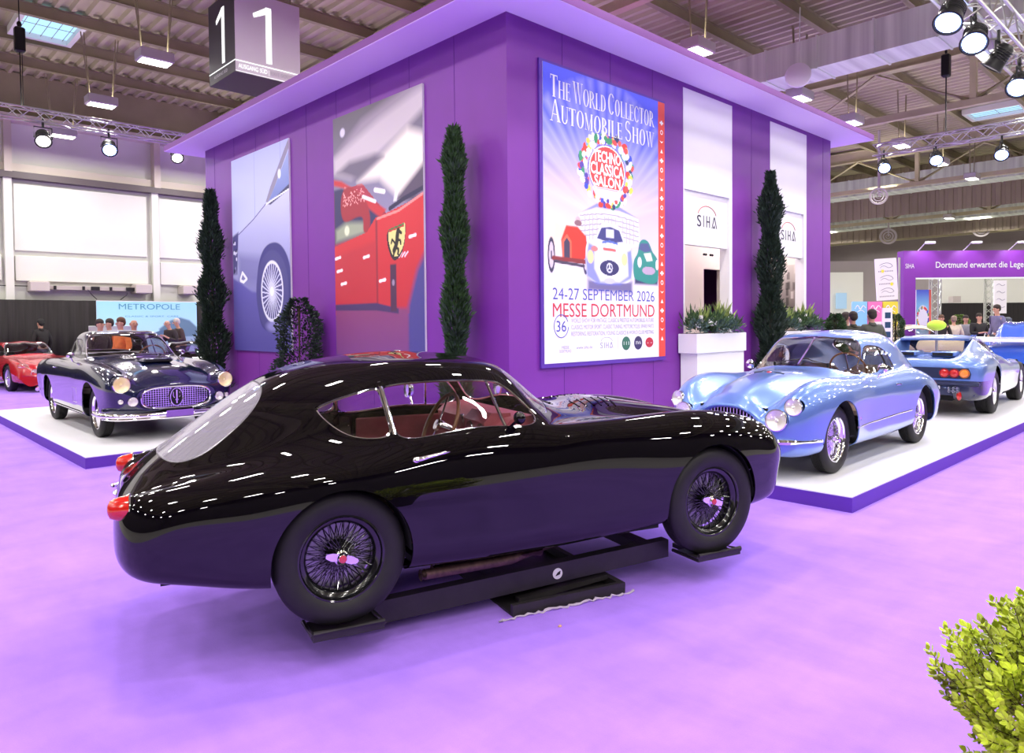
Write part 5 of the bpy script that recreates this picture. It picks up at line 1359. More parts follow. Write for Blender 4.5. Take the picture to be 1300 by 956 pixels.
# ------------------------------------------------------------ light blue coupe
def paint(name, col, metal=.45, rough=.28, flake=.06):
    m = mat(name, col, rough, metal, coat=1, coat_rough=.02)
    return m
M_lblue = paint('light_blue_metallic_paint', (.125, .225, .54), .35, .30)
def light_blue_coupe():
    root = thing('vintage_car', 'light blue fastback coupe with twin headlamps and wire wheels on the white platform', 'car', (9.413, 3.559, .143), rz=3.146)
    lo = [(.755, .42), (.72, .25), (.5, .23)]
    L = [
     (-.98, [(0, .5)]*10),
     (-.975, [(0, .58), (.1, .575), (.2, .56), (.27, .55), (.33, .54), (.37, .52), (.38, .48), (.36, .43), (.3, .40), (.2, .39)]),
     (-.93, [(0, .68), (.18, .67), (.34, .64), (.45, .62), (.54, .60), (.61, .55), (.62, .47), (.6, .38), (.54, .32), (.4, .30)]),
     (-.78, [(0, .84), (.2, .82), (.38, .76), (.50, .70), (.60, .67), (.68, .61), (.71, .50), (.69, .38), (.64, .29), (.45, .27)]),
     (-.5, [(0, 1.05), (.24, 1.02), (.43, .92), (.54, .80), (.64, .765), (.73, .70), (.77, .56), (.76, .40), (.72, .26), (.5, .25)]),
     (-.15, [(0, 1.235), (.27, 1.20), (.46, 1.06), (.565, .88), (.66, .85), (.75, .77), (.788, .60), (.778, .42), (.74, .27), (.5, .25)]),
     (.15, [(0, 1.318), (.29, 1.288), (.49, 1.15), (.59, .915), (.67, .885), (.75, .79), (.788, .62), (.778, .42), (.74, .28), (.5, .25)]),
     (.5, [(0, 1.348), (.30, 1.318), (.51, 1.20), (.615, .92), (.67, .885), (.742, .79), (.775, .62), (.768, .42), (.73, .27), (.5, .24)]),
     (.9, [(0, 1.342), (.31, 1.312), (.52, 1.205), (.632, .905), (.672, .87), (.735, .775), (.76, .60)]+lo),
     (1.2, [(0, 1.30), (.30, 1.275), (.505, 1.175), (.637, .893), (.672, .86), (.735, .765), (.757, .60)]+lo),
     (1.38, [(0, 1.20), (.31, 1.17), (.515, 1.06), (.635, .89), (.672, .86), (.735, .765), (.757, .60)]+lo),
     (1.6, [(0, 1.0), (.29, .99), (.51, .925), (.615, .878), (.675, .86), (.738, .765), (.76, .60)]+lo),
     (1.74, [(0, .95), (.26, .94), (.46, .895), (.58, .868), (.675, .865), (.742, .775), (.765, .61)]+lo),
     (2.1, [(0, .945), (.22, .925), (.40, .86), (.50, .857), (.645, .888), (.75, .80), (.788, .63), (.782, .44), (.74, .26), (.5, .24)]),
     (2.5, [(0, .915), (.2, .89), (.36, .805), (.46, .825), (.615, .908), (.74, .83), (.792, .66), (.787, .47), (.74, .28), (.5, .25)]),
     (2.85, [(0, .855), (.18, .825), (.33, .73), (.43, .755), (.58, .862), (.70, .79), (.75, .64), (.74, .46), (.70, .27), (.45, .25)]),
     (3.04, [(0, .79), (.17, .755), (.30, .66), (.405, .675), (.54, .765), (.645, .71), (.685, .58), (.67, .42), (.62, .26), (.4, .24)]),
     (3.13, [(0, .755), (.16, .73), (.28, .655), (.38, .61), (.48, .655), (.565, .61), (.595, .51), (.58, .39), (.53, .26), (.35, .24)]),
     (3.20, [(0, .700), (.14, .688), (.25, .63), (.33, .57), (.405, .54), (.455, .51), (.465, .45), (.44, .37), (.39, .27), (.28, .25)]),
     (3.215, [(0, .668), (.13, .658), (.235, .617), (.31, .565), (.358, .515), (.362, .465), (.335, .42), (.28, .385), (.2, .365), (.1, .355)]),
     (3.18, [(0, .658), (.125, .648), (.225, .607), (.298, .555), (.342, .51), (.348, .465), (.315, .425), (.265, .395), (.19, .375), (.1, .365)]),
     (3.08, [(0, .658), (.125, .648), (.225, .607), (.298, .555), (.342, .51), (.348, .465), (.315, .425), (.265, .395), (.19, .375), (.1, .365)]),
    ]
    B = Body(Surf(L, 220, 90))
    B.arch('rear_arch', .02, .335, .362); B.arch('front_arch', 2.42, .335, .372)
    B.side('door_glass', [(.60, .93), (.66, 1.06), (.80, 1.15), (1.0, 1.185), (1.2, 1.175), (1.31, 1.09), (1.50, .93), (1.48, .91), (1.1, .905), (.65, .91)], 2, 3.8)
    B.plan('screen', [(1.235, 0), (1.23, .25), (1.20, .41), (1.22, .475), (1.38, .545), (1.55, .60), (1.60, .58), (1.665, .35), (1.69, 0)], 70, .8)
    B.plan('rear', [(-.05, 0), (-.06, .28), (-.12, .36), (-.3, .36), (-.5, .30), (-.55, .15), (-.56, 0)], 50, .8)
    lamp_hole(B, .485, .565, .094); lamp_hole(B, .60, .685, .074)
    B.build(root, M_lblue, .010)
    dark = mat('smoked_interior_glass', (.02, .015, .02), .1)
    B.pane('screen', 'windscreen', M_glass, root); B.rim('screen', 'windscreen_trim', M_chrome, root, .008)
    B.pane('rear', 'rear_window', M_glass, root); B.rim('rear', 'rear_window_trim', M_chrome, root, .007)
    B.pane('door_glass', 'door_window', M_glass, root, mirror='two'); B.rim('door_glass', 'door_window_trim', M_chrome, root, .008, mirror='two')
    for sg in (1, -1):
        b = MB(); b.tube(B.proj_side([(.90, 1.17), (.84, 1.03), (.80, .91)], 0, 10, sg), .010, 8); b.build('window_divider', M_blacktrim, root)
        seam(B, 'door_gap', [B.proj_side([(1.57, .86), (1.53, .75), (1.52, .5), (1.52, .32)], .0005, 20, sg), B.proj_side([(.60, .90), (.56, .8), (.54, .6), (.58, .32)], .0005, 20, sg), B.proj_side([(.58, .32), (1.52, .32)], .0005, 12, sg)], M_seam, root)
        b = MB(); b.tube(B.proj_side([(2.06, .415), (1.3, .43), (.48, .445)], .004, 24, sg), .011, 8); b.build('side_trim_strip', M_chrome, root)
        b = MB(); b.tube(B.proj_side([(.78, .755), (.85, .76), (.93, .76)], .014, 6, sg), .010, 8); b.build('door_handle', M_chrome, root)
        # lamps
        for (y, z, r_, nm) in ((.485, .565, .094, 'main_headlamp'), (.60, .685, .074, 'upper_headlamp')):
            lamp_on(B, root, y, z, r_, dict(chrome=M_chrome, lens=M_lens, reflector=M_reflector), sg, nm, .03, .030, .55)
        # bumper fin
        b = MB(); P = [(3.235, .36), (3.20, .47), (3.13, .585), (3.02, .67), (2.86, .745)]
        Q = [Vector((x, sg*(y+.015), .375)) for x, y in curve_pts(P, 20)]
        b.tube(Q, [.016+.016*sin(pi*min(1, i/12)) for i in range(20)], 8); b.build('front_bumper', M_chrome, root)
        # round mirror
        b = MB(); b.cyl((1.32, sg*.70, .86), (1.32, sg*.74, .93), .008); b.sphere((1.33, sg*.75, .955), (.022, .055, .055), 18, 12); b.build('wing_mirror', M_chrome, root)
        b = MB(); b.tube([Vector((1.62, sg*.30, 1.0)), Vector((1.60, sg*.12, 1.03)), Vector((1.55, -sg*.02+.05, 1.055))], .006, 6); b.cyl((1.62, sg*.30, .97), (1.62, sg*.30, 1.01), .015); b.build('wiper', M_blacktrim, root)
        b = MB(); b.tube(B.proj_side([(2.02, .48), (2.03, .52)], .004, 4, sg), .012, 6); b.build('side_badge', M_chrome, root)
    b = MB()
    for y in np.linspace(-.30, .30, 19):
        t = abs(y)/.33; zt = .660-.13*t*t; zb = .365+.07*t*t
        b.box(3.185, 3.20, y-.0045, y+.0045, zb, zt)
    b.build('grille_bars', M_chrome_dull, root)
    b = MB(); b.box(3.08, 3.10, -.35, .35, .36, .66); b.build('grille_back', M_liner, root)
    p = B.proj_top([(2.35, 0)], .008)[0]
    b = MB(); b.sphere(tuple(p), (.03, .03, .012), 14, 8); b.build('bonnet_badge', mat('red_badge', (.4, .02, .03), .3), root)
    b = MB()
    for sg in (1, -1): b.tube(B.proj_top([(2.35, sg*.045), (2.36, sg*.16)], .006, 5), .013, 6)
    b.build('bonnet_badge_wings', M_blacktrim, root)
    b = MB(); b.tube([Vector((1.255, .0, 1.275)), Vector((1.68, 0, .99))], .012, 8); b.build('screen_divider', M_chrome, root)
    seam(B, 'bonnet_gap', [B.proj_top([(1.82, 0), (1.80, .3), (1.74, .5), (1.85, .52), (2.3, .45), (2.8, .37), (3.0, .28)], .0005, 40), B.proj_top([(1.82, 0), (1.80, -.3), (1.74, -.5), (1.85, -.52), (2.3, -.45), (2.8, -.37), (3.0, -.28)], .0005, 40)], M_seam, root)
    for cx in (0, 2.4):
        for sg in (1, -1): wire_wheel('wheel', root, (cx, sg*.635, .327), .327, .165, .215, sg, WM_CHROME, 0, n=28, dish=-.01, spoke_r=.0035)
    wheel_wells(root, [(.02, .335, .370, .755, .30), (2.42, .335, .380, .75, .30)], M_liner)
    b = MB(); b.box(-.8, 3.0, -.44, .44, .25, .28); b.box(.40, 2.0, -.71, .71, .24, .27); b.build('floor_pan', M_liner, root)
    # interior
    b = MB(); b.prism([(1.5, .80), (1.46, .88), (1.50, .92), (1.64, .93), (1.62, .8)], -.50, .50, 'y'); b.build('dashboard', M_wood, root)
    for y in (.32, -.32):
        b = MB(); b.box(.55, 1.05, y-.23, y+.23, .35, .50, bev=.05); b.box(0, .12, -.23, .23, 0, .50, M=Matrix.Translation((.48, y, .44)) @ Matrix.Rotation(-.3, 4, 'Y'), bev=.05); b.build('seat', M_tan, root)
    for sg in (1, -1):
        b = MB(); b.box(.5, 1.45, sg*.64, sg*.66, .3, .82); b.build('door_card', M_tan, root)
    b = MB(); b.box(-.4, .35, -.5, .5, .6, .64); b.box(.3, .35, -.52, .52, .4, .85); b.build('rear_shelf', M_tan, root)
    b = MB(); b.prism([(.2, 1.29), (1.15, 1.275), (1.15, 1.265), (.2, 1.28)], -.28, .28, 'y'); b.build('headlining', M_tan, root)
    c = Vector((1.18, .34, .93)); M = Matrix.Translation(c) @ Matrix.Rotation(-1.15, 4, 'Y')
    b = MB(); b.tube([M @ Vector((.195*cos(t), .195*sin(t), 0)) for t in np.linspace(0, 2*pi, 41)[:-1]], .011, 8, closed=True); sw = b.build('steering_wheel', M_wood, root)
    b = MB()
    for t in (0, pi*2/3, pi*4/3): b.cyl(M @ Vector((0, 0, 0)), M @ Vector((.19*cos(t), .19*sin(t), 0)), .007)
    b.build('steering_spokes', M_chrome, sw)
light_blue_coupe()
# ------------------------------------------------------------ dark blue coupe
M_dblue = mat('dark_blue_paint', (.006, .009, .040), .14, .0, coat=1, coat_rough=.015)
M_yref = mat('yellowish_reflector', (.98, .88, .50), .40, .4)
def dark_blue_coupe():
    root = thing('vintage_car', 'dark blue chrome-trimmed coupe with wide trident grille on the left platform', 'car', (3.37, 13.35, .143), rz=-1.5805)
    def row(x, top, s=1, z=0): return (x, top+[(.812*s, .875+z), (.828*s, .69+z), (.812*s, .47), (.772*s, .28), (.5, .26)])
    L = [
     (-1.02, [(0, .62)]*10),
     (-1.015, [(0, .70), (.12, .695), (.23, .69), (.30, .68), (.36, .67), (.40, .64), (.41, .58), (.39, .52), (.33, .49), (.2, .48)]),
     (-.98, [(0, .83), (.22, .825), (.40, .815), (.51, .80), (.60, .79), (.665, .74), (.68, .62), (.65, .48), (.6, .40), (.4, .38)]),
     (-.88, [(0, .91), (.25, .905), (.46, .89), (.58, .88), (.69, .875), (.765, .81), (.785, .66), (.76, .48), (.71, .35), (.5, .33)]),
     (-.5, [(0, .985), (.28, .98), (.50, .96), (.62, .945), (.72, .94), (.80, .87), (.82, .68), (.80, .47), (.76, .30), (.5, .28)]),
     (-.2, [(0, 1.04), (.28, 1.03), (.48, .995), (.61, .96), (.73, .955), (.808, .88), (.825, .69), (.81, .47), (.77, .28), (.5, .27)]),
     row(.1, [(0, 1.22), (.28, 1.195), (.47, 1.10), (.61, .98), (.735, .962)]),
     row(.4, [(0, 1.365), (.30, 1.34), (.50, 1.245), (.628, .985), (.738, .962)]),
     row(.8, [(0, 1.408), (.31, 1.39), (.53, 1.30), (.64, .988), (.738, .962)]),
     row(1.15, [(0, 1.385), (.31, 1.37), (.53, 1.275), (.642, .988), (.738, .962)]),
     row(1.4, [(0, 1.265), (.33, 1.245), (.55, 1.155), (.645, .988), (.738, .962)]),
     row(1.62, [(0, 1.065), (.32, 1.055), (.54, 1.025), (.65, .985), (.74, .962)]),
     row(1.8, [(0, 1.02), (.3, 1.01), (.5, .985), (.64, .968), (.745, .96)]),
     row(2.3, [(0, 1.0), (.27, .985), (.45, .94), (.6, .937), (.745, .957)], 1.01),
     (2.8, [(0, .945), (.25, .93), (.43, .885), (.58, .89), (.735, .928), (.815, .845), (.832, .67), (.815, .47), (.77, .30), (.5, .28)]),
     (3.15, [(0, .87), (.23, .86), (.41, .82), (.56, .83), (.70, .865), (.78, .79), (.80, .64), (.78, .47), (.73, .33), (.5, .31)]),
     (3.33, [(0, .79), (.2, .785), (.38, .76), (.52, .765), (.65, .79), (.735, .74), (.75, .62), (.72, .48), (.66, .37), (.5, .35)]),
     (3.43, [(0, .73), (.19, .725), (.35, .705), (.46, .70), (.56, .70), (.62, .67), (.63, .59), (.60, .49), (.54, .41), (.4, .38)]),
     (3.455, [(0, .69), (.18, .687), (.31, .672), (.385, .645), (.425, .60), (.438, .55), (.43, .49), (.39, .44), (.30, .41), (.17, .395)]),
     (3.43, [(0, .68), (.18, .677), (.30, .662), (.37, .637), (.41, .597), (.425, .55), (.415, .495), (.375, .45), (.29, .42), (.17, .405)]),
     (3.34, [(0, .68), (.18, .677), (.30, .662), (.37, .637), (.41, .597), (.425, .55), (.415, .495), (.375, .45), (.29, .42), (.17, .405)]),
    ]
    B = Body(Surf(L, 210, 86))
    B.arch('rear_arch', .0, .345, .375); B.arch('front_arch', 2.6, .345, .395)
    B.side('door_glass', [(.18, 1.03), (.25, 1.16), (.42, 1.265), (.75, 1.285), (1.10, 1.26), (1.27, 1.17), (1.50, 1.03), (1.47, 1.01), (.9, 1.01), (.24, 1.01)], 2, 3.7)
    B.plan('screen', [(1.20, 0), (1.195, .28), (1.165, .44), (1.19, .50), (1.38, .565), (1.55, .595), (1.60, .57), (1.64, .35), (1.66, 0)], 70, .9)
    B.plan('rear', [(.30, 0), (.29, .30), (.24, .40), (.1, .42), (-.05, .40), (-.10, .2), (-.11, 0)], 50, .9)
    lamp_hole(B, .65, .735, .108); lamp_hole(B, .535, .52, .056); lamp_hole(B, .655, .525, .03)
    B.build(root, M_dblue, .010)
    B.pane('screen', 'windscreen', M_glass, root); B.rim('screen', 'windscreen_trim', M_chrome, root, .013)
    B.pane('rear', 'rear_window', M_glass, root); B.rim('rear', 'rear_window_trim', M_chrome, root, .010)
    B.pane('door_glass', 'door_window', M_glass, root, mirror='two'); B.rim('door_glass', 'door_window_trim', M_chrome, root, .011, mirror='two')
    for sg in (1, -1):
        b = MB(); b.tube(B.proj_side([(.62, 1.275), (.60, 1.01)], 0, 10, sg), .009, 8); b.tube(B.proj_side([(1.18, 1.22), (1.19, 1.01)], 0, 10, sg), .007, 8); b.build('window_divider', M_chrome, root)
        seam(B, 'door_gap', [B.proj_side([(1.56, .95), (1.54, .7), (1.52, .30)], .0005, 20, sg), B.proj_side([(.42, .95), (.40, .7), (.44, .36)], .0005, 20, sg)], M_seam, root)
        b = MB(); b.tube(B.proj_side([(2.18, .295), (1.3, .30), (.42, .31)], .006, 20, sg), .018, 8); b.build('sill_strip', M_chrome, root)
        b = MB(); b.tube(B.proj_side([(.52, .86), (.62, .865), (.70, .865)], .016, 6, sg), .012, 8); b.build('door_handle', M_chrome, root)
        b = MB(); h = [B.S.hit_y(x, z) for x, z in ((1.68, .62), (1.92, .62), (1.92, .42), (1.68, .42))]
        b.tube([Vector((q.x, sg*(q.y+.004), q.z)) for q in h], .008, 6, closed=True)
        for k in range(5): z = .45+.037*k; b.tube([Vector((p.x, sg*(p.y+.002), p.z)) for p in (B.S.hit_y(1.69, z), B.S.hit_y(1.91, z))], .006, 5)
        b.build('side_vent', M_chrome, root)
        b = MB(); c_ = Vector((3.36, sg*.65, .735)); M_ = Matrix.Translation(c_) @ Matrix.Rotation(sg*.04, 4, 'Z')
        b.lathe([(.085, -.15), (.095, -.15), (.112, -.02), (.116, .05), (.108, .058), (.101, .03), (.099, .0)], 28, axis='x', M=M_); b.build('headlamp_shell', M_dblue, root)
        headlamp(root, (3.43, sg*.65, .735), .098, dict(chrome=M_chrome, lens=M_lens, reflector=M_yref), sg*.04, .0, 'headlamp', .035)
        lamp_on(B, root, .535, .52, .056, dict(chrome=M_chrome, lens=M_lens, reflector=M_reflector), sg, 'fog_lamp', .02, .03, .6)
        lamp_on(B, root, .655, .525, .03, dict(chrome=M_chrome, lens=M_lens, reflector=M_reflector), sg, 'parking_lamp', .015, .02, .5)
        b = MB(); b.cyl((1.35, sg*.74, .96), (1.35, sg*.77, 1.03), .008); b.sphere((1.36, sg*.775, 1.06), (.02, .055, .04), 16, 10); b.build('wing_mirror', M_chrome, root)
        b = MB(); b.tube([Vector((1.66, sg*.28+.1, 1.055)), Vector((1.60, sg*.28-.1, 1.09)), Vector((1.58, sg*.28-.3, 1.10))], .006, 6); b.build('wiper', M_chrome, root)
        b = MB(); b.tube([Vector((-1.0, sg*.3, .42)), Vector((-1.05, sg*.6, .43)), Vector((-.95, sg*.79, .44)), Vector((-.75, sg*.83, .44))], .032, 8); b.build('rear_bumper', M_chrome, root)
    el = lambda s, n=40: [Vector((3.46, s*.432*(abs(cos(t))**.6)*(1 if cos(t) > 0 else -1), .543+s*.142*(abs(sin(t))**.7)*(1 if sin(t) > 0 else -1))) for t in np.linspace(0, 2*pi, n+1)[:-1]]
    b = MB(); b.tube(el(1), .014, 8, closed=True); b.build('grille_surround', M_chrome, root)
    b = MB()
    for k in range(27):
        y = -.40+.8*k/26; t = min(1, abs(y)/.432); hh = .135*(1-t**3.2)**.4
        if hh > .01: b.box(3.405, 3.425, y-.0035, y+.0035, .543-hh, .543+hh)
    for z in np.linspace(.43, .655, 9):
        t = abs(z-.543)/.142; ww = .42*(1-t**3)**.4; b.box(3.415, 3.43, -ww, ww, z-.003, z+.003)
    b.build('grille_mesh', M_chrome, root)
    b = MB(); b.box(3.33, 3.345, -.43, .43, .41, .68); b.build('grille_back', M_liner, root)
    b = MB(); b.lathe([(0, 3.435), (.075, 3.435), (.075, 3.445), (0, 3.445)], 28, axis='x', M=Matrix.Translation((0, 0, .543)) @ Matrix.Scale(1.45, 4, (0, 0, 1))); b.build('emblem_disc', M_blacktrim, root)
    b = MB(); b.tube([Vector((3.455, .078*cos(t), .543+.115*sin(t))) for t in np.linspace(0, 2*pi, 33)[:-1]], .008, 6, closed=True)
    b.box(3.45, 3.465, -.008, .008, .46, .635); b.box(3.45, 3.465, -.02, .02, .50, .512)
    for sg in (-1, 1): b.tube([Vector((3.458, 0, .53)), Vector((3.458, sg*.028, .535)), Vector((3.458, sg*.042, .56)), Vector((3.458, sg*.040, .61))], .007, 6)
    b.build('trident_emblem', M_chrome, root)
    b = MB(); Q = [Vector((x, y, z)) for x, y, z in curve_pts([(2.98, -.86, .36), (3.25, -.84, .35), (3.45, -.68, .34), (3.53, -.35, .335), (3.54, 0, .33), (3.53, .35, .335), (3.45, .68, .34), (3.25, .84, .35), (2.98, .86, .36)], 50)]
    b.tube(Q, .034, 10); b.tube([q+Vector((.012, 0, -.04)) for q in Q[6:-6]], .018, 8); b.build('front_bumper', M_chrome, root)
    b = MB(); b.box(3.575, 3.585, -.17, .17, .30, .385, bev=.004); b.build('number_plate', mat('plate_purple_reflection', (.22, .10, .45), .3), root)  # purple reflection put into the plate's base colour
    p = B.proj_top([(2.55, 0)], .01)[0]
    b = MB(); b.box(2.35, 2.75, -.20, .20, p.z-.02, p.z+.035, bev=.03); b.build('bonnet_scoop', M_dblue, root)
    b = MB(); b.box(2.745, 2.755, -.17, .17, p.z-.005, p.z+.025); b.build('scoop_mouth', M_blacktrim, root)
    seam(B, 'bonnet_gap', [B.proj_top([(1.86, 0), (1.85, .35), (1.80, .58), (1.95, .60), (2.5, .58), (3.0, .52), (3.3, .42)], .0005, 40), B.proj_top([(1.86, 0), (1.85, -.35), (1.80, -.58), (1.95, -.60), (2.5, -.58), (3.0, -.52), (3.3, -.42)], .0005, 40)], M_seam, root)
    for cx in (0, 2.6):
        for sg in (1, -1): disc_wheel('wheel', root, (cx, sg*.675, .335), .335, .17, .225, sg, dict(rim=M_chrome, tyre=M_tyre, chrome=M_chrome, hub=M_chrome_dull), 0, 12)
    wheel_wells(root, [(.0, .345, .383, .78, .32), (2.6, .345, .403, .74, .32)], M_liner)
    b = MB(); b.box(-.9, 3.2, -.45, .45, .26, .29); b.box(.40, 2.18, -.76, .76, .25, .28); b.build('floor_pan', M_liner, root)
    dk = mat('dark_leather', (.05, .03, .03), .5)
    b = MB(); b.prism([(1.5, .90), (1.46, .98), (1.50, 1.01), (1.62, 1.02), (1.60, .9)], -.52, .52, 'y'); b.build('dashboard', dk, root)
    for y in (.34, -.34):
        b = MB(); b.box(.65, 1.15, y-.25, y+.25, .35, .52, bev=.05); b.box(0, .12, -.25, .25, 0, .50, M=Matrix.Translation((.58, y, .46)) @ Matrix.Rotation(-.25, 4, 'Y'), bev=.05); b.build('seat', dk, root)
    b = MB(); b.box(-.1, .5, -.55, .55, .7, .92, bev=.03); b.build('rear_shelf', dk, root)
    for sg in (1, -1):
        b = MB(); b.box(.4, 1.5, sg*.68, sg*.70, .3, .90); b.build('door_card', dk, root)
    b = MB(); c = Vector((1.25, .36, 1.0)); M = Matrix.Translation(c) @ Matrix.Rotation(-1.15, 4, 'Y'); b.tube([M @ Vector((.19*cos(t), .19*sin(t), 0)) for t in np.linspace(0, 2*pi, 41)[:-1]], .012, 8, closed=True); b.build('steering_wheel', M_wood, root)
    b = MB(); b.box(1.40, 1.41, .05, .16, 1.19, 1.22, bev=.003); b.cyl((1.405, .1, 1.2), (1.32, .1, 1.27), .006); b.build('rear_view_mirror', M_blacktrim, root)
dark_blue_coupe()
# ------------------------------------------------------------ mid-engined wedge coupe, seen from behind
def wedge_coupe():
    root = thing('sports_car', 'light blue mid-engined wedge coupe with black tail panel, seen from behind', 'car', (13.1, 3.78, .143), rz=.06)
    P_ = M_lblue
    L = [
     (-.975, [(0, .6)]*10),
     (-.974, [(0, .70), (.15, .70), (.3, .70), (.36, .69), (.41, .68), (.45, .65), (.46, .6), (.45, .52), (.42, .47), (.3, .46)]),
     (-.968, [(0, .79), (.24, .79), (.47, .79), (.58, .785), (.67, .775), (.74, .735), (.765, .62), (.755, .5), (.73, .38), (.5, .36)]),
     (-.95, [(0, .825), (.25, .825), (.49, .825), (.61, .82), (.715, .805), (.80, .755), (.83, .62), (.82, .49), (.79, .35), (.5, .32)]),
     (-.86, [(0, .85), (.26, .85), (.47, .853), (.60, .868), (.72, .855), (.84, .785), (.872, .63), (.865, .48), (.84, .32), (.5, .28)]),
     (-.5, [(0, .87), (.28, .87), (.45, .885), (.565, .968), (.68, .93), (.83, .845), (.898, .67), (.888, .48), (.86, .30), (.5, .25)]),
     (0, [(0, .885), (.28, .885), (.43, .91), (.53, 1.08), (.64, 1.01), (.81, .885), (.905, .69), (.893, .48), (.86, .28), (.5, .25)]),
     (.22, [(0, .90), (.27, .90), (.42, .93), (.515, 1.125), (.63, 1.035), (.79, .885), (.898, .69), (.89, .48), (.86, .27), (.5, .25)]),
     (.32, [(0, 1.08), (.27, 1.08), (.42, 1.09), (.51, 1.14), (.63, 1.035), (.79, .88), (.892, .68), (.885, .48), (.85, .26), (.5, .25)]),
     (.42, [(0, 1.165), (.28, 1.165), (.42, 1.155), (.515, 1.135), (.63, 1.02), (.785, .875), (.888, .68), (.88, .47), (.85, .25), (.5, .24)]),
     (.8, [(0, 1.175), (.3, 1.17), (.45, 1.15), (.535, 1.105), (.66, .93), (.785, .85), (.88, .66), (.872, .46), (.84, .25), (.5, .24)]),
     (1.2, [(0, 1.125), (.31, 1.115), (.47, 1.075), (.56, 1.0), (.68, .86), (.79, .80), (.875, .64), (.865, .45), (.83, .25), (.5, .24)]),
     (1.85, [(0, .82), (.35, .81), (.55, .79), (.65, .765), (.74, .745), (.82, .70), (.87, .6), (.86, .45), (.83, .25), (.5, .24)]),
     (2.5, [(0, .70), (.35, .69), (.55, .70), (.66, .725), (.76, .72), (.84, .66), (.88, .56), (.87, .42), (.83, .25), (.5, .24)]),
     (3.1, [(0, .60), (.35, .59), (.55, .59), (.66, .59), (.74, .58), (.80, .55), (.83, .48), (.82, .38), (.78, .25), (.5, .22)]),
     (3.35, [(0, .50), (.3, .50), (.5, .495), (.6, .49), (.67, .48), (.72, .46), (.74, .41), (.72, .34), (.68, .26), (.45, .24)]),
     (3.42, [(0, .42), (.2, .42), (.3, .42), (.4, .415), (.46, .41), (.5, .40), (.51, .38), (.5, .35), (.45, .32), (.3, .31)]),
     (3.425, [(0, .38)]*10),
    ]
    B = Body(Surf(L, 200, 84))
    B.arch('rear_arch', 0, .36, .385); B.arch('front_arch', 2.5, .35, .375)
    B.side('side_glass', [(.36, .98), (.42, 1.08), (.8, 1.065), (1.15, 1.0), (1.68, .80), (1.6, .785), (1.0, .86), (.45, .94)], 2, 4.9)
    B.plan('screen', [(1.22, 0), (1.20, .3), (1.16, .45), (1.2, .50), (1.5, .60), (1.78, .66), (1.83, .6), (1.88, .3), (1.9, 0)], 60, .7)
    f = lambda v, a: max(abs(v[1])-.40, abs(v[0]-.27)-.085) if v[2] > .9 else .3
    B.cut('rear', f)
    B.cut('lower', lambda v, a: v[2]-.555)
    B.build(root, P_, .010)
    dk = mat('dark_blue_black_lower_paint', (.02, .024, .06), .2, coat=1)
    B.pane('lower', 'lower_body', dk, root, inset=0, t=.01)
    B.pane('screen', 'windscreen', M_glass, root)
    B.pane('rear', 'rear_window', M_glass, root)
    B.pane('side_glass', 'side_window', M_glass, root, mirror='two'); B.rim('side_glass', 'side_window_trim', M_blacktrim, root, .016, mirror='two')
    for sg in (1, -1):
        b = MB(); b.tube(B.proj_side([(.95, 1.05), (1.15, .84)], .004, 8, sg), .010, 6); b.tube(B.proj_side([(.62, 1.07), (.7, .91)], .004, 8, sg), .012, 6); b.build('window_divider', M_chrome, root)
        seam(B, 'door_gap', [B.proj_side([(.62, .88), (.60, .5)], .001, 8, sg), B.proj_side([(1.85, .73), (1.83, .5)], .001, 8, sg)], M_seam, root)
    # black tail panel, lamps, bumper
    b = MB(); b.prism([(-.70, .745), (.70, .745), (.735, .66), (.72, .585), (-.72, .585), (-.735, .66)], -1.0, -.955, 'x'); b.build('tail_panel', mat('dark_tail_panel', (.012, .014, .04), .3, coat=.5), root)
    for sg in (1, -1):
        for y, m, nm in ((.39, M_redlens, 'red_tail_lamp'), (.52, M_redlens, 'red_tail_lamp'), (.65, M_amberlens, 'amber_tail_lamp')):
            b = MB(); b.lathe([(0, -1.025), (.035, -1.023), (.052, -1.013), (.055, -.995)], 24, axis='x', M=Matrix.Translation((0, sg*y, .665))); b.lathe([(.056, -.998), (.064, -1.007), (.068, -.998)], 24, axis='x', M=Matrix.Translation((0, sg*y, .665)))
            b.build(nm, m, root)
    b = MB(); b.box(-1.01, -.88, -.84, .84, .475, .545, bev=.02); b.box(-.97, -.88, -.78, .78, .33, .475, bev=.01); b.build('rear_bumper', mat('dark_bumper', (.03, .035, .08), .35), root)
    b = MB(); b.box(-1.045, -1.03, -.34, -.12, .425, .475); b.build('number_plate', M_white, root)
    for k in range(3):
        for zz in (.44, .40):
            b = MB(); b.lathe([(.0, -.99), (.016, -.99), (.018, -1.03), (.024, -1.03), (.024, -.97)], 14, axis='x', M=Matrix.Translation((0, -.46-.055*k, zz))); b.build('exhaust_tip', M_chrome_dull, root)
    b = MB(); b.sphere((-.98, -.58, .33), (.04, .035, .07), 12, 8); b.build('fog_lamp', M_redlens, root)
    # deck louvre boxes and roof spoiler
    for sg in (1, -1):
        b = MB(); b.box(-.55, -.05, sg*.27-.17, sg*.27+.17, .885, .965, bev=.02); o = b.build('engine_louvre', P_, root)
        b = MB(); b.box(-.556, -.548, sg*.27-.14, sg*.27+.14, .90, .95); b.build('louvre_mouth', M_blacktrim, o)
    b = MB(); b.prism([(.12, 1.155), (.40, 1.185), (.42, 1.165), (.12, 1.125)], -.50, .50, 'y'); b.build('roof_spoiler', P_, root)
    for cx, w in ((0, .25), (2.5, .22)):
        for sg in (1, -1): disc_wheel('wheel', root, (cx, sg*(.885-w/2), .345), .345, w, .205, sg, dict(rim=mat('silver_alloy', (.75, .74, .78), .3, .9), tyre=M_tyre, chrome=M_chrome, hub=M_chrome_dull), 0, 5)
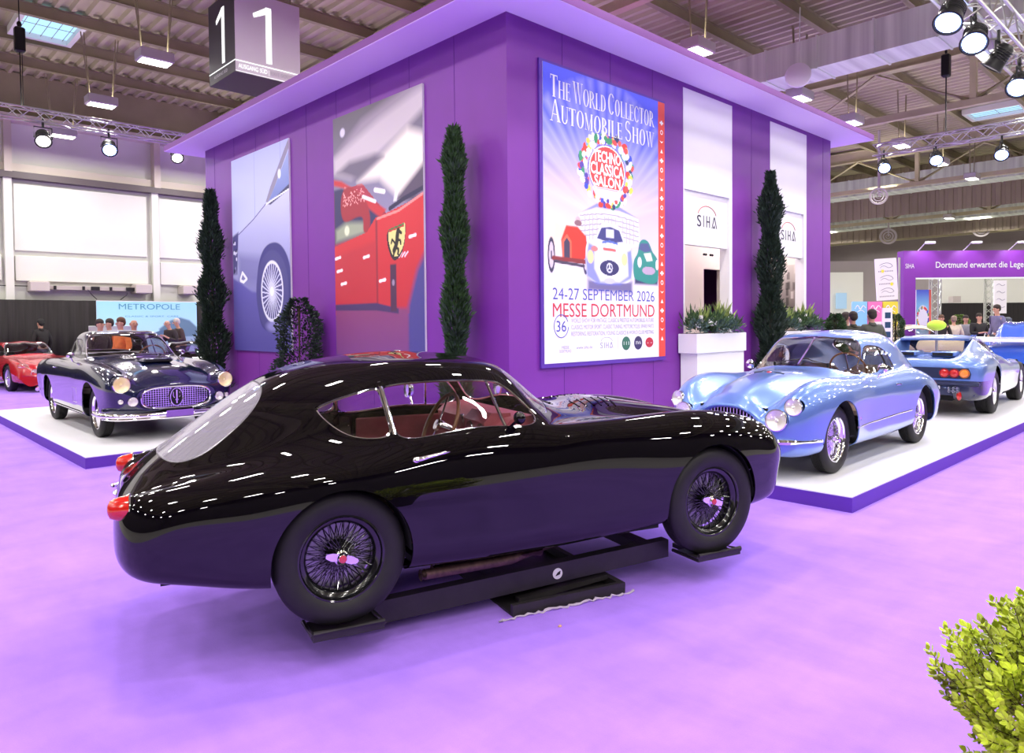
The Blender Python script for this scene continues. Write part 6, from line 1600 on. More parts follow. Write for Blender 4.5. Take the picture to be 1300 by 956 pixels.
    wheel_wells(root, [(0, .36, .393, .84, .36), (2.5, .35, .383, .80, .36)], M_liner)
    b = MB(); b.box(-.85, 3.2, -.47, .47, .24, .5); b.box(.42, 2.1, -.83, .83, .24, .3); b.build('floor_pan', M_liner, root)
    return root
wedge_coupe()

def generic_car(name, label, loc, yaw, P, col, parts=(), cat='car', glass=None, res=(130, 60), lamps=True, z0=0, cover=False, hub='disc'):
    """P: list of (x, z_top, y_roof, z_base, y_shoulder, z_shoulder, y_max) along the car, tail to nose"""
    root = thing(name, label, cat, loc, rz=yaw)
    m = col
    L = []
    for (x, zt, yr, zb, ysh, zsh, ym) in P:
        zl = .24
        L.append((x, [(0, zt), (yr*.6, zt-.012-(.02 if zt > zb+.1 else 0)), (yr, max(zb, zt-.09) if zt > zb+.1 else zt-.02), ((yr+ysh)/2+.02, zb), (ysh, zsh), ((ysh+ym)/2+.02, zsh-.08), (ym, zsh-.28), (ym-.01, .42), (ym-.05, zl+.02), (.45, zl)]))
    def cap(e, s, d):
        x, sec = e; zc = (sec[0][1]+sec[9][1])/2
        return (x+d, [(y*s, zc+(z-zc)*s) for y, z in sec])
    L = [cap(L[0], .0, -.062), cap(L[0], .45, -.060), cap(L[0], .82, -.045)]+L+[cap(L[-1], .82, .045), cap(L[-1], .45, .060), cap(L[-1], 0, .062)]
    B = Body(Surf(L, *res)); WB, R_ = parts['wb'], parts.get('R', .33)
    B.arch('ra', 0, R_+.01, R_+.04); B.arch('fa', WB, R_+.01, R_+.04)
    B.side('sg', parts['side'], 1.9, 4.2, 60); B.plan('sc', parts['screen'], 50, .6)
    if 'rear' in parts: B.plan('rw', parts['rear'], 40, .6)
    B.build(root, m, .010)
    g = glass or M_glass
    B.pane('sg', 'side_window', g, root, mirror='two'); B.rim('sg', 'side_window_trim', M_chrome, root, .010, mirror='two')
    B.pane('sc', 'windscreen', g, root); B.rim('sc', 'windscreen_trim', M_chrome, root, .010)
    if 'rear' in parts: B.pane('rw', 'rear_window', g, root); B.rim('rw', 'rear_window_trim', M_chrome, root, .010)
    tr = parts.get('tr', .78)
    for cx in (0, WB):
        for sg in (1, -1): disc_wheel('wheel', root, (cx, sg*(tr-.10), R_), R_, .18, R_*.66, sg, dict(rim=mat('silver_alloy', (.75, .74, .78), .3, .9), tyre=M_tyre, chrome=M_chrome, hub=M_chrome_dull), 0, parts.get('sp', 5))
    wheel_wells(root, [(0, R_+.01, R_+.048, tr-.05, .35), (WB, R_+.01, R_+.048, tr-.07, .35)], M_liner)
    b = MB(); b.box(P[0][0]+.1, P[-1][0]-.1, -.44, .44, .25, .5); b.box(R_+.08, WB-R_-.08, -tr+.04, tr-.04, .25, .45); b.build('floor_pan', M_liner, root)
    dk = M_tan if parts.get('tan') else M_liner
    for y in (.34, -.34):
        b = MB(); b.box(.75, 1.2, y-.22, y+.22, .4, .55, bev=.05); b.box(0, .12, -.22, .22, 0, .45, M=Matrix.Translation((.66, y, .5)) @ Matrix.Rotation(-.25, 4, 'Y'), bev=.05); b.build('seat', dk, root)
    for sg in (1, -1):
        seam(B, 'door_gap', [B.proj_side([(1.55, .8), (1.52, .4)], .001, 8, sg), B.proj_side([(.55, .8), (.55, .4)], .001, 8, sg)], M_seam, root)
        for (y, z, r_) in parts.get('lamps', ()):
            h = B.S.hit_x(y, z)
            if h: headlamp(root, (h.x+.015, sg*y, z), r_, dict(chrome=M_chrome, lens=M_lens, reflector=M_reflector), sg*.15, .1)
    return root, B
# red coupe far left
PR = [(-.95, .72, .40, .70, .55, .70, .68), (-.7, .86, .42, .78, .60, .78, .76), (-.2, 1.08, .46, .84, .66, .84, .80), (.3, 1.21, .49, .86, .68, .86, .80), (.8, 1.235, .51, .86, .68, .84, .79), (1.15, 1.19, .50, .85, .68, .83, .79), (1.5, .98, .50, .83, .68, .82, .79), (1.75, .85, .48, .82, .68, .82, .79), (2.3, .82, .45, .79, .68, .82, .80), (2.8, .74, .42, .70, .66, .75, .78), (3.2, .60, .38, .57, .58, .60, .70), (3.42, .46, .28, .45, .42, .46, .52)]
prt = dict(wb=2.4, side=[(.12, .90), (.2, 1.02), (.5, 1.13), (.9, 1.13), (1.12, 1.08), (1.42, .90), (1.38, .875), (.8, .88), (.2, .885)], screen=[(1.10, 0), (1.08, .3), (1.05, .44), (1.1, .49), (1.3, .54), (1.48, .56), (1.55, .50), (1.60, .3), (1.62, 0)], rear=[(.05, 0), (.04, .3), (-.05, .38), (-.35, .38), (-.55, .25), (-.58, 0)], tr=.79)
M_redp = mat('red_gloss_paint', (.42, .008, .016), .2, coat=1, coat_rough=.02)
r_, B_ = generic_car('sports_car', 'red two-seater coupe with covered headlamps parked behind at the far left', (3.83, 24.26, 0), -pi/2+.10, PR, M_redp, prt)
for sg in (1, -1):
    b = MB(); h = B_.S.hit_z(3.0, .60); b.sphere((3.02, sg*.60, h.z-.03), (.24, .12, .07), 18, 10, M=None); b.build('headlamp_cover', glass_mat('lamp_cover_glass', (1, 1, 1), .55), r_)
    headlamp(r_, (3.38, sg*.45, .50), .08, dict(chrome=M_chrome, lens=M_lens, reflector=M_reflector), sg*.1, 0, 'driving_lamp')
b = MB(); b.box(3.42, 3.46, -.32, .32, .34, .45, bev=.015); b.build('grille', M_blacktrim, r_)
# white roadster with raised bonnet behind, dark car behind the dark blue coupe
PW = [(-.9, .80, .5, .78, .6, .78, .72), (-.5, .90, .52, .86, .66, .86, .80), (0, .98, .52, .88, .68, .88, .82), (.5, 1.22, .52, .90, .70, .88, .82), (.9, 1.28, .53, .90, .70, .88, .82), (1.3, 1.2, .53, .90, .70, .88, .82), (1.7, .95, .5, .88, .70, .88, .82), (2.3, .90, .5, .87, .70, .88, .82), (2.9, .85, .48, .82, .68, .84, .80), (3.3, .72, .42, .70, .6, .72, .72)]
pwt = dict(wb=2.5, side=[(.35, .98), (.5, 1.14), (.9, 1.19), (1.2, 1.13), (1.5, .95), (1.4, .93), (.5, .93)], screen=[(1.25, 0), (1.22, .3), (1.2, .46), (1.3, .52), (1.5, .56), (1.58, .5), (1.66, .3), (1.68, 0)], tr=.81, lamps=[(.60, .66, .09)])
M_whitep = mat('white_gloss_paint', (.78, .78, .80), .25, coat=1)
M_blk2 = M_blackpaint
r_, B_ = generic_car('parked_car', 'white coupe with raised bonnet behind the red coupe', (6.6, 25.2, 0), -pi/2-.25, PW, M_whitep, pwt)
b = MB(); b.box(0, 1.1, -.6, .6, 0, .03, M=Matrix.Translation((2.0, 0, .95)) @ Matrix.Rotation(-.65, 4, 'Y'), bev=.01); b.build('raised_bonnet', mat('pale_green_underside', (.55, .62, .56), .5), r_)
generic_car('parked_car', 'black coupe half hidden behind the far left cypress', (6.9, 19.3, 0), -pi/2-.38, PR, M_blackpaint, dict(prt, lamps=[(.58, .66, .09)]))
# cream coupe behind the wedge
PC = [(-1.05, .62, .4, .60, .55, .60, .68), (-.8, .78, .42, .70, .60, .70, .76), (-.4, .98, .45, .80, .66, .80, .82), (.2, 1.22, .47, .88, .68, .86, .83), (.7, 1.30, .50, .89, .68, .86, .80), (1.1, 1.27, .50, .89, .68, .85, .79), (1.5, 1.03, .50, .87, .68, .84, .79), (1.72, .90, .48, .84, .68, .84, .79), (2.27, .80, .44, .78, .68, .85, .80), (2.7, .68, .42, .66, .66, .76, .77), (3.0, .54, .36, .52, .58, .62, .68)]
pct = dict(wb=2.27, side=[(.02, .96), (.15, 1.06), (.45, 1.17), (.9, 1.19), (1.08, 1.15), (1.45, .93), (1.4, .91), (.8, .92), (.1, .93)], screen=[(1.08, 0), (1.06, .3), (1.03, .44), (1.1, .49), (1.3, .54), (1.5, .56), (1.58, .5), (1.64, .3), (1.66, 0)], rear=[(.15, 0), (.14, .3), (.05, .38), (-.25, .36), (-.4, .25), (-.42, 0)], tr=.79, tan=True, lamps=[(.62, .66, .10)])
generic_car('parked_car', 'cream coupe parked behind the light blue wedge coupe', (23.4, 8.1, .14), radians(-42), PC, mat('cream_paint', (.75, .62, .42), .25, coat=1), pct)
# blue racing car with white rear wing at the right edge
PB = [(-1.1, .72, .5, .70, .66, .72, .86), (-.6, .86, .46, .74, .68, .84, .94), (0, .98, .42, .76, .70, .88, .95), (.5, 1.06, .42, .76, .70, .78, .94), (1.0, 1.08, .42, .76, .70, .74, .93), (1.4, 1.0, .44, .74, .70, .74, .93), (1.9, .76, .46, .70, .72, .80, .93), (2.5, .62, .44, .60, .70, .80, .94), (3.0, .5, .42, .5, .66, .58, .90), (3.3, .36, .4, .36, .6, .38, .8)]
pbt = dict(wb=2.55, R=.33, side=[(.45, .84), (.6, .98), (1.0, 1.0), (1.3, .94), (1.55, .80), (1.4, .79), (.6, .80)], screen=[(1.2, 0), (1.18, .3), (1.15, .38), (1.3, .46), (1.7, .52), (1.82, .3), (1.86, 0)], tr=.92)
M_bluep = mat('bright_blue_paint', (.03, .10, .55), .22, coat=1)
PB2 = [(-1.05, .78, .5, .76, .66, .78, .86), (-.6, .96, .50, .84, .68, .90, .92), (-.1, 1.22, .52, .90, .70, .90, .93), (.4, 1.37, .54, .92, .70, .90, .92), (.9, 1.40, .55, .92, .70, .90, .91), (1.3, 1.34, .55, .92, .70, .88, .90), (1.7, 1.02, .54, .90, .70, .88, .91), (2.4, .92, .5, .88, .70, .88, .93), (3.0, .80, .48, .76, .68, .80, .90), (3.4, .6, .4, .58, .6, .6, .8)]
pb2 = dict(wb=2.55, R=.33, side=[(.2, .98), (.4, 1.22), (.9, 1.28), (1.25, 1.22), (1.5, .98), (1.3, .96), (.5, .96)], screen=[(1.32, 0), (1.3, .3), (1.27, .46), (1.35, .52), (1.55, .56), (1.66, .3), (1.7, 0)], rear=[(.1, 0), (.1, .35), (.02, .44), (-.25, .46), (-.42, .42), (-.46, .2), (-.47, 0)], tr=.91)
r_, B_ = generic_car('racing_car', 'bright blue racing coupe with white rear wing at the right edge of the photo', (21.3, 4.12, .143), radians(3), PB2, M_bluep, pbt, glass=mat('black_race_glass', (.01, .01, .012), .06))
b = MB(); b.prism([(-1.25, .99), (-.80, 1.03), (-.80, 1.00), (-1.25, .92)], -.85, .85, 'y'); w_ = b.build('rear_wing', M_whitep, r_)
for sg in (1, -1):
    b = MB(); b.prism([(-1.28, .72), (-1.28, 1.08), (-.75, 1.08), (-.7, .72)], sg*.85, sg*.88, 'y'); b.build('wing_end_plate', M_bluep, w_)
    b = MB(); b.prism([(-1.2, .82), (-1.2, .96), (-1.1, .96), (-1.05, .82)], sg*.881, sg*.884, 'y') if sg < 0 else b.prism([(-1.2, .82), (-1.2, .96), (-1.1, .96), (-1.05, .82)], sg*.884, sg*.887, 'y'); b.build('yellow_sticker', mat('yellow_sticker', (.8, .6, .03), .4), w_)
r_, B_ = generic_car('racing_car', 'white racing car with high striped wing behind the wedge coupe', (30.8, 7.3, .0), radians(2), PB, M_whitep, pbt, glass=mat('black_race_glass', (.01, .01, .012), .06))
b = MB(); b.prism([(-1.25, 1.20), (-.80, 1.25), (-.80, 1.23), (-1.25, 1.05)], -.85, .85, 'y'); w_ = b.build('rear_wing', M_whitep, r_)
b = MB()
for y in (-.6, -.5, -.1, .0, .45, .55): b.box(-1.27, -1.24, y, y+.06, 1.06, 1.21)
for sg in (-1, 1): b.box(-1.1, -.9, sg*.4-.02, sg*.4+.02, .7, 1.15)
b.build('wing_stripes', M_blacktrim, w_)
# ------------------------------------------------------------ plants
def leaf_quads(b, pts, L, Wd, up=.3, rnd=random):
    for (p, d) in pts:
        d = Vector(d); 
        if d.length < 1e-6: d = Vector((0, 0, 1))
        d.normalize(); a = Vector((rnd.gauss(0, 1), rnd.gauss(0, 1), rnd.gauss(0, 1))); s = d.cross(a)
        if s.length < 1e-6: continue
        s.normalize(); l = L*rnd.uniform(.7, 1.3); w = Wd*rnd.uniform(.7, 1.3); p = Vector(p); n = s.cross(d)*w*.35
        b.add([p, p+d*l*.5+s*w+n, p+d*l, p+d*l*.5-s*w+n], [(0, 1, 2), (0, 2, 3)])
M_green_d = mat('dark_artificial_foliage', (.018, .035, .022), .6, var=.5, scale=14)
M_green_m = mat('mid_green_foliage', (.04, .085, .03), .5, var=.5, scale=14)
M_green_l = mat('fresh_green_leaves', (.42, .52, .03), .42, var=.5, scale=9)
M_green_b = mat('blue_green_foliage', (.055, .10, .10), .6, var=.5, scale=14)
M_trunk = mat('brown_stem', (.06, .035, .02), .8)
M_flower = mat('white_petals', (.85, .82, .86), .5)
def cypress(x, y, z1, r0, r1, n, label, m=M_green_d, seed=1, pot=True, ragged=.5, group='artificial cypresses at the pavilion walls'):
    R_ = random.Random(seed); t = thing('cypress_tree', label, 'tree', (x, y, 0), group=group)
    b = MB(); pts = []
    for i in range(n):
        z = .45+(z1-.45)*R_.random(); k = (z-.45)/(z1-.45); r = (r0*(1-k)+r1*k)*(.75+.25*sin(z*7+seed))*(1-.75*max(0, k-.88)/.12)
        a = R_.uniform(0, 2*pi); q = r*sqrt(R_.uniform(.25, 1))*(1+ragged*R_.random()**6)
        pts.append(((q*cos(a), q*sin(a), z), (cos(a)*.55, sin(a)*.55, R_.uniform(.3, 1.1))))
    leaf_quads(b, pts, .085, .012, rnd=R_); b.build('foliage', m, t, smooth=False)
    b = MB(); b.tube([(0, 0, .1), (.01, 0, z1*.5), (0, .01, z1-.15)], [.03, .025, .008], 8)
    b.build('trunk', M_trunk, t)
    b = MB(); b.lathe([(0, 0), (.16, 0), (.19, .38), (.17, .38), (.165, .34), (0, .34)], 24); b.build('plant_pot', mat('dark_pot', (.03, .025, .03), .5), t)
    return t
cypress(5.22, 6.40, 3.80, .155, .11, 14000, 'thin tall artificial cypress left of the pavilion corner, beside the red car picture', M_green_m, 2, ragged=.25)
cypress(11.02, 5.52, 3.96, .25, .13, 15000, 'tall dark artificial cypress between the two white pavilion openings', M_green_d, 3)
cypress(5.16, 13.35, 4.05, .30, .13, 15000, 'tall dark artificial cypress at the far left end of the pavilion', M_green_d, 5)
def boxwood(x, y, z1, r, label, seed, m):
    R_ = random.Random(seed); t = thing('potted_bush', label, 'bush', (x, y, 0)); b = MB(); pts = []
    for i in range(4200):
        z = .5+(z1-.5)*R_.random(); k = (z-.5)/(z1-.5); rr = r*(1-.45*k)*(1-.6*max(0, k-.85)/.15)*(1+.12*sin(z*9)); a = R_.uniform(0, 2*pi); q = rr*R_.uniform(.6, 1.05)
        pts.append(((q*cos(a), q*sin(a), z), (cos(a), sin(a), R_.uniform(-.3, 1))))
    leaf_quads(b, pts, .055, .016, rnd=R_); b.build('foliage', m, t, smooth=False)
    b = MB(); b.tube([(0, 0, .3), (0, 0, z1-.1)], .025, 8); b.build('stem', M_trunk, t)
    b = MB(); b.lathe([(0, 0), (.17, 0), (.21, .48), (.18, .48), (.17, .42), (0, .42)], 24); b.build('plant_pot', mat('dark_pot', (.03, .025, .03), .5), t)
boxwood(5.12, 9.95, 2.0, .42, 'clipped green bush on a stem between the two tall car pictures', 4, M_green_d)
boxwood(13.5, 5.5, 1.72, .24, 'dark leafy bush at the right end of the pavilion wall', 8, M_green_m)
def planter(x0, x1, y0, y1, seed, label, lab2):
    R_ = random.Random(seed); z = 1.44
    t = thing('planter_box', label, 'planter', ((x0+x1)/2, (y0+y1)/2, 0)); w, d = (x1-x0)/2, (y1-y0)/2
    b = MB(); b.box(-w, w, -d, d, 1.165, z, bev=.004); b.build('planter_tray', M_white, t, smooth=False)
    b = MB(); b.box(-w+.06, w-.02, -d+.03, d, 0, 1.165); b.build('planter_stand', M_white, t, smooth=False)
    b = MB(); b.box(-w+.02, w-.02, -d+.02, d-.02, z-.02, z+.005); b.build('soil', M_trunk, t)
    f = thing('flower_arrangement', lab2, 'flowers', ((x0+x1)/2, (y0+y1)/2, z-.01), group='flower arrangements in the white planters')
    g = MB(); pts = []
    for c_ in range(16):
        cx, cy = R_.uniform(-w+.08, w-.08), R_.uniform(-d+.04, d-.04); hh = R_.uniform(.16, .34)
        for i in range(90):
            a = R_.uniform(0, 2*pi); e = R_.uniform(.0, 1.2); D = Vector((cos(a)*sin(e), sin(a)*sin(e), cos(e))); p = Vector((cx, cy, .02))+D*hh*R_.uniform(.2, .95)
            pts.append((p, D+Vector((0, 0, .2))))
    leaf_quads(g, pts, .10, .012, rnd=R_); g.build('green_foliage', M_green_m, f, smooth=False)
    g = MB(); pts = []
    for c_ in range(7):
        cx, cy = R_.uniform(-w+.05, w-.1), -d+.05
        for i in range(130):
            a = R_.uniform(0, 2*pi); e = R_.uniform(.2, 1.9); D = Vector((cos(a)*sin(e), sin(a)*sin(e), cos(e))); p = Vector((cx, cy, .06))+D*.15*R_.uniform(.3, 1)
            pts.append((p, D))
    leaf_quads(g, pts, .05, .010, rnd=R_); g.build('silver_foliage', M_green_b, f, smooth=False)
    g = MB()
    for c_ in range(4):
        cx, cy = R_.uniform(-w+.2, w-.2), R_.uniform(-d*.3, d*.5)
        for i in range(9):
            a = R_.uniform(0, 2*pi); e = R_.uniform(.1, .7); D = Vector((cos(a)*sin(e), sin(a)*sin(e), cos(e))); leaf_quads(g, [((cx, cy, .12), D)], .34, .03, rnd=R_)
    g.build('broad_leaves', mat('variegated_leaf', (.30, .38, .12), .45, var=.5, scale=12), f, smooth=False)
    for k in range(9):
        g = MB(); cx, cy, cz = R_.uniform(-w+.06, w-.06), R_.uniform(-d, 0), R_.uniform(.12, .27)
        for i in range(7):
            a = 2*pi*i/7; D = Vector((cos(a), -.3+sin(a)*.4, sin(a)+.2)); leaf_quads(g, [((cx, cy, cz), D), ((cx, cy-.01, cz), D*.6)], .06, .022, rnd=R_)
        g.build('white_flower', M_flower, f, smooth=False)
planter(8.77, 10.15, 5.47, 5.77, 11, 'white planter in front of the left pavilion opening', 'white lilies and silver foliage in the left pavilion planter')
planter(11.45, 12.80, 5.47, 5.77, 12, 'white planter in front of the right pavilion opening', 'white lilies and green foliage in the planter right of the dark cypress')
# bright green bush close to the camera, bottom right corner
def near_bush():
    R_ = random.Random(21); C_ = Vector((2.50, .30, .0)); C_ = Vector((2.47, .335, .0)); t = thing('green_bush', 'bright green leafy bush in the bottom right corner close to the camera', 'bush', tuple(C_))
    b = MB(); st = MB()
    cen = Vector((0, 0, .55))
    for k in range(640):
        a = R_.uniform(0, 2*pi); e = math.acos(R_.uniform(-.85, 1)); D = Vector((cos(a)*sin(e), sin(a)*sin(e), cos(e)))
        rr = .335*R_.uniform(.72, 1.03)*(1+.10*sin(a*5+e*4)); tip = cen+Vector((D.x*rr, D.y*rr, D.z*rr*.88)); D2 = (D+Vector((R_.uniform(-.4, .4), R_.uniform(-.4, .4), .7))).normalized()
        st.cyl(tip-D2*.10, tip-D2*.01, .0012, n=4, cap=False)
        for q in range(16):
            z = -.075*(q/16); aa = q*2.4; x, y, _ = frame(D2); O_ = (x*cos(aa)+y*sin(aa)); p = tip+D2*z
            DD = (O_*(.5+.5*q/16)+D2*.65).normalized(); s = DD.cross(D2); 
            if s.length < 1e-5: continue
            s.normalize(); l = R_.uniform(.018, .030); w = l*.34; n = DD.cross(s)*w*.3
            b.add([p, p+DD*l*.45+s*w+n, p+DD*l*.8+s*w*.7+n, p+DD*l, p+DD*l*.8-s*w*.7+n, p+DD*l*.45-s*w+n], [(0, 1, 2, 3), (0, 3, 4, 5)])
    b.build('leaves', M_green_l, t, smooth=False); st.build('twigs', M_trunk, t)
    b = MB(); b.lathe([(0, 0), (.17, 0), (.20, .34), (.18, .34), (.0, .30)], 24); b.build('plant_pot', mat('dark_pot', (.03, .025, .03), .5), t)
near_bush()
# ------------------------------------------------------------ people
def skin_mesh(name, J, E, mats, parent, sub=1, root=0):
    me = bpy.data.meshes.new('sk'); me.from_pydata([j[:3] for j in J], E, []); o = bpy.data.objects.new('sk', me); COL.objects.link(o)
    md = o.modifiers.new('s', 'SKIN'); md.use_smooth_shade = True
    for i, j in enumerate(J):
        sv = me.skin_vertices[0].data[i]; r = j[3]; sv.radius = r if isinstance(r, tuple) else (r, r); sv.use_root = (i == root)
    if sub: o.modifiers.new('u', 'SUBSURF').levels = sub
    dg = bpy.context.evaluated_depsgraph_get(); m2 = bpy.data.meshes.new_from_object(o.evaluated_get(dg)); bpy.data.objects.remove(o); bpy.data.meshes.remove(me)
    m2.name = name; m2.materials.clear(); m2.materials.append(mats); m2.polygons.foreach_set('use_smooth', [True]*len(m2.polygons))
    r = bpy.data.objects.new(name, m2); link(r, parent); return r
SKIN = mat('skin', (.50, .27, .19), .5)
def person(x, y, yaw, label, top, trousers=(.03, .035, .06), hair=(.03, .02, .015), H=1.78, arms='down', group=None, bald=False, lean=0, pack=None, z=0, hood=False, head_turn=0):
    """faces +x before yaw"""
    t = thing('person', label, 'person', (x, y, z), rz=yaw, group=group); s = H/1.78
    J = []; E = []
    def add(p, r, par=None):
        J.append((p[0]*s, p[1]*s, p[2]*s, r*s if not isinstance(r, tuple) else (r[0]*s, r[1]*s))); i = len(J)-1
        if par is not None: E.append((par, i))
        return i
    lx = lambda z_: lean*max(0, z_-.95)
    pel = add((0, 0, .95), .105); ch = add((lx(1.28), 0, 1.28), .11, pel); nk0 = add((lx(1.44), 0, 1.44), .07, ch); nk = add((lx(1.50)+.01, 0, 1.51), .052, nk0)
    hd = add((lx(1.58)+.025, 0, 1.60), (.075, .085), nk); hd2 = add((lx(1.68)+.02, 0, 1.68), (.075, .088), hd); hd3 = add((lx(1.74)+.01, 0, 1.735), (.055, .06), hd2)
    hands = []
    for sg in (1, -1):
        h = add((0, sg*.10, .88), .095, pel); kn = add((.02, sg*.11, .50), .06, h); an = add((-.01, sg*.11, .09), .042, kn); add((.13, sg*.13, .04), .038, an)
        sh = add((lx(1.40), sg*.19, 1.40), .055, ch)
        if arms == 'down': el, wr, hd_ = (-.03, sg*.27, 1.12), (.08, sg*.27, .88), (.12, sg*.265, .80)
        elif arms == 'fold': el, wr, hd_ = (.03, sg*.27, 1.12), (.25, sg*.12, 1.12), (.31, sg*.05, 1.14)
        elif arms == 'phone': el, wr, hd_ = (.04, sg*.25, 1.12), (.27, sg*.13, 1.22), (.33, sg*.08, 1.27)
        else: el, wr, hd_ = (-.06, sg*.29, 1.14), (-.12, sg*.20, .95), (-.13, sg*.14, .93)
        o_ = lx(1.2); e = add((el[0]+o_, el[1], el[2]), .034, sh); w = add((wr[0]+o_, wr[1], wr[2]), .026, e); hh = add((hd_[0]+o_, hd_[1], hd_[2]), .036, w); hands.append((e, w, hh))
        d = Vector(hd_)-Vector(wr); d.normalize(); sd = Vector((0, 0, 1)).cross(d); sd = sd.normalized() if sd.length > .3 else Vector((1, 0, 0))
        for k, l in enumerate((.075, .085, .08, .065)):
            b0 = Vector(hd_)+Vector((o_, 0, 0))+d*.03+sd*(.024-.016*k); f1 = add(tuple(b0+d*.03), .0095, hh); add(tuple(b0+d*(.03+l*.55)+Vector((0, -sg*.008, -.01))), .008, f1)
        th = Vector(hd_)+Vector((o_, 0, 0))+sd*.035; t1 = add(tuple(th), .011, hh); add(tuple(th+d*.035+sd*.012), .009, t1)
    body = skin_mesh('body', J, E, SKIN, t, 1)
    # clothing over the body
    J, E = [], []
    pel = add((0, 0, .90), (.17, .135)); wa = add((lx(1.08), 0, 1.08), (.175, .135), pel); ch = add((lx(1.3), 0, 1.30), (.19, .14), wa); nk = add((lx(1.45), 0, 1.455), .085, ch)
    if hood: add((lx(1.5)-.06, 0, 1.50), .09, nk)
    for sg, (e, w, hh) in zip((1, -1), hands):
        sh = add((lx(1.40), sg*.19, 1.395), .082, ch);
        if arms == 'down': el, wr = (-.03, sg*.27, 1.12), (.07, sg*.27, .90)
        elif arms == 'fold': el, wr = (.03, sg*.27, 1.12), (.23, sg*.13, 1.12)
        elif arms == 'phone': el, wr = (.04, sg*.25, 1.12), (.25, sg*.14, 1.21)
        else: el, wr = (-.06, sg*.29, 1.14), (-.11, sg*.21, .97)
        o_ = lx(1.2); e_ = add((el[0]+o_, el[1], el[2]), .066, sh); add((wr[0]+o_, wr[1], wr[2]), .052, e_)
    skin_mesh('jacket', J, E, mat('jacket_cloth', top, .8, var=.15, scale=9), t, 1)
    J, E = [], []
    pel = add((0, 0, .93), (.16, .125))
    for sg in (1, -1):
        h = add((0, sg*.10, .84), .105, pel); kn = add((.02, sg*.11, .50), .075, h); add((-.01, sg*.11, .10), .06, kn)
    skin_mesh('trousers', J, E, mat('trouser_cloth', trousers, .8), t, 1)
    b = MB()
    for sg in (1, -1): b.sphere((.07*s, sg*.12*s, .045*s), (.145*s, .052*s, .05*s), 14, 8)
    b.build('shoes', mat('dark_shoes', (.02, .018, .018), .5), t)
    hx = (lx(1.68)+.01)*s
    if not bald:
        b = MB(); b.sphere((hx-.014*s, 0, 1.705*s), (.098*s, .090*s, .085*s), 18, 12); b.sphere((hx-.045*s, 0, 1.66*s), (.07*s, .084*s, .09*s), 16, 10); b.build('hair', mat('hair', hair, .7), t)
    else:
        b = MB(); b.sphere((hx-.04*s, 0, 1.64*s), (.065*s, .086*s, .05*s), 16, 10); b.build('hair', mat('hair', hair, .7), t)
    b = MB(); b.sphere((hx+.105*s, 0, 1.625*s), (.018*s, .014*s, .026*s), 10, 8)
    for sg in (1, -1): b.sphere((hx, sg*.086*s, 1.63*s), (.018*s, .010*s, .03*s), 10, 8)
    b.build('nose_and_ears', SKIN, t)
    b = MB()
    for sg in (1, -1): b.sphere((hx+.088*s, sg*.033*s, 1.65*s), .010*s, 8, 6)
    b.box(hx+.088*s, hx+.095*s, -.024*s, .024*s, 1.575*s, 1.58*s); b.build('eyes_and_mouth', mat('dark_features', (.05, .02, .02), .5), t)
    if pack:
        b = MB(); b.box(-.30*s, -.13*s, -.14*s, .14*s, 1.02*s, 1.42*s, bev=.05); b.build('backpack', mat('backpack_cloth', pack, .7), t)
    return t
dn = -pi/2
person(4.75, 25.6, 2.0, 'person in a long black hooded coat seen from behind left of the dark blue coupe', (.012, .010, .012), hood=True, H=1.86, hair=(.01, .01, .01))
c0 = .8087
def pR(px, d, yaw, label, top, **k):
    dx, dy = cos(c0)+sin(c0)*(px-650)/915, sin(c0)-cos(c0)*(px-650)/915
    return person(dx*d, dy*d, yaw, label, top, **k)
pR(127, 17.6, dn+.5, 'person with short dark hair and black jacket, leftmost of four behind the dark coupe', (.03, .02, .02), H=1.80)
pR(139.5, 18.6, dn-1.4, 'dark-haired person in an olive jacket, second of four behind the dark coupe', (.05, .035, .03), H=1.82)
pR(154, 17.0, dn-1.3, 'person in a bright orange shirt behind the dark blue coupe', (.85, .22, .04), hair=(.10, .04, .02), H=1.83, trousers=(.12, .16, .28))
pR(170, 17.6, dn+.1, 'balding person in a black zipped jacket right of the orange shirt', (.02, .018, .02), bald=True, hair=(.08, .06, .05), H=1.81)
pR(222, 22.6, dn-1.2, 'grey-haired person bending forward in front of the pale blue banner', (.025, .018, .02), bald=True, hair=(.25, .22, .2), H=1.82, lean=.35, arms='phone')
pR(232, 23.6, dn-1.5, 'person with light hair and brown coat by the banner, right of the bending one', (.05, .028, .028), hair=(.5, .45, .42), H=1.86, lean=.25, arms='fold')
# right-hand visitors
pR(1083, 15.8, c0+.15, 'person in a dark olive padded jacket seen from behind, left of the green hoodie', (.045, .045, .03), H=1.80, hood=True)
pR(1074, 16.8, c0-1.2, 'person in a dark navy jacket partly hidden beside the pavilion plants', (.02, .02, .03), H=1.80)
pR(1107, 15.4, c0+.05, 'person in a grey-green hoodie seen from behind facing the coloured panels', (.07, .075, .06), H=1.84, hood=True)
pR(1195, 24.0, c0+2.6, 'brown-haired person in a black top sitting left of the cream jumper', (.015, .013, .015), H=1.76, hair=(.10, .05, .03))
pR(1211, 24.3, c0-.2, 'person in a cream jumper behind the white racing car', (.55, .47, .40), H=1.72, hair=(.25, .18, .14))
pR(1226, 24.8, c0+3.0, 'person in a black and white checked shirt under the purple fascia', (.22, .22, .26), H=1.74)
pR(1243, 24.2, c0+3.1, 'person in a black jacket with arms folded, facing the camera at right', (.015, .014, .017), H=1.80, arms='fold')
pR(1268, 22.0, c0+1.6, 'tall person in a blue-grey jacket with a backpack looking left at the right edge', (.13, .12, .24), H=1.90, pack=(.08, .09, .12), lean=.08, z=.143)
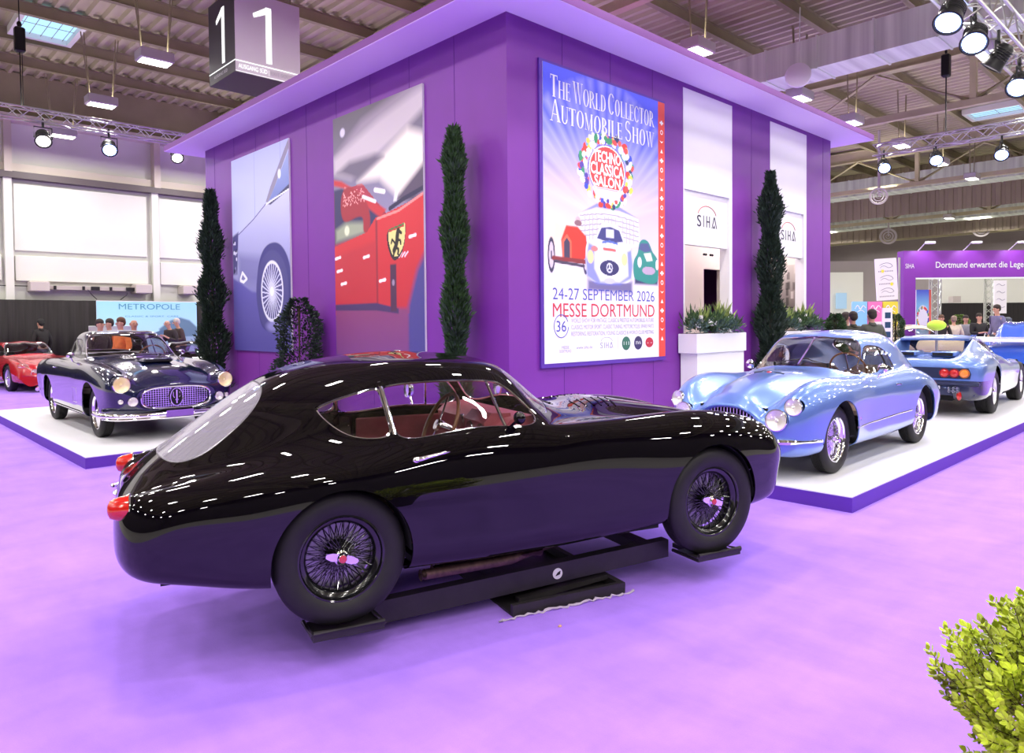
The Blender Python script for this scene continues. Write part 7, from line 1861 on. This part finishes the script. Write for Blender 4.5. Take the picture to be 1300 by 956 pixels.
# ------------------------------------------------------------ far right booth and furniture
def at(px, py, d):
    r = _f+_r2*((px-650)/915)+_u2*((433.5-py)/915); return Vector((0, 0, 1.62))+r*d
# fascia booth, turned a little towards the camera
p0 = at(1147, 400, 25.0); ang = radians(-42.6); 
bo = thing('purple_booth', 'purple booth gateway with white writing along its fascia at the far right', 'booth', (p0.x, p0.y, 0), rz=ang)
b = MB(); b.box(0, .42, 0, .40, 0, 3.98); b.box(.42, 9, 0, .40, 3.05, 3.98); b.box(8.6, 9, 0, .4, 0, 3.05); b.build('booth_frame', M_purple, bo, smooth=False)
b = MB(); b.box(.42, 8.6, .01, .39, 3.02, 3.05); b.build('white_soffit', emat('white_light_strip', (1, 1, 1), .9), bo, smooth=False)
b = MB(); M = MXZ(1.12, -.004, 3.39); add_text(b, 'Dortmund erwartet die Legenden', M, w=3.6, h=.21, bold=.01); add_text(b, 'SIHA', MXZ(.06, -.004, 3.38), w=.31, h=.16); b.build('fascia_lettering', emat('white_lettering', (1, 1, 1), .9), bo, smooth=False)
for k in range(5):
    b = MB(); x = .6+1.6*k; b.tube([(x, .2, 3.98), (x, -.3, 4.25), (x, -.55, 4.22)], .02, 6); b.box(x-.14, x+.14, -.62, -.45, 4.16, 4.24, bev=.01); b.build('arm_light', M_white, bo)
    spot_light('fascia_spot', tuple(Matrix.Rotation(ang, 4, 'Z') @ Vector((x, -.55, 4.12))+Vector((p0.x, p0.y, 0))), tuple(Matrix.Rotation(ang, 4, 'Z') @ Vector((x, 0, 3.4))+Vector((p0.x, p0.y, 0))), 30, (.9, .8, 1), 110, .05)
def boxthing(name, label, cat, px, py0, py1, px1, d, m, depth=.05, tilt=0, yaw=None, z0=None):
    a, c = at(px, py1, d), at(px1, py1, d); top = at(px, py0, d); w = (c-a).length; zb = a.z if z0 is None else z0; h = top.z-zb
    t = thing(name, label, cat, (a.x, a.y, zb), rot=(0, tilt, ang if yaw is None else yaw)); b = MB(); b.box(0, w, 0, depth, 0, h); b.build('panel', m, t, smooth=False); return t, w, h
# small show poster on the booth's inner side
c = Canvas(.55, 2.6, 40, 90); c.vgrad([(0, 0xF4F0F8), (.3, 0xF0E8F4), (.5, 0x58C0D0), (.8, 0x88C8F0), (1, 0x5C70E0)]); c.ell(.45, .62, .42, .17, 0xF0F0FA, .1)
for k in range(60): a = random.uniform(0, 6.28); c.ell(.45+.38*cos(a), .62+.14*sin(a), .05, .02, random.choice([0xE04040, 0x3050C0, 0x40A060, 0xFFFFFF, 0xE0C040]), .2)
c.poly([(.85, 0), (1, 0), (1, 1), (.85, 1)], 0xE86858)
t, w, h = boxthing('show_poster', 'small copy of the show poster standing just right of the booth pillar', 'poster', 1163, 368, 424, 1182, 26, M_white, .05, z0=0)
c.w, c.h = w, h; c.build('picture_print', M_print, t, MXZ(0, -.003, 0))
# tilted white banner with grey writing and yellow stars
t, w, h = boxthing('hanging_banner', 'tilted white banner with grey writing and yellow stars left of the booth pillar', 'banner', 1114, 329, 382, 1141, 23.6, M_white, .06, tilt=radians(-3.5))
b = MB()
for k in range(3):
    z = h*(.86-.30*k); add_text(b, 'Welcome', MXZ(w*.15, -.004, z-.12), w=w*.6, h=.10); add_text(b, 'SERVICE', MXZ(w*.12, -.004, z-.32), w=w*.7, h=.06)
b = b if False else MB()
for k in range(3):
    z = h*(.84-.30*k)
    P = curve_pts([(w*.18, z), (w*.35, z+.05), (w*.55, z+.07), (w*.75, z+.01), (w*.8, z-.05)], 14); b.tube([(x, -.006, z_) for x, z_ in P], .010, 5)
    P = curve_pts([(w*.2, z-.08), (w*.4, z-.02), (w*.6, z-.09), (w*.8, z-.05)], 14); b.tube([(x, -.006, z_) for x, z_ in P], .008, 5)
    for q in range(9): b.box(w*(.12+.08*q), w*(.12+.08*q)+.03, -.006, 0, z-.22, z-.18)
b.build('banner_writing', mat('grey_banner_ink', (.30, .28, .38), .6), t, smooth=False)
for k, (x, z) in enumerate(((.32, .70), (.72, .38))):
    b = MB(); b.prism([(w*x+.07*cos(a)*(1 if i % 2 else .5), h*z+.07*sin(a)*(1 if i % 2 else .5)) for i, a in enumerate(np.linspace(0, 2*pi, 17)[:-1])], -.008, 0, 'y'); b.build('yellow_star', mat('yellow_ink', (.85, .75, .05), .6), t, smooth=False)
q = at(1141.5, 380, 23.6)
b = MB(); b.cyl((q.x, q.y, 0), (q.x, q.y, at(1141.5, 327, 23.6).z), .035); tag(b.build('banner_pole', M_alu), 'upright pole right of the tilted white banner', 'pole')
for px, px1, col, nm in ((1082.5, 1101, (.25, .55, .85), 'light blue'), (1102, 1120, (.85, .18, .45), 'pink'), (1121, 1140, (.72, .62, .05), 'yellow-green')):
    t, w, h = boxthing('display_wall', nm+' section of the low display wall behind the visitors', 'display wall', px, 383, 425, px1, 22.2, mat(nm.replace(' ', '_').replace('-', '_')+'_panel', col, .5), .08, z0=0)
    b = MB(); b.tube([(x, -.006, z) for x, z in curve_pts([(w*.15, h-.22), (w*.35, h-.12), (w*.5, h-.24), (w*.7, h-.13), (w*.88, h-.2)], 16)], .014, 5); b.tube([(x, -.006, z) for x, z in curve_pts([(w*.3, h-.32), (w*.6, h-.27), (w*.8, h-.33)], 10)], .010, 5); b.build('panel_script', M_white, t)
    b = MB(); b.box(.02, w-.02, -.004, 0, 0, h-.62 if px > 1101 and px < 1120 else h-1.1); b.build('panel_lower', M_white, t, smooth=False)
t, w, h = boxthing('information_stand', 'white information stand with three dark pictures in front of the yellow wall', 'stand', 1121, 391, 423, 1133, 19.5, M_white, .06, z0=.55)
for k in range(3):
    b = MB(); b.box(w*.2, w*.8, -.006, 0, h-.28-.26*k, h-.12-.26*k); b.build('stand_picture', mat('dark_blue_picture', (.02, .06, .12), .4), t, smooth=False)
b = MB(); b.cyl((w/2, .03, -.55), (w/2, .03, 0), .03); b.box(w/2-.2, w/2+.2, -.15, .2, -.55, -.53); b.build('stand_foot', M_alu, t)
# lattice post inside the booth, pale wall with cabinet boxes and dark lower curtain
q = at(1187, 400, 27.5)
rt = thing('truss_post', 'upright aluminium truss post behind the purple booth', 'truss post', (q.x, q.y, 0))
b = MB()
for sx in (-.15, .15):
    for sy in (-.15, .15): b.cyl((sx, sy, 0), (sx, sy, 4.2), .03)
for k in range(14):
    z = .3*k
    for f in range(4):
        c4 = [(-.15, -.15), (.15, -.15), (.15, .15), (-.15, .15)]; a, c_ = c4[f], c4[(f+1) % 4]; b.cyl((a[0], a[1], z), (c_[0], c_[1], z+.3), .014, n=5)
b.build('post_lattice', M_alu, rt)
q = at(1255, 400, 34.5)
rt2 = copy_tree(rt); rt2.location = (q.x, q.y, 0); rt2['label'] = 'upright aluminium truss post behind the booth, right of the first one'; rt['group'] = rt2['group'] = 'truss posts behind the booth'
def boxstruct(name, px, py0, px1, py1, d, m, z0=None, depth=.3, yaw=ang):
    a, c_ = at(px, py1, d), at(px1, py1, d); top = at(px, py0, d); w = (c_-a).length; zb = a.z if z0 is None else z0
    b = MB(); b.box(0, w, 0, depth, 0, top.z-zb); o = b.build(name, m, None, smooth=False); o.location = (a.x, a.y, zb); o.rotation_euler = (0, 0, yaw); o['kind'] = 'structure'; return o
boxstruct('wall_back_right', 1040, 332, 1420, 420, 44, M_greywall, z0=0)
boxstruct('wall_back_white', 1050, 346, 1096, 420, 43.5, M_whitewall, z0=0)
boxstruct('wall_back_pale', 1196, 352, 1420, 384, 38, M_whitewall, z0=2.35)
boxstruct('wall_back_curtain', 1196, 385, 1420, 424, 38, M_curtain, z0=0)
boxstruct('window_1', 1062, 372, 1075, 392, 43.2, emat('daylit_window', (.45, .65, .85), .9), depth=.1)
t, w, h = boxthing('hanging_banner', 'white banner with grey writing seen through the booth gateway', 'banner', 1262, 356, 398, 1278, 31, M_white, .05)
b = MB()
for k in range(4): b.tube([(x, -.006, z) for x, z in curve_pts([(w*.15, h*(.85-.22*k)), (w*.4, h*(.89-.22*k)), (w*.6, h*(.84-.22*k)), (w*.85, h*(.87-.22*k))], 12)], .012, 5)
b.build('banner_writing', mat('grey_banner_ink', (.30, .28, .38), .6), t)
b = MB(); b.cyl((w/2, .08, -t.location.z), (w/2, .08, h+.05), .03); b.cyl((0, .08, h), (w, .08, h), .02); b.build('banner_pole', M_alu, t)
boxthing('wall_cabinet', 'beige box on the pale wall seen through the booth gateway', 'wall box', 1210, 376, 384, 1220, 37, mat('beige_metal_box', (.52, .47, .44), .55), .4)
# row of shrubs by the display wall
boxwood(*at(1137, 400, 20.5).to_2d(), 1.75, .30, 'bushy green shrub at the yellow display wall', 31, M_green_m)
boxwood(*at(1218, 400, 25.6).to_2d(), 1.75, .42, 'bright green shrub behind the visitors under the fascia', 33, mat('bright_green_foliage', (.12, .20, .03), .5, var=.4, scale=10))
boxwood(*at(1058, 400, 14.7).to_2d(), 1.70, .30, 'reddish green flowering shrub at the pavilion end', 35, mat('reddish_foliage', (.13, .06, .04), .5, var=.6, scale=10))
# high-visibility jacket behind the wedge coupe, built as a lime top on a stand
q = at(1189, 413, 17.7); t = thing('jacket_stand', 'stand with a rounded lime green top behind the light blue wedge coupe', 'stand', (q.x, q.y, 0))
b = MB(); b.sphere((0, 0, q.z), (.21, .21, .13), 18, 12); b.build('lime_top', mat('lime_fabric', (.45, .75, .05), .6), t)
b = MB(); b.cyl((0, 0, 0), (0, 0, q.z-.1), .03); b.lathe([(0, 0), (.2, 0), (.2, .02), (0, .03)], 24); b.build('stand_pole', M_alu, t)
# ------------------------------------------------------------ display beam under the black coupe
bm = thing('display_lift', 'black steel lifting beam and cradle carrying the black coupe', 'car lift', (1.958, 3.696, 0), rz=-.289)
def slant(x0, x1, y0, y1, za0, za1, zb0, zb1):
    V = [(x0, y0, za0), (x1, y0, zb0), (x1, y1, zb0), (x0, y1, za0), (x0, y0, za1), (x1, y0, zb1), (x1, y1, zb1), (x0, y1, za1)]
    return V, [(3, 2, 1, 0), (4, 5, 6, 7), (0, 1, 5, 4), (1, 2, 6, 5), (2, 3, 7, 6), (3, 0, 4, 7)]
for sg in (1, -1):
    b = MB(); b.add(*slant(.16, 2.12, sg*.47-.035, sg*.47+.035, .065, .185, .125, .235)); b.build('side_beam', M_iron, bm, smooth=False)
b = MB(); b.box(.20, .30, -.44, .44, .10, .16); b.box(1.95, 2.05, -.44, .44, .15, .21); b.box(1.0, 1.25, -.44, .44, .09, .15); b.build('cross_member', M_iron, bm, smooth=False)
for cx, z in ((0.02, .155), (2.33, .160)):
    for sg in (1, -1):
        b = MB(); b.box(cx-.17, cx+.17, sg*.62-.11, sg*.62+.11, z-.012, z); b.tube([(cx-.17, sg*.74, z+.03), (cx+.17, sg*.74, z+.03)], .012, 8); b.box(cx-.17, cx+.17, sg*.73, sg*.74, z-.01, z+.03); b.tube([(cx-.17, sg*.50, z), (cx-.17, sg*.74, z+.02)], .012, 6); b.tube([(cx+.17, sg*.50, z), (cx+.17, sg*.74, z+.02)], .012, 6)
        b.box(cx-.05, cx+.05, sg*.35, sg*.53, z-.04, z-.012); b.build('wheel_cradle', M_iron, bm, smooth=False)
b = MB(); b.lathe([(0, -.002), (.026, -.002), (.03, 0)], 20, axis='y', M=Matrix.Translation((1.30, -.508, .155))); b.lathe([(.026, -.004), (.032, -.004), (.032, .0)], 20, axis='y', M=Matrix.Translation((1.30, -.507, .155))); b.build('round_emblem', M_white, bm)
b = MB(); b.prism([(1.285, .143), (1.315, .15), (1.318, .17), (1.30, .162)], -.513, -.510, 'y'); b.build('emblem_arrow', M_blacktrim, bm, smooth=False)
b = MB(); b.box(.95, 1.70, -.62, .30, .004, .018); b.box(.95, 1.70, -.62, -.59, .018, .07); b.box(1.66, 1.70, -.59, .30, .018, .07); b.add(*slant(1.05, 1.66, -.50, -.45, .018, .05, .06, .085)); b.box(1.2, 1.4, -.3, .3, .018, .10); b.build('base_plate', M_iron, bm, smooth=False)
b = MB(); rr = random.Random(3)
P = [(.85+.9*i/40, -.645+rr.uniform(-.012, .012), .008+rr.uniform(0, .012)) for i in range(41)]; b.tube(P, [rr.uniform(.003, .010) for _ in P], 6); b.build('tape_edge', mat('crumpled_pale_tape', (.45, .38, .50), .6), bm)
b = MB(); b.sphere((0, 0, 0), (.012, .009, .008), 8, 6); o = b.build('crumb', mat('beige_crumb', (.6, .35, .25), .8)); o.location = (2.785, 2.569, .008); tag(o, 'small beige crumb on the purple carpet in front of the black coupe', 'crumb')
